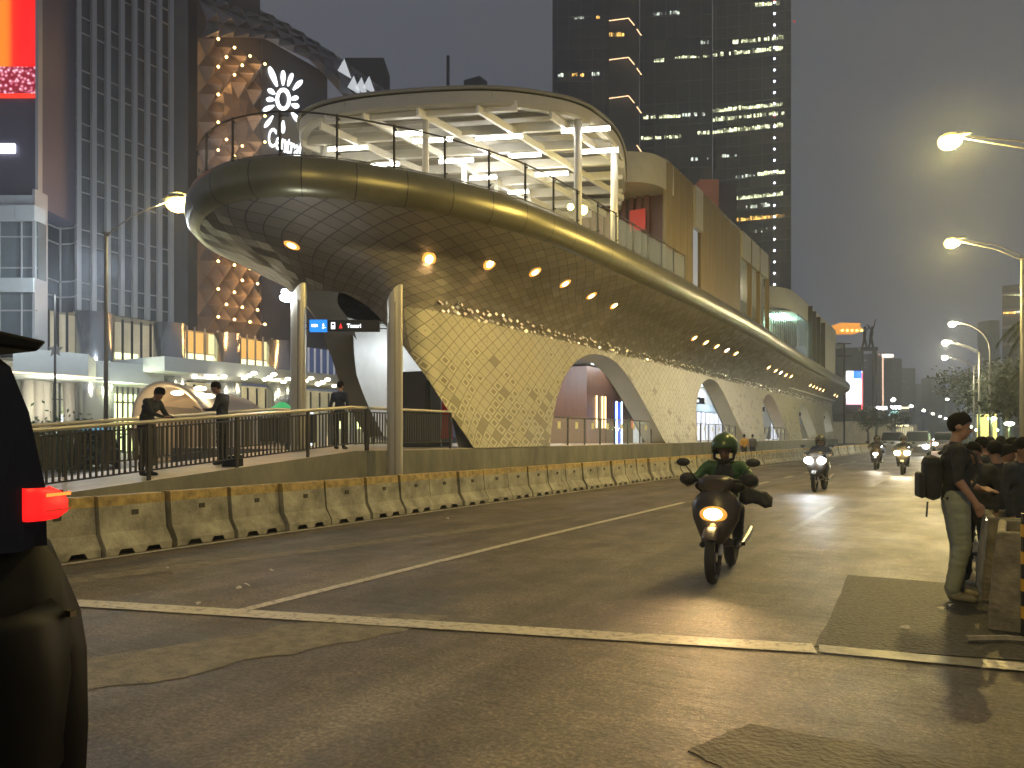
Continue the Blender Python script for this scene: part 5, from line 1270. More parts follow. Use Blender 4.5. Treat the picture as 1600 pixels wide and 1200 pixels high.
# ================================================================ STREET LAMPS
M_pole = mat("galvanised_pole", (0.24, 0.24, 0.23), 0.45, 0.4)
M_lensY = emis("sodium_lamp_glass", (1.0, 0.80, 0.38), 60)
M_lensW = emis("pale_lamp_glass", (1.0, 0.93, 0.72), 55)
M_haloY = mat("sodium_halo_shell", (0.9, 0.7, 0.3), 0.6, emit=(1.0, 0.70, 0.12), es=1.5, alpha=0.30)  # see-through glowing shells paint the halo round the street lamp lenses
M_haloW = mat("pale_halo_shell", (0.9, 0.85, 0.7), 0.6, emit=(1.0, 0.92, 0.66), es=1.2, alpha=0.28)
def street_lamp(label, pb, head, col=YEL, power=2600, curved=False, lens=None, group="street lamps on the right verge", twin=True, zt=None, hs=1.0):
    """pb: pole foot (x,y); head: head position"""
    hx, hy, hz = head; zt = zt or hz - 1.0
    t = thing("street_lamp", label, "street lamp", (pb[0], pb[1], 0), 0, group); D = Vector((hx - pb[0], hy - pb[1], 0))
    g = MB()
    if curved:
        pts = [(0, 0, 0), (0, 0, zt * 0.5), (0, 0, zt - 1.2)]
        for k in range(1, 9):
            a = math.pi / 2 * k / 8; pts.append((D.x * (1 - math.cos(a)), D.y * (1 - math.cos(a)), zt - 1.2 + (hz - zt + 1.2) * math.sin(a)))
        g.tube(pts, [0.09, 0.08, 0.065] + [0.045] * 8, 10); g.build("pole", M_pole, t, smooth=True)
    else:
        g.tube([(0, 0, 0), (0, 0, zt * 0.5), (0, 0, zt)], [0.10, 0.08, 0.055] if hs < 1.3 else [0.07, 0.055, 0.04], 10); g.build("pole", M_pole, t, smooth=True)
        g = MB(); g.tube([(0.06, 0, zt - 0.02), (-0.10, 0, zt + 0.05)], [0.07, 0.05], 8)
        for dz in ((0.0, 0.16) if twin else (0.0,)):
            g.tube([(0, 0, zt - 0.05 + dz), D * 0.35 + Vector((0, 0, zt + (hz - zt) * 0.45 + dz)), D * 0.95 + Vector((0, 0, hz + dz * 0.35))], 0.022, 6)
        g.build("arm", M_pole, t)
    g = MB(); hd_ = Vector((D.x, D.y, hz)); u = D.normalized() if D.length > 0.1 else Vector((-1, 0, 0))
    g.ell(hd_ + Vector((0, 0, 0.07)) - u * 0.08, (0.34 * hs, 0.14 * hs, 0.07 * hs), 14, 8); lh = g.build("lamp_head", M_pole, t, smooth=True)
    g = MB(); g.ell(hd_ + Vector((0, 0, -0.06)) + u * 0.08, (0.21 * hs, 0.185 * hs, 0.155 * hs), 14, 8); g.build("lamp_lens", lens or M_lensY, lh, smooth=True)
    g = MB(); g.ell(hd_ + Vector((0, 0, -0.05)) + u * 0.08, (0.27 * hs, 0.25 * hs, 0.21 * hs), 16, 10); bw = g.build("halo_shell", M_haloY if (lens or M_lensY) is not M_lensW else M_haloW, lh, smooth=True); _ = 0
    if power: point("lamp_beam", hd_ + Vector((0, 0, -0.235 * hs)), power, col, 0.04, t)
    return t
street_lamp("nearest sodium street lamp at the upper right corner on a double arm", (2.25, 22.0), (-0.10, 22.0, 9.0), power=2900)
street_lamp("second sodium street lamp, pole at right edge of the photo", (2.02, 33.3), (-0.13, 33.6, 9.0), power=2400)
street_lamp("tall street lamp with an arched neck, middle of the far group", (2.0, 65), (-0.3, 65, 9.9), col=(1, 0.84, 0.48), power=1500, curved=True, lens=M_lensW)
street_lamp("far street lamp with straight arm under the arched one, upper of two", (1.36, 66.5), (-0.75, 66.5, 8.7), col=(1, 0.84, 0.48), power=1500, lens=M_lensW)
street_lamp("far street lamp with straight arm, lower of two", (1.2, 78), (-0.95, 78, 8.6), col=(1, 0.85, 0.6), power=1500, lens=M_lensW)
street_lamp("tiny distant street lamp above the tall man's head", (1.2, 150), (-1.5, 150, 7.9), col=(1, 0.9, 0.7), power=0, lens=M_lensW)
street_lamp("sodium street lamp above the near road, just out of the picture", (2.25, 10.4), (-0.10, 10.4, 9.0), power=900)
street_lamp("sodium street lamp behind the photographer at the kerb", (2.3, -2.5), (-0.10, -2.5, 9.0), power=1300)
street_lamp("bright sodium lamp left of the station nose on a tall bent pole", (-21.0, 12.7), (-20.95, 14.9, 8.85), power=350, group="street lamps beyond the station", twin=False, zt=7.3, hs=1.45, lens=emis("big_sodium_glass", (1.0, 0.82, 0.35), 60))
# lamp with two globes on the upper deck
dl_ = thing("deck_lamp", "deck lamp with two yellow globes behind the glass of the upper deck", "lamp", (-11.25, 23.6, 8.0))
g = MB(); g.tube([(0, 0, 0), (0, 0, 1.25)], 0.03, 8); g.tube([(0.12, 0.05, 1.15), (-0.25, -0.1, 1.35)], 0.02, 6); g.build("post", M_dark, dl_)
g = MB(); g.ell((0.12, 0.05, 1.30), 0.16, 14, 10); g.build("lamp_globe", emis("deck_globe", (1.0, 0.78, 0.15), 25), dl_)
g = MB(); g.ell((-0.27, -0.12, 1.42), 0.11, 14, 10); g.build("lamp_globe", emis("deck_globe", (1.0, 0.78, 0.15), 25), dl_)
point("deck_light", (0.1, -0.3, 1.3), 60, (1, 0.8, 0.3), 0.15, dl_)
# far rows of lamps along the left of the road
for k in range(9):
    y_ = 150 + k * 34
    street_lamp(["first", "second", "third", "fourth", "fifth", "sixth", "seventh", "eighth", "ninth"][k] + " of the tiny street lamps in the row left of the far road", (-12.5 + k * 1.2, y_), (-10.0 + k * 1.2, y_, 8.0), power=0, group="tiny street lamps of the far left row", lens=M_lensW, twin=False, hs=1.6)
for k, (px, py, f) in enumerate([(1550, 654, 60), (1577, 662, 55), (1555, 672, 75), (1515, 667, 90), (1525, 672, 100)]):
    p = atf(px, py, f)
    t = thing("park_lamp", ["greenish park lamp highest under the right trees", "greenish park lamp at right edge under the trees", "low park lamp beside the yellow board", "small lamp right of the tall man's face", "tiny lamp low beside the tall man's face"][k], "park lamp", (p.x, p.y, 0), 0, "lamps under the right trees")
    g = MB(); g.tube([(0, 0, 0), (0, 0, p.z)], 0.05, 8); g.build("post", M_pole, t)
    g = MB(); g.ell((0, 0, p.z), (0.32, 0.32, 0.14)); g.build("lamp_globe", emis("park_lamp_glass", (0.75, 1.0, 0.6), 14), t)
    if k < 3: point("park_light", (0, 0, p.z - 0.25), 260, (0.6, 1.0, 0.35), 0.15, t)
# ================================================================ RIGHT SIDE: planter barriers, bollard
M_plc = mat("planter_concrete", (0.20, 0.18, 0.13), 0.8, var=0.5, vscale=5, bump=0.8, bscale=22)
def planter(label, x, y, L, rz=0):
    t = thing("planter_barrier", label, "planter", (x, y, 0), rz, "hollow concrete planter barriers at the right kerb")
    g = MB(); w0, w1, z1 = 0.27, 0.21, 0.77
    outer0 = [(-w0, 0), (w0, 0), (w0, L), (-w0, L)]; outer1 = [(-w1, 0.03), (w1, 0.03), (w1, L - 0.03), (-w1, L - 0.03)]; inn = [(-w1 + 0.06, 0.10), (w1 - 0.06, 0.10), (w1 - 0.06, L - 0.10), (-w1 + 0.06, L - 0.10)]
    r0 = [(a, b, 0.0) for a, b in outer0]; r1_ = [(a, b, 0.16) for a, b in outer0]; r2 = [(a, b, z1) for a, b in outer1]; r3 = [(a, b, z1 + 0.0) for a, b in inn]; r4 = [(a, b, z1 - 0.16) for a, b in inn]
    g.grid([r0, r1_, r2, r3, r4], True); g.add(r4, [(0, 1, 2, 3)]); g.build("planter_body", M_plc, t, bevel=0.018)
    g = MB(); g.tube([(-0.245, 0.3, 0.22), (-0.262, 0.3, 0.22)], 0.022, 10); g.build("drain_hole", M_slot, t)
    s_ = MB(); 
    for k in range(60):
        a, b = random.uniform(-0.13, 0.13), random.uniform(0.12, L - 0.12); s_.ell((a, b, z1 - 0.14), (random.uniform(0.02, 0.05), random.uniform(0.02, 0.05), random.uniform(0.02, 0.07)), 6, 4)
    s_.build("soil_and_litter", mat("planter_soil", (0.14, 0.12, 0.07), 0.9, var=0.5, vscale=14), t)
planter("weathered concrete planter barrier nearest us at right edge with litter inside", 0.47, 6.98, 1.15, R(-3))
planter("second concrete planter barrier just behind the nearest one", 0.46, 8.2, 1.0, R(2))
bo = thing("bollard", "yellow and black striped post cut by the right edge of the photo", "bollard", (0.452, 6.70, 0))
g = MB(); g.m = 0; g.tube([(0, 0, 0), (0, 0, 0.95)], 0.055, 14); g.build("post_core", M_dark, bo)
for k in range(4):
    g = MB(); g.tube([(0, 0, 0.18 + k * 0.2), (0, 0, 0.27 + k * 0.2)], 0.057, 14); g.build("yellow_band", mat("safety_yellow", (0.6, 0.32, 0.02), 0.5), bo)
kb = MB(); kb.tube([(0.05, 6.45, 0.03), (0.3, 6.62, 0.03), (0.6, 6.66, 0.03)], 0.03, 6); tag(kb.build("kerb_hose", M_plc), "pale pipe lying on the ground in front of the nearest planter", "pipe")
# litter
for k, (px, py, w) in enumerate([(1472, 955, 0.07), (1487, 951, 0.04), (1425, 872, 0.05), (1415, 985, 0.06), (262, 891, 0.05), (268, 900, 0.04), (372, 922, 0.06), (385, 918, 0.07), (425, 895, 0.06), (310, 948, 0.05), (700, 812, 0.06)]):
    d = ray(px, py); p = Vector((0, 0, CAMH)) + d * (-CAMH / d.z)
    g = MB(); zz = 0.014
    vs = [(random.uniform(-1, 1) * w * 0.3 + math.cos(a) * w * 0.5, math.sin(a) * w * 0.4, zz + random.uniform(0, 0.03)) for a in [i * math.pi / 3 for i in range(6)]]
    g.add(vs + [(0, 0, zz + 0.03)], [(i, (i + 1) % 6, 6) for i in range(6)]); o_ = g.build("litter_scrap", mat("litter_paper", (0.6, 0.56, 0.45), 0.6)); o_.location = (p.x, p.y, 0)
    tag(o_, ["white crumpled paper scrap at the feet of the tall man", "smaller paper scrap right of the crumpled one by the man", "pale scrap on the road behind the dark patch", "thin scrap lying on the dark asphalt patch", "upper pale scrap on the road near the barriers", "lower pale scrap on the road near the barriers", "left scrap of the pair near the lane line end", "right scrap of the pair near the lane line end", "single scrap on the lane above the lane line end", "faint scrap just above the white stop line", "small scrap on the road below the tiled leg"][k], "litter", "paper litter on the road")
# ================================================================ TREES on the right
M_leaf = mat("tree_leaves", (0.028, 0.045, 0.018), 0.7, var=0.6, vscale=1.5); M_bark = mat("tree_bark", (0.10, 0.08, 0.06), 0.85, var=0.3)
def tree(label, x, y, h, r, n=1500, palm=False, zc=None):
    t = thing("palm_tree" if palm else "roadside_tree", label, "tree", (x, y, 0), random.uniform(0, 6), "trees on the right verge")
    g = MB(); th = h * (0.92 if palm else 0.6)
    g.tube([(0, 0, 0), (0.1, 0.05, th * 0.4), (0.0, 0.1, th * 0.75), (0.05, 0.0, th)], [0.22, 0.16, 0.12, 0.07], 8)
    if not palm:
        for k in range(6):
            a = k * 1.05 + 0.3; g.tube([(0, 0.05, th * (0.55 + 0.07 * k)), (math.cos(a) * r * 0.35, math.sin(a) * r * 0.35, th * 0.85 + 0.1 * k), (math.cos(a) * r * 0.7, math.sin(a) * r * 0.7, h * 0.8)], [0.08, 0.05, 0.02], 6)
    g.build("trunk", M_bark, t)
    c = MB()
    if palm:
        for k in range(17):
            a = k * 2.4; up = random.uniform(0.0, 0.9); L = r * random.uniform(0.85, 1.1)
            pts = [Vector((math.cos(a) * L * s_, math.sin(a) * L * s_, th + L * (up * s_ * 0.9 - (0.9 + up * 0.35) * s_ * s_))) for s_ in [i / 8 for i in range(9)]]
            for i in range(8):
                d = (pts[i + 1] - pts[i]).normalized(); sd2 = Vector((-math.sin(a), math.cos(a), 0))
                for q in range(7):
                    p = pts[i].lerp(pts[i + 1], q / 7)
                    for s3 in (-1, 1):
                        tip = p + sd2 * s3 * L * 0.24 * (1 - abs(i / 8 - 0.4)) + d * L * 0.1 - Vector((0, 0, L * random.uniform(0.06, 0.16)))
                        c.add([p, p + d * L * 0.035, tip], [(0, 1, 2)])
    else:
        cl = [Vector((random.gauss(0, 1), random.gauss(0, 1), random.gauss(0, 0.7))) for _ in range(24)]
        cl = [Vector((v.x * r * 0.42, v.y * r * 0.42, h * 0.74 + v.z * r * 0.42)) for v in cl]
        for k in range(n):
            b_ = random.choice(cl); p = b_ + Vector((random.gauss(0, 1), random.gauss(0, 1), random.gauss(0, 0.7))) * r * 0.2
            a = Vector((random.uniform(-1, 1), random.uniform(-1, 1), random.uniform(-1, 1))).normalized(); b2 = a.orthogonal().normalized(); s_ = random.uniform(0.10, 0.24) * r / 3
            c.add([p - a * s_, p + b2 * s_ * 0.6, p + a * s_, p - b2 * s_ * 0.6], [(0, 1, 2, 3)])
    c.build("crown", M_leaf, t)
tree("drooping palm cut by the right edge above the crowd", 3.75, 46, 8.0, 2.0, palm=True)
tree("palm with ragged low fronds at the right edge", 4.0, 52, 5.8, 1.8, palm=True)
for k, (x, y_, h, r) in enumerate([(4.0, 58, 6.0, 2.6), (3.6, 76, 8.0, 3.0), (3.0, 96, 9.5, 3.6), (4.2, 120, 11, 4.4), (6.5, 64, 6.5, 3.0), (3.4, 150, 12, 5)]):
    tree(["bushy tree behind the crowd with green lit leaves", "tree behind the far street lamp poles, nearer one", "tree behind the far street lamp poles, farther one", "large hazy tree at the end of the right verge", "broad tree at right edge behind the palms", "faintest tree of the right verge in the haze"][k], x, y_, h, r, 2200)
for k in range(3):
    tree(["low dark tree left of the statue below the far deck end", "low dark tree behind the far end of the barriers", "low hazy tree beside the far overpass station"][k], [-12.5, -9.5, -14][k], [135, 140, 165][k], [5.5, 6, 7][k], 2.8, 1500)
# yellow board and signs right
yb = thing("yellow_board", "small lit yellow notice board under the right trees", "board", (*atf(1542, 671, 62).xy, 0)); g = MB(); g.box((0, 0, 2.1), (1.4, 0.1, 2.4)); g.build("board_face", emis("yellow_board_face", (0.85, 0.72, 0.2), 0.9), yb); g = MB(); g.box((0, 0.1, 0.6), (0.15, 0.1, 1.2)); g.build("stand", M_dark, yb)

# ================================================================ BUILDINGS on the left
M_tg = mat("tower_glass", (0.060, 0.070, 0.074), 0.12, 0.0, var=0.25, vscale=0.25, spec=0.8)
M_fin = mat("tower_fin_metal", (0.36, 0.37, 0.37), 0.4, 0.3)
M_stone = mat("pale_stone_band", (0.42, 0.46, 0.46), 0.5, var=0.05)
M_sil = mat("silver_column", (0.50, 0.53, 0.55), 0.22, 0.9)
XT = -60.0
def yx(px, X=XT): return onx(px, 600, X).y
tw = thing("glass_office_tower", "tall dark glass office tower with pale vertical fins left of the mall", "tower", (XT, yx(120), 0))
T0 = Vector(tw.location)
def TB(mb, name, m, sm=False): mb.v = [(x - T0.x, y - T0.y, z - T0.z) for x, y, z in mb.v]; return mb.build(name, m, tw, smooth=sm)
ya, yb_ = yx(122), yx(280)
g = MB(); g.box((XT - 10, (ya + yb_) / 2 + 0.6, 45), (19.2, yb_ - ya + 1.2, 67)); TB(g, "curtain_wall", M_tg)
fins = [122, 146, 168, 190, 210, 230, 249, 267]
for px in fins:
    y_ = yx(px); g = MB(); g.box((XT, y_, 45), (0.34, 0.36, 67)); TB(g, "fin", M_fin)
g = MB(); z = 12.5; k = 0
while z < 70:
    g.box((XT - 0.35, (ya + yx(267)) / 2, z), (0.12, yx(267) - ya, 0.09)); z += (3.0 if k % 2 else 1.25); k += 1
TB(g, "floor_line", M_fin)
# left wing with slanted facets towards the screen building
wing = [tuple(atf(px, 600, f)[:2]) for px, f in ((121, 59.6), (115, 60.4), (93, 60.6), (70, 58.8), (58, 58.4))]
g = MB(); g.grid([[(x, y_, 11.4) for x, y_ in wing], [(x, y_, 78.5) for x, y_ in wing]]); TB(g, "wing_glass", mat("wing_glass", (0.040, 0.046, 0.052), 0.15, 0.0, var=0.2, vscale=0.3, spec=0.8))
g = MB(); z = 12.6; k = 0
while z < 76:
    for (x0, y0), (x1, y1) in zip(wing, wing[1:]): g.bar((x0 + 0.08, y0 - 0.1, z), (x1 + 0.08, y1 - 0.1, z), 0.12, 0.10)
    z += (3.0 if k % 2 else 1.25); k += 1
for x, y_ in wing[1:4]: g.bar((x + 0.1, y_, 11.4), (x + 0.1, y_, 78), 0.12, 0.12)
TB(g, "wing_floor_line", M_fin)
for px in (142, 258):     # cylindrical columns at the foot
    y_ = yx(px); rr = 1.0 if px < 200 else 0.95
    g = MB(); g.tube([(XT + 0.6, y_, 0), (XT + 0.6, y_, 11.3)], rr * 1.35, 24); TB(g, "round_column", M_sil, True)
M_lob = mat("lobby_wall", (0.45, 0.42, 0.32), 0.5, var=0.3, vscale=0.4, emit=(1.0, 0.9, 0.6), es=0.16)
g = MB(); g.box((XT - 3.5, yx(190), 8.2), (0.2, yx(300) - yx(0), 7)); TB(g, "upper_lobby_wall", M_lob)
for k in range(15):
    px = 60 + k * 14.5; y_ = yx(px); g = MB(); g.box((XT - 1.2, y_, 9.3), (0.12, 0.16, 4.2)); TB(g, "lobby_mullion", M_dark)
g = MB(); g.box((XT - 1.6, yx(207), 8.35), (0.1, yx(233) - yx(180), 0.55)); TB(g, "lit_sill", emis("lobby_sill", (1, 1, 0.5), 1.3))
# canopy band of the tower
band = [(XT + 7, yx(20, XT + 7)), (XT + 7, yx(138, XT + 7)), (XT + 3.2, yx(142, XT + 3.2) + 0.4), (XT + 3.2, yx(256, XT + 3.2))]
g = MB(); g.grid([[(x, y_, 5.75) for x, y_ in band], [(x, y_, 7.3) for x, y_ in band]]); g.add([(x, y_, 5.75) for x, y_ in band] + [(XT - 3, band[-1][1], 5.75), (XT - 3, band[0][1], 5.75)], [tuple(range(6))]); g.add([(x, y_, 7.3) for x, y_ in band] + [(XT - 3, band[-1][1], 7.3), (XT - 3, band[0][1], 7.3)], [tuple(range(6))]); TB(g, "entrance_canopy", M_stone)
g = MB(); 
for px in (40, 75, 105, 135): g.box((XT + 6.5, yx(px, XT + 6.5), 5.70), (0.3, 2.2, 0.06))
TB(g, "canopy_lamp_strip", emis("canopy_strip", (1, 0.75, 0.4), 2.2))
# ground floor lobby: dark glass, lit bays, columns
g = MB(); g.box((XT - 2, yx(150), 2.9), (0.2, yx(320) - yx(-20), 5.7)); TB(g, "ground_lobby_wall", mat("ground_lobby_wall", (0.16, 0.17, 0.15), 0.3, var=0.6, vscale=0.35, emit=(0.9, 0.85, 0.55), es=0.10))
def lit(px0, px1, z0, z1, name, m, X=XT - 1.7): 
    g = MB(); a, b = yx(px0, X), yx(px1, X); g.box((X, (a + b) / 2, (z0 + z1) / 2), (0.1, b - a, z1 - z0)); return TB(g, name, m)
M_lg = emis("lobby_green_white", (0.85, 1.0, 0.38), 2.0); M_lw = emis("lobby_white", (0.8, 0.9, 1.0), 1.6); M_lwm = emis("lobby_warm", (1.0, 0.72, 0.32), 1.1)
for a, b in [(171, 177), (178, 193), (195, 212)]:
    for z0, z1 in [(0.2, 1.6), (1.75, 2.8), (2.95, 4.3), (4.45, 5.1)]: lit(a, b, z0, z1, "lit_lobby_pane", M_lg)
for k in range(6): lit(217 + (k % 2), 238, 1.9 + k * 0.62, 2.15 + k * 0.62, "white_stripe", M_lw, XT - 1.5)
for px, z0, z1, m in [(38, 3.0, 5.2, M_lw), (103, 0.6, 5.0, M_lg), (99, 1, 3.8, M_lg), (96, 0.8, 3.2, M_lw), (48, 2.6, 4.6, M_lwm), (85, 1, 2.0, M_lw)]: lit(px, px + 3.0, z0, z1, "lit_strip", m)
for px in (54, 70, 82, 120, 160, 165): 
    y_ = yx(px); g = MB(); g.tube([(XT - 1, y_, 0), (XT - 1, y_, 5.75)], 0.45, 12); TB(g, "lobby_column", mat("lobby_column", (0.42, 0.40, 0.36), 0.4), True)
for k in range(26):
    px = 44 + k * 8.2; y_ = yx(px, XT - 1.4); g = MB(); g.box((XT - 1.4, y_, 2.85), (0.1, 0.13, 5.7)); TB(g, "ground_mullion", M_dark)
g = MB()
for z_ in (2.2, 4.4): g.box((XT - 1.38, yx(150), z_), (0.08, yx(250) - yx(44), 0.1))
TB(g, "ground_transom", M_dark)
point("lobby_light", Vector((XT + 3, yx(190, XT + 3), 4.8)) - T0, 700, (0.95, 1, 0.6), 0.5, tw)
point("lobby_light", Vector((XT + 4, yx(90, XT + 4), 4.8)) - T0, 800, (1, 0.9, 0.7), 0.5, tw)
point("forecourt_light", Vector((XT + 9, yx(160, XT + 9), 13)) - T0, 1700, (0.85, 0.93, 1.0), 0.8, tw)
point("forecourt_light", Vector((XT + 12, yx(75, XT + 12), 11)) - T0, 900, (0.85, 0.93, 1.0), 0.8, tw)

# screen building (far left), its front roughly square to the view
FS = 55.0
sb = thing("screen_building", "building at far left carrying a large red and orange LED screen", "building", (*atf(20, 600, FS).xy, 0), TH)
def sxz(px, py, f=FS): return ((px - 20) / F_PX * FS, CAMH + (HY - py) / F_PX * f)
def sbox(name, px0, px1, py0, py1, y_, dep, m):   # local: x to the right, y away from the viewer
    x0, z1 = sxz(px0, py0); x1, z0 = sxz(px1, py1); g = MB(); g.box(((x0 + x1) / 2, y_ + dep / 2, (z0 + z1) / 2), (x1 - x0, dep, z1 - z0)); return g.build(name, m, sb)
def grad_screen():
    m = mat("led_red_orange", (0, 0, 0), 0.5, emit=(1, 0, 0), es=1.0); t = m.node_tree; n = t.nodes; b = n["Principled BSDF"]
    tc = n.new("ShaderNodeTexCoord"); s_ = n.new("ShaderNodeSeparateXYZ"); r = n.new("ShaderNodeValToRGB"); t.links.new(tc.outputs["Generated"], s_.inputs[0]); t.links.new(s_.outputs[0], r.inputs[0])
    e_ = r.color_ramp.elements; e_[0].position = 0.0; e_[0].color = (1, 0.30, 0.01, 1); e_[1].position = 0.80; e_[1].color = (1.0, 0.004, 0.004, 1)
    k = e_.new(0.60); k.color = (0.90, 0.20, 0.01, 1); k = e_.new(0.69); k.color = (0.9, 0.02, 0.005, 1)
    t.links.new(r.outputs[0], b.inputs["Emission Color"]); b.inputs["Emission Strength"].default_value = 0.85; return m
def crowd_screen():
    m = mat("led_speckle", (0, 0, 0), 0.5, emit=(1, 0, 0), es=1.0); t = m.node_tree; n = t.nodes; b = n["Principled BSDF"]
    tc = n.new("ShaderNodeTexCoord"); v = n.new("ShaderNodeTexVoronoi"); v.inputs["Scale"].default_value = 3.6; t.links.new(tc.outputs["Object"], v.inputs["Vector"])
    r = n.new("ShaderNodeValToRGB"); t.links.new(v.outputs["Distance"], r.inputs[0]); e_ = r.color_ramp.elements; e_[0].color = (1, 0.75, 0.85, 1); e_[0].position = 0.12; e_[1].color = (0.25, 0.005, 0.02, 1); e_[1].position = 0.6; k = e_.new(0.33); k.color = (0.75, 0.16, 0.25, 1)
    t.links.new(r.outputs[0], b.inputs["Emission Color"]); b.inputs["Emission Strength"].default_value = 0.75; return m
sbox("screen_housing", -60, 60, -60, 322, 0.2, 8, mat("screen_housing", (0.075, 0.066, 0.10), 0.5))
sbox("led_screen", -60, 57, -60, 104, 0, 0.15, grad_screen()); sbox("led_crowd_band", -60, 57, 104, 146, 0, 0.15, crowd_screen()); sbox("led_red_band", -60, 57, 146, 152, 0, 0.15, emis("led_red", (1, 0.03, 0.01), 0.8))
sbox("white_light_bar", -30, 22, 224, 238, 0.0, 0.18, emis("led_white_bar", (0.8, 0.85, 1.0), 3)); sbox("edge_trim", 56.5, 61, -60, 312, -0.1, 0.5, M_fin)
sbox("stone_ledge", -60, 62, 309, 324, -0.6, 1.3, M_stone)
for a, b in ((-60, 4), (4.5, 35), (35.5, 66)): sbox("stone_band", a, b, 326, 349, -0.9, 1.3, M_stone)
sbox("stone_band", -60, 64, 438, 460, -0.9, 1.3, M_stone)
sbox("podium_glass", -60, 66, 349.5, 437.5, -0.5, 1.0, mat("podium_glass", (0.10, 0.125, 0.13), 0.2, var=0.35, vscale=0.3, spec=0.6))
sbox("lower_glass", -60, 60, 460.5, 560, -0.5, 1.0, mat("podium_glass", (0.10, 0.125, 0.13), 0.2))
for py in (372, 420, 486): sbox("glazing_bar", -60, 66, py, py + 2, -0.58, 0.06, M_fin)
for px in (7, 41): sbox("glazing_bar", px, px + 1.5, 350, 560, -0.62, 0.1, M_fin)
sbox("corner_pier", 60, 64, 300, 560, -0.7, 1.5, M_fin)
point("forecourt_wash", (0, -9, 8), 260, (0.8, 0.9, 1.0), 0.6, sb)

# dark tower between glass tower and mall
dt = thing("dark_slab_tower", "plain dark grey slab tower between the finned tower and the mall", "tower", (-66, yx(292, -66), 0)); g = MB(); g.box((-8, 0, 45), (18, yx(312, -66) - yx(272, -66), 90)); g.build("slab_wall", mat("slab_grey", (0.045, 0.045, 0.05), 0.6, var=0.1, vscale=0.2), dt)
g = MB(); g.box((1.05, 0, 9.6), (0.2, yx(312, -66) - yx(272, -66), 0.5)); g.build("base_band", M_stone, dt)

# ---- mall
XM = -62.0
def zx(px, py, X): return onx(px, py, X).z
ml = thing("shopping_mall", "shopping mall with gold lit diamond relief facade and a white flower logo", "mall", (XM, yx(310, XM), 0)); M0 = Vector(ml.location)
def MM(mb, name, m, sm=False): mb.v = [(x - M0.x, y - M0.y, z - M0.z) for x, y, z in mb.v]; return mb.build(name, m, ml, smooth=sm)
y0m, y1m, y2m = yx(309, XM), yx(407, XM), yx(480, XM)
M_dia = mat("diamond_relief_metal", (0.13, 0.105, 0.085), 0.38, 0.35, var=0.1, vscale=0.5)
zb4 = 11.5; zt4 = zx(350, 60, XM)
g = MB(); nc, nr = 4, 11; cw = (y1m - y0m) / nc; ch = (zt4 - zb4) / nr
peaks = []
for r_i in range(nr + 1):
    for c_i in range(nc + 1):
        for off in (0, 1):
            cy = y0m + (c_i + 0.5 * off) * cw; cz = zb4 + (r_i + 0.5 * off) * ch
            flat = (cy > y0m + cw * 1.4 and cy < y0m + cw * 3.4 and (7.2 < (cz - zb4) / ch < 9.3))
            pk = (XM + (1.3 if not flat else 0.3), cy, cz)
            cs_ = [(XM, cy - cw / 2, cz), (XM, cy, cz - ch / 2), (XM, cy + cw / 2, cz), (XM, cy, cz + ch / 2)]
            if cy - cw / 2 < y0m - 0.01 or cy + cw / 2 > y1m + 0.01 or cz - ch / 2 < zb4 - 0.01 or cz + ch / 2 > zt4 + 0.01: continue
            g.add(cs_ + [pk], [(0, 1, 4), (1, 2, 4), (2, 3, 4), (3, 0, 4)])
            if not flat: peaks.append(pk)
MM(g, "diamond_relief", M_dia)
g = MB(); g.box((XM - 6, (y0m + y1m) / 2, (zb4 + zt4) / 2 + 3), (11.9, y1m - y0m, zt4 - zb4 + 6)); MM(g, "core_wall", mat("mall_core", (0.07, 0.06, 0.058), 0.6))
random.seed(11)
for k, p in enumerate(peaks):
    if (p[1] < y0m + cw * 0.9 and random.random() < 0.35) or random.random() < 0.16: continue
    q = Vector((p[0] + 0.25, p[1] + 0.15, p[2])) - M0
    g = MB(); g.ell(q, (0.14, 0.14, 0.14), 8, 6); g.build("relief_lamp", emis("relief_bulb", (1.0, 0.6, 0.2), 5), ml)
    if len(ml.children) < 400: point("relief_glow", q + Vector((0.25, 0, -0.1)), 55, (1.0, 0.50, 0.16), 0.12, ml)
# dark logo wall
g = MB(); a, b = y1m, yx(600, XM); g.box((XM - 5.9, (a + y2m + 3) / 2, 27), (12, y2m + 3 - a, 31.5)); MM(g, "logo_wall", mat("logo_wall_dark", (0.040, 0.040, 0.050), 0.5, var=0.15, vscale=0.4))
M_logo = emis("logo_white", (0.92, 0.98, 1.0), 1.9)
def lp(px, py): 
    p = onx(px, py, XM + 0.25); return p - M0
def petal(cx, cy, ang, r0, r1, w):
    g = MB(); n = 12; pts = []
    for k in range(n + 1):
        u = k / n; ww = w * math.sin(math.pi * min(1, u * 0.9 + 0.08)) ** 0.6 * (0.45 + 0.55 * u); pts.append((r0 + (r1 - r0) * u, ww))
    poly = [(r_, ww) for r_, ww in pts] + [(r_, -ww) for r_, ww in pts[::-1]]
    vs = []
    for r_, ww in poly:
        x = cx + r_ * math.cos(ang) - ww * math.sin(ang); y_ = cy - (r_ * math.sin(ang) + ww * math.cos(ang)) * 1.0; vs.append(lp(x, y_))
    n2 = len(vs); back = [v - Vector((0.12, 0, 0)) for v in vs]
    g.add(vs + back, [tuple(range(n2))] + [(i, (i + 1) % n2, n2 + (i + 1) % n2, n2 + i) for i in range(n2)]); g.build("logo_petal", M_logo, ml)
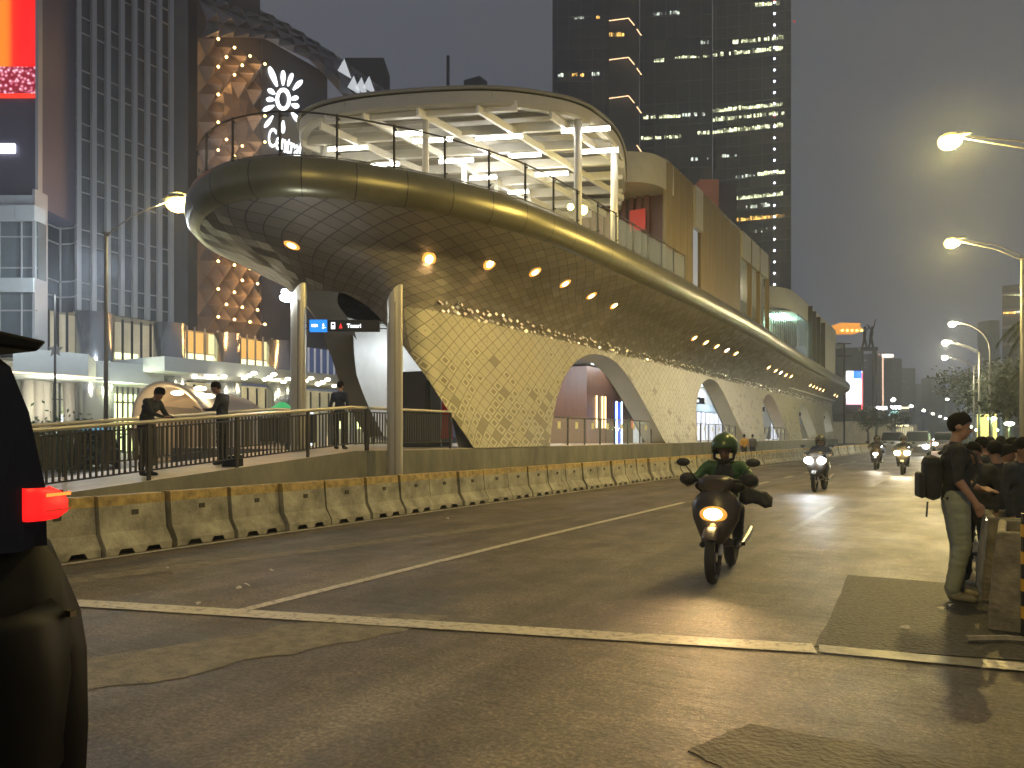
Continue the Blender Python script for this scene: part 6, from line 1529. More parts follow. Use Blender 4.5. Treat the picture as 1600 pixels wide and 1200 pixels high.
for ang, r0, r1, w in [(112, 25, 58, 5.2), (90, 25, 48, 4.2), (72, 25, 46, 4.0), (48, 24, 44, 4.8), (140, 17, 30, 4.5), (172, 14, 26, 5), (205, 16, 34, 5), (15, 13, 24, 5), (-20, 14, 26, 5), (-52, 22, 42, 4.6), (-90, 30, 50, 3.8), (235, 28, 50, 4.2)]:
    petal(443, 158, R(ang), r0, r1, w)
def ellring(cx, cy, rx, ry, w, name):
    g = MB(); n = 28; rows = [[], []]
    for k in range(n):
        a = 2 * math.pi * k / n; rows[0].append(lp(cx + rx * math.cos(a), cy + ry * math.sin(a))); rows[1].append(lp(cx + (rx + w) * math.cos(a), cy + (ry + w * 1.3) * math.sin(a)))
    g.grid(rows, True); o_ = g.build(name, M_logo, ml); o_.modifiers.new("s", 'SOLIDIFY').thickness = 0.1
ellring(443, 155, 7, 12, 4.5, "logo_ring")
o3 = lp(417, 226); tx_ = text_mesh("Central", "logo_lettering", M_logo, ml, o3, (0, 1, 0), (0, 0, 1), 2.9, 0.05, 0.3, 0.03); tx_.matrix_basis = tx_.matrix_basis @ Matrix.Diagonal((0.52, 1, 1, 1))
# warm glazed storey and stone band, bulbs under the soffit
g = MB(); a, b = yx(272, XM + 2), yx(600, XM + 2); g.box((XM - 0.5, (a + b) / 2, 10.0), (0.2, b - a, 3.0)); MM(g, "storey_wall", mat("storey_wall", (0.30, 0.22, 0.12), 0.5, emit=(1.0, 0.6, 0.2), es=0.16))
for a_px, b_px, m in [(276, 291, M_lwm), (293, 303, M_lwm), (305, 317, M_lwm), (326, 338, M_lg), (374, 386, M_lwm), (388, 398, M_lwm), (400, 408, M_lwm), (413, 423, M_lg)]:
    g = MB(); X = XM + 0.2; a, b = yx(a_px, X), yx(b_px, X); g.box((X, (a + b) / 2, 10.3), (0.08, b - a, 1.9)); MM(g, "storey_window", mat("storey_warm", (0.2, 0.12, 0.04), 0.4, emit=(1.0, 0.55, 0.14), es=0.62) if m is M_lwm else mat("storey_yellow", (0.2, 0.2, 0.1), 0.4, emit=(1.0, 0.9, 0.45), es=0.7))
for a_px, b_px in [(276, 338), (374, 425)]:
    g = MB(); X = XM + 0.2; a, b = yx(a_px, X), yx(b_px, X); g.box((X, (a + b) / 2, 8.95), (0.08, b - a, 0.55)); MM(g, "lit_sill", emis("storey_sill", (1, 0.95, 0.5), 1.3))
for px in (281, 292, 304, 320, 340, 386, 399, 411, 425):
    g = MB(); g.box((XM + 0.5, yx(px, XM + 0.5), 10), (0.12, 0.15, 3.4)); MM(g, "mullion", M_fin)
for px in (356, 436):
    g = MB(); g.tube([(XM + 1, yx(px, XM + 1), 0), (XM + 1, yx(px, XM + 1), 11.4)], 1.25, 20); MM(g, "round_column", M_sil, True)
XB = XM + 8
g = MB(); a, b = yx(257, XB), yx(430, XB); g.box((XB - 4, (a + b) / 2, 7.25), (8, b - a, 1.15)); MM(g, "stone_canopy", M_stone)
g = MB(); a, b = yx(431, XB - 1), yx(640, XB - 1); g.box((XB - 5, (a + b) / 2, 7.35), (8, b - a, 0.85)); MM(g, "stone_canopy", mat("far_canopy", (0.25, 0.25, 0.22), 0.5))
g = MB(); a, b = yx(470, XM + 1), yx(640, XM + 1); g.box((XM + 0.2, (a + b) / 2, 9.6), (0.2, b - a, 3.4)); MM(g, "upper_glass", mat("upper_glass", (0.05, 0.07, 0.12), 0.1, emit=(0.2, 0.3, 0.7), es=0.10))
for k in range(12):
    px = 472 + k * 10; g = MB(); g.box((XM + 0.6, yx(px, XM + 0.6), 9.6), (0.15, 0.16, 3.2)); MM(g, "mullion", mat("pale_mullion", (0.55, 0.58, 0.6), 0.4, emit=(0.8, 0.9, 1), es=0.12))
for k in range(24):
    px = 262 + k * 14; y_ = yx(px, XM - 0.3); g = MB(); g.box((XM - 0.35, y_, 3.3), (0.12, 0.16, 6.2)); MM(g, "ground_mullion", M_dark)
random.seed(4)
for k in range(22):
    px = 262 + k * 14 + 2; X = XM - 0.45; a, b = yx(px, X), yx(px + 10, X); z0_ = random.choice([0.3, 1.0, 2.4]); z1_ = z0_ + random.choice([1.2, 2.2, 2.8])
    if random.random() < 0.6: g = MB(); g.box((X, (a + b) / 2, (z0_ + z1_) / 2), (0.1, b - a, z1_ - z0_)); MM(g, "shop_window", random.choice([M_lwm, M_lg, mat("shop_warm_dim", (0.2, 0.15, 0.08), 0.4, emit=(1.0, 0.75, 0.4), es=0.5), M_lw, mat("shop_dark", (0.03, 0.035, 0.04), 0.2)]))
M_bulb = emis("soffit_bulb", (1.0, 0.88, 0.6), 14)
for px, py in [(304, 589), (350, 588), (382, 591), (389, 587), (397, 583), (414, 593), (421, 590), (428, 585), (443, 597), (450, 592), (478, 595), (486, 591), (497, 601), (504, 597), (512, 593), (537, 597), (522, 603), (541, 590), (553, 601), (560, 594)]:
    d = ray(px, py); p = Vector((0, 0, CAMH)) + d * ((6.55 - CAMH) / d.z)
    if p.x < XM + 1: p = onx(px, py, XM + 1.5)
    g = MB(); g.ell(p, (0.25, 0.25, 0.13), 10, 6); MM(g, "soffit_bulb", M_bulb)
g = MB(); a, b = yx(257, XM), yx(640, XM); g.box((XM - 0.6, (a + b) / 2, 3.4), (0.2, b - a, 6.4)); MM(g, "ground_floor_wall", mat("mall_ground_wall", (0.38, 0.34, 0.22), 0.5, var=0.4, vscale=0.4, emit=(1, 0.88, 0.5), es=0.13))
for px, w, z1, m in [(470, 7, 4.4, M_dark), (500, 10, 4.8, M_white), (516, 6, 4.4, M_dark), (545, 8, 4.6, M_white), (455, 5, 4.8, M_lg), (485, 4, 4.4, M_lw), (524, 4, 4.6, M_lw)]:
    X = XM + 0.3; a, b = yx(px, X), yx(px + w, X); g = MB(); g.box((X, (a + b) / 2, z1 / 2), (0.1, b - a, z1)); MM(g, "doorway", m)
for px, c_ in ((430, (1, 0.85, 0.5)), (500, (1, 0.85, 0.5)), (330, (1, 0.85, 0.6))): point("soffit_light", onx(px, 600, XM + 4.5) * 1.0 - M0 + Vector((0, 0, 0)), 500, c_, 0.5, ml)
# faceted sloping roof skin
def roofprof(px):   # top silhouette py at given px
    pts = [(300, -60), (370, 0), (420, 25), (487, 62), (545, 98), (590, 130), (640, 165)]
    for (a, ya2), (b, yb2) in zip(pts, pts[1:]):
        if a <= px <= b: return ya2 + (yb2 - ya2) * (px - a) / (b - a)
    return 165
g = MB(); M_rs = mat("faceted_roof_metal", (0.13, 0.135, 0.15), 0.4, 0.5, var=0.3, vscale=0.2)
N = 14; rows = []
for j in range(6):
    row = []
    for i in range(N + 1):
        px = 309 + (640 - 309) * i / N; top = onx(px, roofprof(px), XM - 3).z; bot = onx(px, 62 if px < 400 else 62 + (px - 400) * 0.45 if px < 478 else 97 + (px - 478) * 1.1, XM).z
        z = bot + (top - bot) * j / 5; row.append(Vector((XM + 0.8 - 3.8 * (j / 5) ** 2, onx(px, 300, XM).y + (0.5 if j % 2 else 0), z)))
    rows.append(row)
for j in range(5):
    for i in range(N):
        a, b, c_, d_ = rows[j][i], rows[j][i + 1], rows[j + 1][i + 1], rows[j + 1][i]
        pk = (a + b + c_ + d_) / 4 + Vector((0.9, 0, -0.3)); g.add([a, b, c_, d_, pk], [(0, 1, 4), (1, 2, 4), (2, 3, 4), (3, 0, 4)])
MM(g, "faceted_roof", M_rs)
g = MB(); a, b = yx(480, XM), yx(645, XM); g.box((XM - 6, (a + b) / 2, 21), (10, b - a, 20)); MM(g, "rear_block", mat("mall_rear", (0.045, 0.045, 0.05), 0.6))
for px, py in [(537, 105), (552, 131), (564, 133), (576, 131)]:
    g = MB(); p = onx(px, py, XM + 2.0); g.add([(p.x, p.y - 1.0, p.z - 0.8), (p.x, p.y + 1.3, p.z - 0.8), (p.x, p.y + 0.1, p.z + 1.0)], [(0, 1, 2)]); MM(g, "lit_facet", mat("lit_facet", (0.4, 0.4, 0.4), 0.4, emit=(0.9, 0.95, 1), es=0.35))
rk = thing("rooftop_plant_room", "dark box like plant room behind the faceted mall roof", "building", (*atf(575, 300, 120).xy, 0)); g = MB(); g.box((0, 0, 29.5), (6.0, 6, 61.2), TH); g.build("plant_wall", mat("plant_dark", (0.03, 0.03, 0.033), 0.7), rk)
at_ = thing("rooftop_antenna", "thin antenna and small tank on a far dark roof above the canopy", "antenna", (*atf(700, 300, 160).xy, 60)); g = MB(); g.tube([(0, 0, 8), (0, 0, 22)], 0.35, 6); g.build("mast", M_dark, at_); g = MB(); g.box((5, 3, 15), (4, 3, 3.5)); g.tube([(5, 3, -40), (5, 3, 14)], 0.8, 8); g.build("tank", M_dark, at_)
# covered walkway (curved white tunnel)
A_, B_ = atf(276, 600, 41), atf(398, 600, 50); A_.z = B_.z = 0
tn = thing("covered_walkway", "white curved tunnel canopy with oval windows and warm lit interior", "walkway", A_)
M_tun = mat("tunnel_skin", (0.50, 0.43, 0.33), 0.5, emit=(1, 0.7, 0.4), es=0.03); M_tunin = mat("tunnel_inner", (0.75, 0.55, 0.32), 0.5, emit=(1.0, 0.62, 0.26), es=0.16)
ax = B_ - A_; cr_ = Vector((CT, ST, 0)); rows = []
for i in range(17):
    a = math.pi * i / 16; row = []
    for u in (0, 0.3, 0.6, 0.85, 1.0):
        k_ = 1.0 if u < 0.9 else 0.75; lean = Vector((-ST, CT, 0)) * 0
        row.append(ax * u + cr_ * (-2.15 * math.cos(math.pi - a) * k_) * -1 + Vector((0, 0, 0.2 + (4.1 - 0.5 * u) * k_ * math.sin(a) ** 0.7)) - cr_ * (0.8 * math.sin(a)))
    rows.append(row)
g = MB(); g.grid(rows); o_ = g.build("tunnel_shell", M_tun, tn, smooth=True); o_.modifiers.new("s", 'SOLIDIFY').thickness = 0.2
W0, W1 = atf(216, 600, 42.5) - A_, atf(345, 600, 51) - A_; W0.z = W1.z = 0; wd = (W1 - W0).normalized(); wn_ = Vector((ST, -CT, 0))
g = MB(); g.add([W0, W1, W1 + Vector((0, 0, 3.2)), W0 + Vector((0, 0, 3.1))], [(0, 1, 2, 3)]); g.build("inner_wall", M_tunin, tn)
for k in range(4):
    g = MB(); c_ = W0 + wd * (1.6 + 2.0 * k) + Vector((0, 0, 2.15)) + wn_ * 0.12; pts = [c_ + wd * (0.72 * math.copysign(abs(math.cos(t_)) ** 0.6, math.cos(t_))) + Vector((0, 0, 0.42 * math.copysign(abs(math.sin(t_)) ** 0.6, math.sin(t_)))) for t_ in [2 * math.pi * q / 18 for q in range(18)]]
    g.add(pts, [tuple(range(18))]); g.build("oval_window", mat("oval_glass", (0.22, 0.21, 0.18), 0.3), tn)
    g = MB(); p_ = W0 + wd * (0.6 + 2.0 * k) + wn_ * 0.1; g.bar(p_, p_ + Vector((0, 0, 3.1)), 0.14, 0.1); g.build("rib", M_tun, tn)
g = MB(); g.add([W0 + Vector((0, 0, 3.05)), W1 + Vector((0, 0, 3.2)), W1 + cr_ * 2.6 + Vector((0, 0, 3.5)), W0 + cr_ * 3.0 + Vector((0, 0, 3.7))], [(0, 1, 2, 3)]); g.build("tunnel_ceiling", M_tunin, tn)
for k, (px, py) in enumerate([(277, 614), (312, 617), (313, 607), (326, 619)]):
    p_ = atf(px, py, 41.6) - A_; g = MB(); g.ell(p_, (0.38, 0.30, 0.13), 14, 8); g.build("ceiling_lamp", emis("tunnel_lamp", (1, 0.85, 0.55), 8), tn)
point("tunnel_light", atf(285, 622, 41) - A_, 110, (1, 0.72, 0.38), 0.3, tn)
gu = thing("green_umbrella", "small green lit parasol kiosk right of the walkway tunnel", "umbrella", (*atf(441, 640, 40).xy, 0)); g = MB(); g.tube([(0, 0, 3.3), (0, 0, 2.7)], [0.15, 1.0], 12); g.build("canopy", mat("parasol_green", (0.05, 0.4, 0.12), 0.5, emit=(0.1, 0.8, 0.25), es=0.3), gu); g = MB(); g.tube([(0, 0, 0), (0, 0, 3.2)], 0.04, 8); g.build("pole", M_dark, gu)
vn = thing("blue_lit_car", "dark car roof with bluish glow behind the ramp railing", "car", (*atf(150, 660, 34).xy, 0), R(60))
loft([[(0.85, y_, 0.3), (0.88, y_, 0.9), (0.7, y_, z_), (-0.7, y_, z_), (-0.88, y_, 0.9), (-0.85, y_, 0.3)] for y_, z_ in [(-2.2, 0.8), (-2.0, 0.95), (-1.2, 1.05), (-0.6, 1.75), (0.9, 1.8), (1.8, 1.1), (2.2, 0.9)]], M_carb, "body", vn, smooth=False)
g = MB(); g.box((0, 0.1, 1.84), (1.2, 1.3, 0.08)); g.build("roof_glow", mat("blue_roof", (0.05, 0.2, 0.3), 0.3, emit=(0.2, 0.6, 0.9), es=0.4), vn)
for sx_ in (-1, 1):
    for y_ in (-1.4, 1.4): g = MB(); g.tube([(sx_ * 0.7, y_, 0.31), (sx_ * 0.9, y_, 0.31)], 0.31, 16); g.build("wheel", M_tyre, vn)
for k, (px, f, w) in enumerate([(62, 30, 3.5), (85, 33, 3), (110, 36, 3)]):
    p = atf(px, 660, f); c = MB()
    for q in range(700):
        v = Vector((random.gauss(0, 0.4) * w * 0.8, random.gauss(0, 0.4), abs(random.gauss(0.9, 0.6)))); a = Vector((random.uniform(-1, 1), random.uniform(-1, 1), random.uniform(-1, 1))).normalized() * 0.12; b2 = a.orthogonal().normalized() * 0.05
        c.add([v - a, v + b2, v + a, v - b2], [(0, 1, 2, 3)])
    hd = thing("clipped_hedge", ["hedge behind the ramp railing nearest the black car", "middle hedge of three behind the ramp railing", "hedge behind the ramp railing beside the blue lit car"][k], "hedge", (p.x, p.y, 0), TH, "hedges behind the ramp"); c.build("foliage", mat("hedge_leaves", (0.05, 0.10, 0.04), 0.7, var=0.5, vscale=2), hd)
    g = MB(); 
    for q in range(5): g.tube([(-w * 0.4 + q * w * 0.2, 0, 0), (-w * 0.4 + q * w * 0.2 + 0.1, 0, 1.2)], 0.03, 5)
    g.build("stem", M_bark, hd)
mp_ = thing("flag_mast", "thin dark mast with star shaped fitting in front of the lobby", "mast", (*atf(86, 600, 48).xy, 0)); g = MB(); g.tube([(0, 0, 0), (0, 0, 10.5)], 0.07, 6); g.build("mast", M_dark, mp_)
g = MB(); st = []
for k in range(10): rr = 0.5 if k % 2 == 0 else 0.22; st.append((rr * math.sin(k * math.pi / 5) , 0, 7.0 + rr * math.cos(k * math.pi / 5)))
g.ext(st, (0, 0, 0), (0, 0.08, 0)); g.build("star_fitting", mat("star_metal", (0.15, 0.15, 0.14), 0.5), mp_); mp_.rotation_euler = (0, 0, TH)

# ================================================================ TOWERS behind the station
random.seed(5)
def tower(label, px0, px1, f0, f1, z1, m, depth=25, name="office_tower", cat="tower", group=None):
    a, b = atf(px0, 600, f0), atf(px1, 600, f1); a.z = b.z = 0; u = (b - a).normalized(); nrm = Vector((u.y, -u.x, 0))
    if nrm.dot(-a) < 0: nrm = -nrm
    t = thing(name, label, cat, a, 0, group); W_ = (b - a).length
    g = MB(); q = [Vector((0, 0, 0)), u * W_, u * W_ - nrm * depth, -nrm * depth]
    g.prism([(v.x, v.y) for v in q][::-1], 0, z1); g.build("tower_wall", m, t)
    def place(px, py, off=0.3):    # sight point on the facade plane -> local
        d = ray(px, py); k = (a - Vector((0, 0, CAMH))).dot(nrm) / d.dot(nrm); return Vector((0, 0, CAMH)) + d * k + nrm * off - a
    return t, u, nrm, W_, place
M_t1 = mat("tower_dark_glass", (0.045, 0.042, 0.046), 0.25, var=0.3, vscale=0.05); M_t2 = mat("tower_brown_stone", (0.055, 0.040, 0.040), 0.6, var=0.2, vscale=0.05)
M_line = mat("tower_line", (0.085, 0.075, 0.08), 0.5); M_win = emis("office_window", (0.9, 0.92, 0.55), 1.0)
def winmat(name, c1, s):
    m = mat(name, (0.02, 0.02, 0.02), 0.3, emit=c1, es=s); t = m.node_tree; n = t.nodes; b = n["Principled BSDF"]
    tc = n.new("ShaderNodeTexCoord"); nz = n.new("ShaderNodeTexNoise"); nz.inputs["Scale"].default_value = 0.55; nz.inputs["Detail"].default_value = 3; t.links.new(tc.outputs["Object"], nz.inputs["Vector"])
    mr = n.new("ShaderNodeMapRange"); t.links.new(nz.outputs[0], mr.inputs[0]); mr.inputs[1].default_value = 0.40; mr.inputs[2].default_value = 0.62; mr.inputs[3].default_value = 0.12 * s; mr.inputs[4].default_value = 1.7 * s
    t.links.new(mr.outputs[0], b.inputs["Emission Strength"]); return m
M_w1 = winmat("lit_office", (0.95, 1.0, 0.58), 1.25); M_w2 = winmat("lit_office_warm", (1.0, 0.55, 0.12), 1.4); M_w3 = winmat("dim_office", (0.9, 1.0, 0.85), 0.7)
t1, u1, n1, w1, pl1 = tower("tall dark glass tower with scattered lit office rows, left face", 1000, 1113, 262, 258, 260, M_t1)
t2, u2, n2, w2, pl2 = tower("tall dark glass tower face with brightest lit office rows and a dotted light line", 1114, 1236, 258, 250, 260, M_t1)
t3, u3, n3, w3, pl3 = tower("brownish apartment tower with few warm windows behind the canopy", 866, 950, 240, 236, 250, M_t2)
t4, u4, n4, w4, pl4 = tower("slim stepped tower with orange light lines between two big towers", 951, 999, 236, 246, 250, M_t2)
def rowlights(t, pl, px0, px1, py0, slope, h, m, dens=0.75, cw=5):
    g = MB(); px = px0; k = 0
    while px < px1:
        w_ = random.choice([1.2, 2, 3, 3.6, 4.4]) 
        if random.random() < dens:
            py = py0 + slope * (px - px0); hh = h * random.uniform(0.6, 1.0); a, b, c_, d_ = pl(px, py + h / 2), pl(px + w_, py + h / 2 + slope * w_), pl(px + w_, py + h / 2 - hh), pl(px, py + h / 2 - hh); g.add([a, b, c_, d_], [(0, 1, 2, 3)])
        px += w_ + random.choice([0.5, 0.8, 1.5])
    if g.f: g.build("lit_window_row", m, t)
for px0, px1, py, d_, m in [(1020, 1060, 22, 0.5, M_w3), (1022, 1040, 95, 0.8, M_w1), (1055, 1108, 91, 0.9, M_w1), (1001, 1060, 184, 0.8, M_w1), (1066, 1108, 180, 0.5, M_w3), (1002, 1062, 216, 0.9, M_w1), (1090, 1108, 208, 0.6, M_w1), (1055, 1106, 250, 0.15, M_w3), (1085, 1106, 67, 0.4, M_w3)]:
    rowlights(t1, pl1, px0, px1, py, -0.05, 6, m, d_)
for px0, px1, py, d_, m in [(1180, 1222, 8, 0.9, M_w1), (1145, 1222, 66, 0.75, M_w1), (1114, 1222, 86, 0.75, M_w1), (1114, 1222, 173, 0.9, M_w1), (1114, 1222, 187, 0.8, M_w1), (1114, 1222, 206, 0.95, M_w1), (1150, 1180, 277, 0.5, M_w3), (1184, 1224, 272, 1.0, M_w1), (1146, 1222, 310, 1.0, M_w1), (1146, 1200, 325, 0.6, M_w3), (1146, 1226, 344, 1.0, M_w2), (1180, 1198, 361, 0.4, M_w3), (1125, 1160, 245, 0.2, M_w3)]:
    rowlights(t2, pl2, px0, px1, py, -0.10, 7, m, d_)
random.seed(9)
for px0, px1, py, m in [(894, 903, 117, M_w2), (907, 912, 117, M_w2), (925, 935, 116, M_w3), (932, 938, 27, M_w2), (898, 912, 28, M_w3), (872, 880, 118, M_w3)]: rowlights(t3, pl3, px0, px1, py, -0.04, 6, m, 1.0)
rowlights(t4, pl4, 951, 974, 54, -0.02, 7, M_w2, 0.9)
g = MB()
for k in range(26):
    py = 5 + k * 17.6; g.ell(pl2(1210, py, 0.6), (0.36, 0.36, 0.36), 6, 4)
g.build("dotted_light_line", emis("facade_dots", (0.85, 0.9, 1.0), 5), t2)
for px, py in ((1210, 3), (1241, 36), (1210, 183)):
    g = MB(); g.ell(pl2(px, py, 1.0), 0.35, 6, 4); g.build("aviation_light", M_tail, t2)
M_or = emis("orange_line_light", (1.0, 0.62, 0.32), 1.8)
for py in (33, 94, 154, -25, 214):
    for (ax_, ay_), (bx_, by_) in [((949, py + 1), (979, py - 3)), ((979, py - 3), (988, py + 8)), ((992, py + 14), (999, py + 24))]:
        if py == 214 and ax_ < 980: continue
        g = MB(); g.bar(pl4(ax_, ay_, 0.8), pl4(bx_, by_, 0.8), 0.22, 0.22); g.build("orange_light_line", M_or, t4)
for t_, pl_, a_px, b_px, sl in ((t1, pl1, 1001, 1112, -0.05), (t2, pl2, 1115, 1235, -0.1), (t3, pl3, 867, 949, -0.05)):
    g = MB(); py = -40
    while py < 420:
        g.bar(pl_(a_px, py, 0.15), pl_(b_px, py + sl * (b_px - a_px), 0.15), 0.35, 0.30); py += 34 if t_ is t1 else 17
    px = a_px + 4
    while px < b_px: g.bar(pl_(px, -60, 0.15), pl_(px, 640, 0.15), 0.25, 0.25); px += 18
    g.build("facade_grid", M_line, t_)
ob = thing("orange_lit_block", "small block with a reddish orange lit side wall beside the dark tower", "building", (*atf(1104, 400, 150).xy, 0)); o_u = Vector((CT, ST, 0))
g = MB(); g.box((0, 0, 25.2), (3.8, 4, 53.2), TH); g.build("block_wall", mat("orange_side", (0.26, 0.10, 0.06), 0.6, var=0.35, vscale=0.3, emit=(1, 0.3, 0.12), es=0.05), ob)
g = MB(); g.box((o_u.x * 3.8 - ST, o_u.y * 3.8 + CT, 25), (3.7, 4.5, 52), TH); g.build("side_wall", mat("mauve_side", (0.10, 0.07, 0.08), 0.6), ob)
random.seed(21)
# far buildings at the end of the road
M_far = mat("far_tower_wall", (0.07, 0.075, 0.10), 0.6); M_far2 = mat("far_tower_wall_pale", (0.11, 0.11, 0.15), 0.6, var=0.4, vscale=0.1)
for k, (px0, px1, ptop, f, m) in enumerate([(1285, 1340, 560, 330, M_far), (1340, 1376, 555, 380, M_far2), (1393, 1409, 560, 520, M_far2), (1400, 1430, 575, 700, M_far), (1432, 1452, 600, 800, M_far), (1452, 1476, 590, 640, M_far), (1482, 1500, 610, 700, M_far2), (1545, 1562, 500, 520, M_far2), (1300, 1318, 535, 420, M_far2)]):
    zt = atf(px0, ptop, f).z
    t, u, n_, w_, pl = tower(["far hazy block behind the far end of the deck", "far pale block directly behind the statue", "slim hazy tower right of the outlined tower", "far dim tower left of the road's end", "faintest wide tower over the road's end", "far tower right of the road's end with few lights", "slim faint tower above the tall man", "grey tower left of the white edged right building", "far narrow tower behind the double armed mast"][k], px0, px1, f, f + 0.3, zt, m, 12, "distant_tower", group="hazy towers at the end of the road")
    for q in range(3): rowlights(t, pl, px0 + 2, px1 - 2, ptop + 8 + q * random.uniform(9, 16), -0.02, 1.6, M_w3, 0.35)
t, u, n_, w_, pl = tower("far tower outlined with vertical cream and orange light lines", 1367, 1379, 400, 404, atf(1370, 552, 400).z, M_far2, 15, "outlined_tower")
for px in (1368, 1372, 1378):
    g = MB(); g.bar(pl(px, 553, 0.6), pl(px, 650, 0.6), 0.4, 0.4); g.build("light_line", emis("outline_light", (1, 0.62, 0.42), 2.0), t)
g = MB(); g.bar(pl(1378, 556, 0.6), pl(1392, 556, 0.6), 1.6, 1.6); g.build("top_light_bar", emis("outline_top", (1, 0.85, 0.65), 3), t)
hp_ = thing("orange_crown_tower", "distant building with a glowing orange tiled crown", "building", (*atf(1322, 600, 300).xy, 0))
g = MB(); g.box((0, 0, 18), (7, 10, 36), TH); g.build("building_wall", M_far, hp_)
g = MB(); zc_ = atf(1322, 520, 300).z
vs = []
for z, hw_ in [(zc_, 5.0), (zc_ + 2.4, 3.6), (zc_ + 3.0, 4.0), (zc_ + 3.4, 4.0)]: vs.append([(o_u.x * s_ * hw_ + o_u.y * q * hw_, o_u.y * s_ * hw_ - o_u.x * q * hw_, z) for s_, q in ((-1, -1), (1, -1), (1, 1), (-1, 1))])
g.grid(vs, True); g.add(vs[-1], [(0, 1, 2, 3)]); g.build("crown_roof", mat("orange_crown", (0.4, 0.2, 0.05), 0.5, emit=(1, 0.40, 0.06), es=0.75), hp_)
for k in range(5):
    g = MB(); g.ell((o_u.x * (k - 2) * 1.9 + o_u.y * 5.3, o_u.y * (k - 2) * 1.9 - o_u.x * 5.3, zc_ + 0.2), 0.5, 8, 6); g.build("crown_lamp", emis("crown_lamp", (1, 0.62, 0.15), 4), hp_)
# big LED screen at deck end
ls = thing("large_led_screen", "large glowing white blue and red advertising screen beyond the deck end", "screen", (*atf(1320, 600, 170).xy, 0))
def lsq(px0, px1, py0, py1, name, m, f=170, o=0.0):
    a, b = atf(px0, py1, f - o), atf(px1, py1, f - o); c_, d_ = atf(px1, py0, f - o), atf(px0, py0, f - o); L0 = Vector(ls.location); th_ = Vector((ST, -CT, 0)) * -0.4
    g = MB(); v = [q - L0 for q in (a, b, c_, d_)]; g.add(v + [q + th_ * -1 for q in v], [(0, 1, 2, 3), (7, 6, 5, 4), (0, 4, 5, 1), (1, 5, 6, 2), (2, 6, 7, 3), (3, 7, 4, 0)]); g.build(name, m, ls)
lsq(1322, 1346, 580, 632, "screen_face", emis("led_white", (0.95, 0.95, 1.0), 2.6)); lsq(1333, 1345, 580, 592, "blue_area", emis("led_blue", (0.03, 0.15, 1.0), 2.0), 170, 0.5); lsq(1322, 1346, 622, 632, "pink_area", emis("led_pink", (1.0, 0.55, 0.65), 1.6), 170, 0.5)
lsq(1345.5, 1347, 582, 640, "red_edge", emis("led_red_edge", (1, 0.15, 0.15), 1.2), 170, 0.6); lsq(1321, 1347, 632, 655, "screen_foot", M_far)
# statue on tall twin pillars (generic pair of waving figures)
f_ = 185; stt = thing("statue_on_pillars", "dark statue of two waving figures on a tall twin pillar pedestal", "statue", (*atf(1356, 600, f_).xy, 0)); s0 = Vector(stt.location)
M_st = mat("statue_bronze", (0.035, 0.035, 0.04), 0.6); M_sp = mat("pedestal_dark", (0.05, 0.05, 0.06), 0.5)
zt5 = atf(1356, 548, f_).z; hw5 = 12.0 * f_ / F_PX * 0.86 + 0.0
for s_ in (-1, 1): 
    g = MB(); g.box((o_u.x * s_ * 1.62, o_u.y * s_ * 1.62, zt5 / 2), (0.75, 0.9, zt5), TH); g.build("pillar", M_sp, stt)
g = MB(); g.box((0, 0, zt5 + 0.4), (4.2, 1.6, 0.9), TH); g.build("pedestal_cap", M_sp, stt)
g = MB(); bz = zt5 + 0.85; H_ = 5.0
for cx_, lean, arms in ((-0.85, 0.1, [(-1.3, 4.6), (0.5, 5.3)]), (0.75, 0.25, [(1.9, 6.9), (-0.2, 5.6)])):
    P3 = lambda x, z: (o_u.x * x, o_u.y * x, bz + z)
    g.tube([P3(cx_ - 0.55, 0), P3(cx_ - 0.15, 1.4), P3(cx_, 2.5)], [0.22, 0.28, 0.34], 8); g.tube([P3(cx_ + 0.6, 0), P3(cx_ + 0.25, 1.4), P3(cx_, 2.5)], [0.22, 0.28, 0.34], 8)
    g.tube([P3(cx_, 2.4), P3(cx_ + lean * 0.5, 3.3), P3(cx_ + lean, 4.1)], [0.36, 0.42, 0.36], 8); g.ell(P3(cx_ + lean * 1.3, 4.75), (0.33, 0.33, 0.4), 10, 8)
    for ax3, az in arms: g.tube([P3(cx_ + lean, 3.95), P3((cx_ + lean + ax3) / 2 + 0.1, (3.9 + az) / 2 - 0.1), P3(ax3, az)], [0.18, 0.15, 0.10], 6)
g.build("figures", M_st, stt)
# far overpass station
fo2 = thing("far_station", "distant elevated station hall with bright sign boards in the middle of the road", "station", (*atf(1395, 680, 150).xy, 0)); q0 = Vector(fo2.location)
def fq(name, m, px0, px1, py0, py1, o=0.0, dep=10):
    a, b = atf(px0, py1, 150 - o), atf(px1, py1, 150 - o); z0_, z1_ = a.z, atf(px0, py0, 150 - o).z; u_ = b - a; nb = Vector((-ST, CT, 0)) * dep
    g = MB(); base = [Vector((p.x, p.y, 0)) - Vector((q0.x, q0.y, 0)) for p in (a, b, b + nb, a + nb)]; g.prism([(p.x, p.y) for p in base], max(0, z0_), z1_); g.build(name, m, fo2)
M_fs = mat("far_station_cream", (0.36, 0.33, 0.22), 0.6, var=0.3, vscale=0.5, emit=(1, 0.85, 0.5), es=0.06)
fq("lower_hall", M_fs, 1335, 1400, 658, 695, 0, 30); fq("upper_hall", mat("far_hall_dark", (0.08, 0.09, 0.1), 0.5), 1364, 1420, 643, 656, 3, 25)
fq("side_hall", M_fs, 1400, 1434, 664, 692, -10, 60)
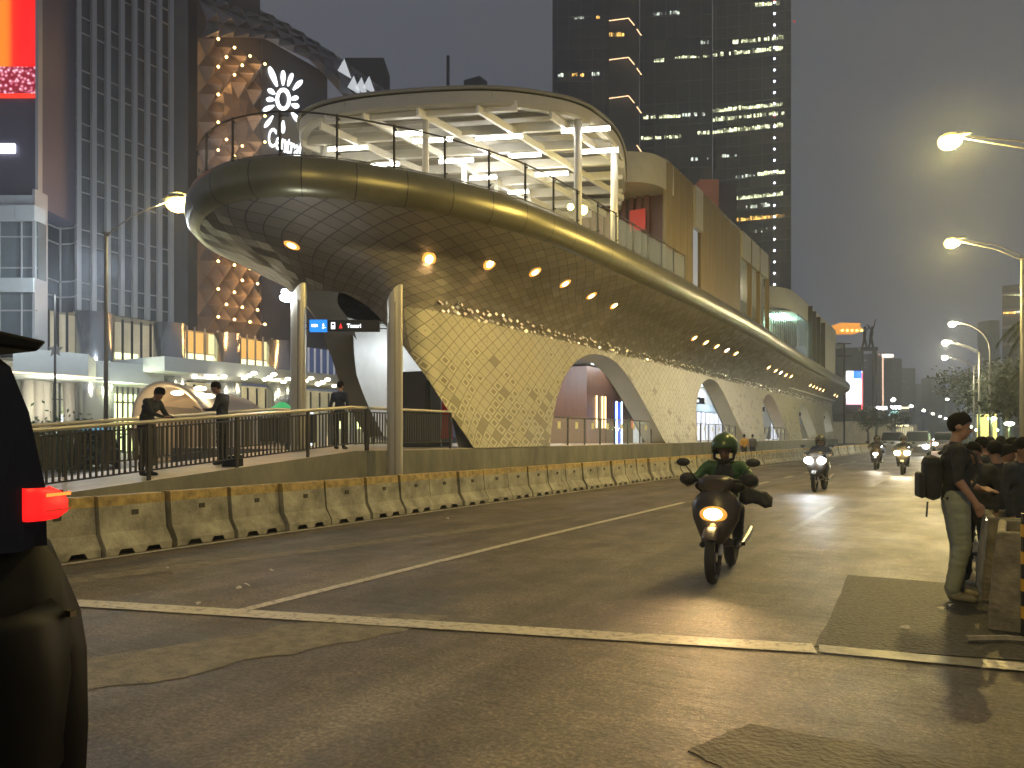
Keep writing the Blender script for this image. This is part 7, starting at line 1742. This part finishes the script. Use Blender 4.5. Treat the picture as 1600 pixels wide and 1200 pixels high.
for nm_, c_, s_, a, b, c1, c2 in [("sign_board", (0.75, 0.9, 1.0), 3.0, 1368, 1392, 648, 652), ("sign_board", (0.4, 0.85, 0.8), 1.6, 1392, 1404, 642, 648), ("orange_light_strip", (1, 0.75, 0.3), 2.4, 1400, 1420, 636, 638.5), ("roof_lamp", (0.95, 0.97, 1), 6, 1370, 1386, 635, 640), ("roof_lamp", (0.95, 0.97, 1), 6, 1393, 1408, 634, 639), ("light_strip", (1, 0.85, 0.45), 2.2, 1402, 1420, 664, 666), ("red_lamp", (1, 0.25, 0.1), 2, 1358, 1366, 651, 654)]:
    fq(nm_, emis(f"far_{nm_}_{c1}", c_, s_), a, b, c1, c2, 3.6, 0.4)
for k in range(8):
    fq("hall_column", mat("far_column", (0.6, 0.55, 0.38), 0.5, emit=(1, 0.9, 0.55), es=0.35), 1402 + k * 3.4, 1403.1 + k * 3.4, 667, 690, 4, 0.3)
# double armed mast, white right building, roadside cream wall
dm = thing("double_armed_mast", "dark mast with double lamp arms left of the statue", "mast", (*atf(1319, 600, 140).xy, 0)); g = MB(); zz = atf(1319, 537, 140).z; g.tube([(0, 0, 0), (0, 0, zz)], 0.16, 8)
for z_ in (zz, zz - 2.3): g.bar((-o_u.x * 1.3, -o_u.y * 1.3, z_), (o_u.x * 1.3, o_u.y * 1.3, z_), 0.18)
g.build("mast_with_arms", M_dark, dm)
rb2, u, n_, w_, pl = tower("white edged building at the right edge behind the palms", 1566, 1680, 130, 124, atf(1566, 447, 130).z, mat("right_building_wall", (0.26, 0.25, 0.27), 0.6, var=0.2, vscale=0.1), 20, "right_building", "building")
for z_ in range(9):
    g = MB(); g.bar(pl(1566, 460 + 26 * z_, 0.3), pl(1680, 452 + 26 * z_, 0.3), 0.35, 0.5); g.build("floor_band", mat("right_floor_band", (0.42, 0.40, 0.40), 0.5), rb2)
rowlights(rb2, pl, 1568, 1584, 488, 0, 5, M_w2, 1.0); rowlights(rb2, pl, 1576, 1600, 461, 0, 3, M_w1, 0.9); rowlights(rb2, pl, 1584, 1600, 486, 0, 5, M_w3, 0.8)
# ================================================================ HAZE
M_hz = bpy.data.materials.new("haze"); M_hz.use_nodes = True; hn = M_hz.node_tree; hn.nodes.clear()
ho_ = hn.nodes.new("ShaderNodeOutputMaterial"); pvv = hn.nodes.new("ShaderNodeVolumePrincipled"); pvv.inputs["Color"].default_value = (0.74, 0.84, 1.0, 1); pvv.inputs["Density"].default_value = 0.0016; pvv.inputs["Anisotropy"].default_value = 0.55
hn.links.new(pvv.outputs[0], ho_.inputs["Volume"])
g = MB(); g.box((-150, 500, 149), (1450, 1100, 300)); tag(g.build("haze", M_hz), kind="stuff")
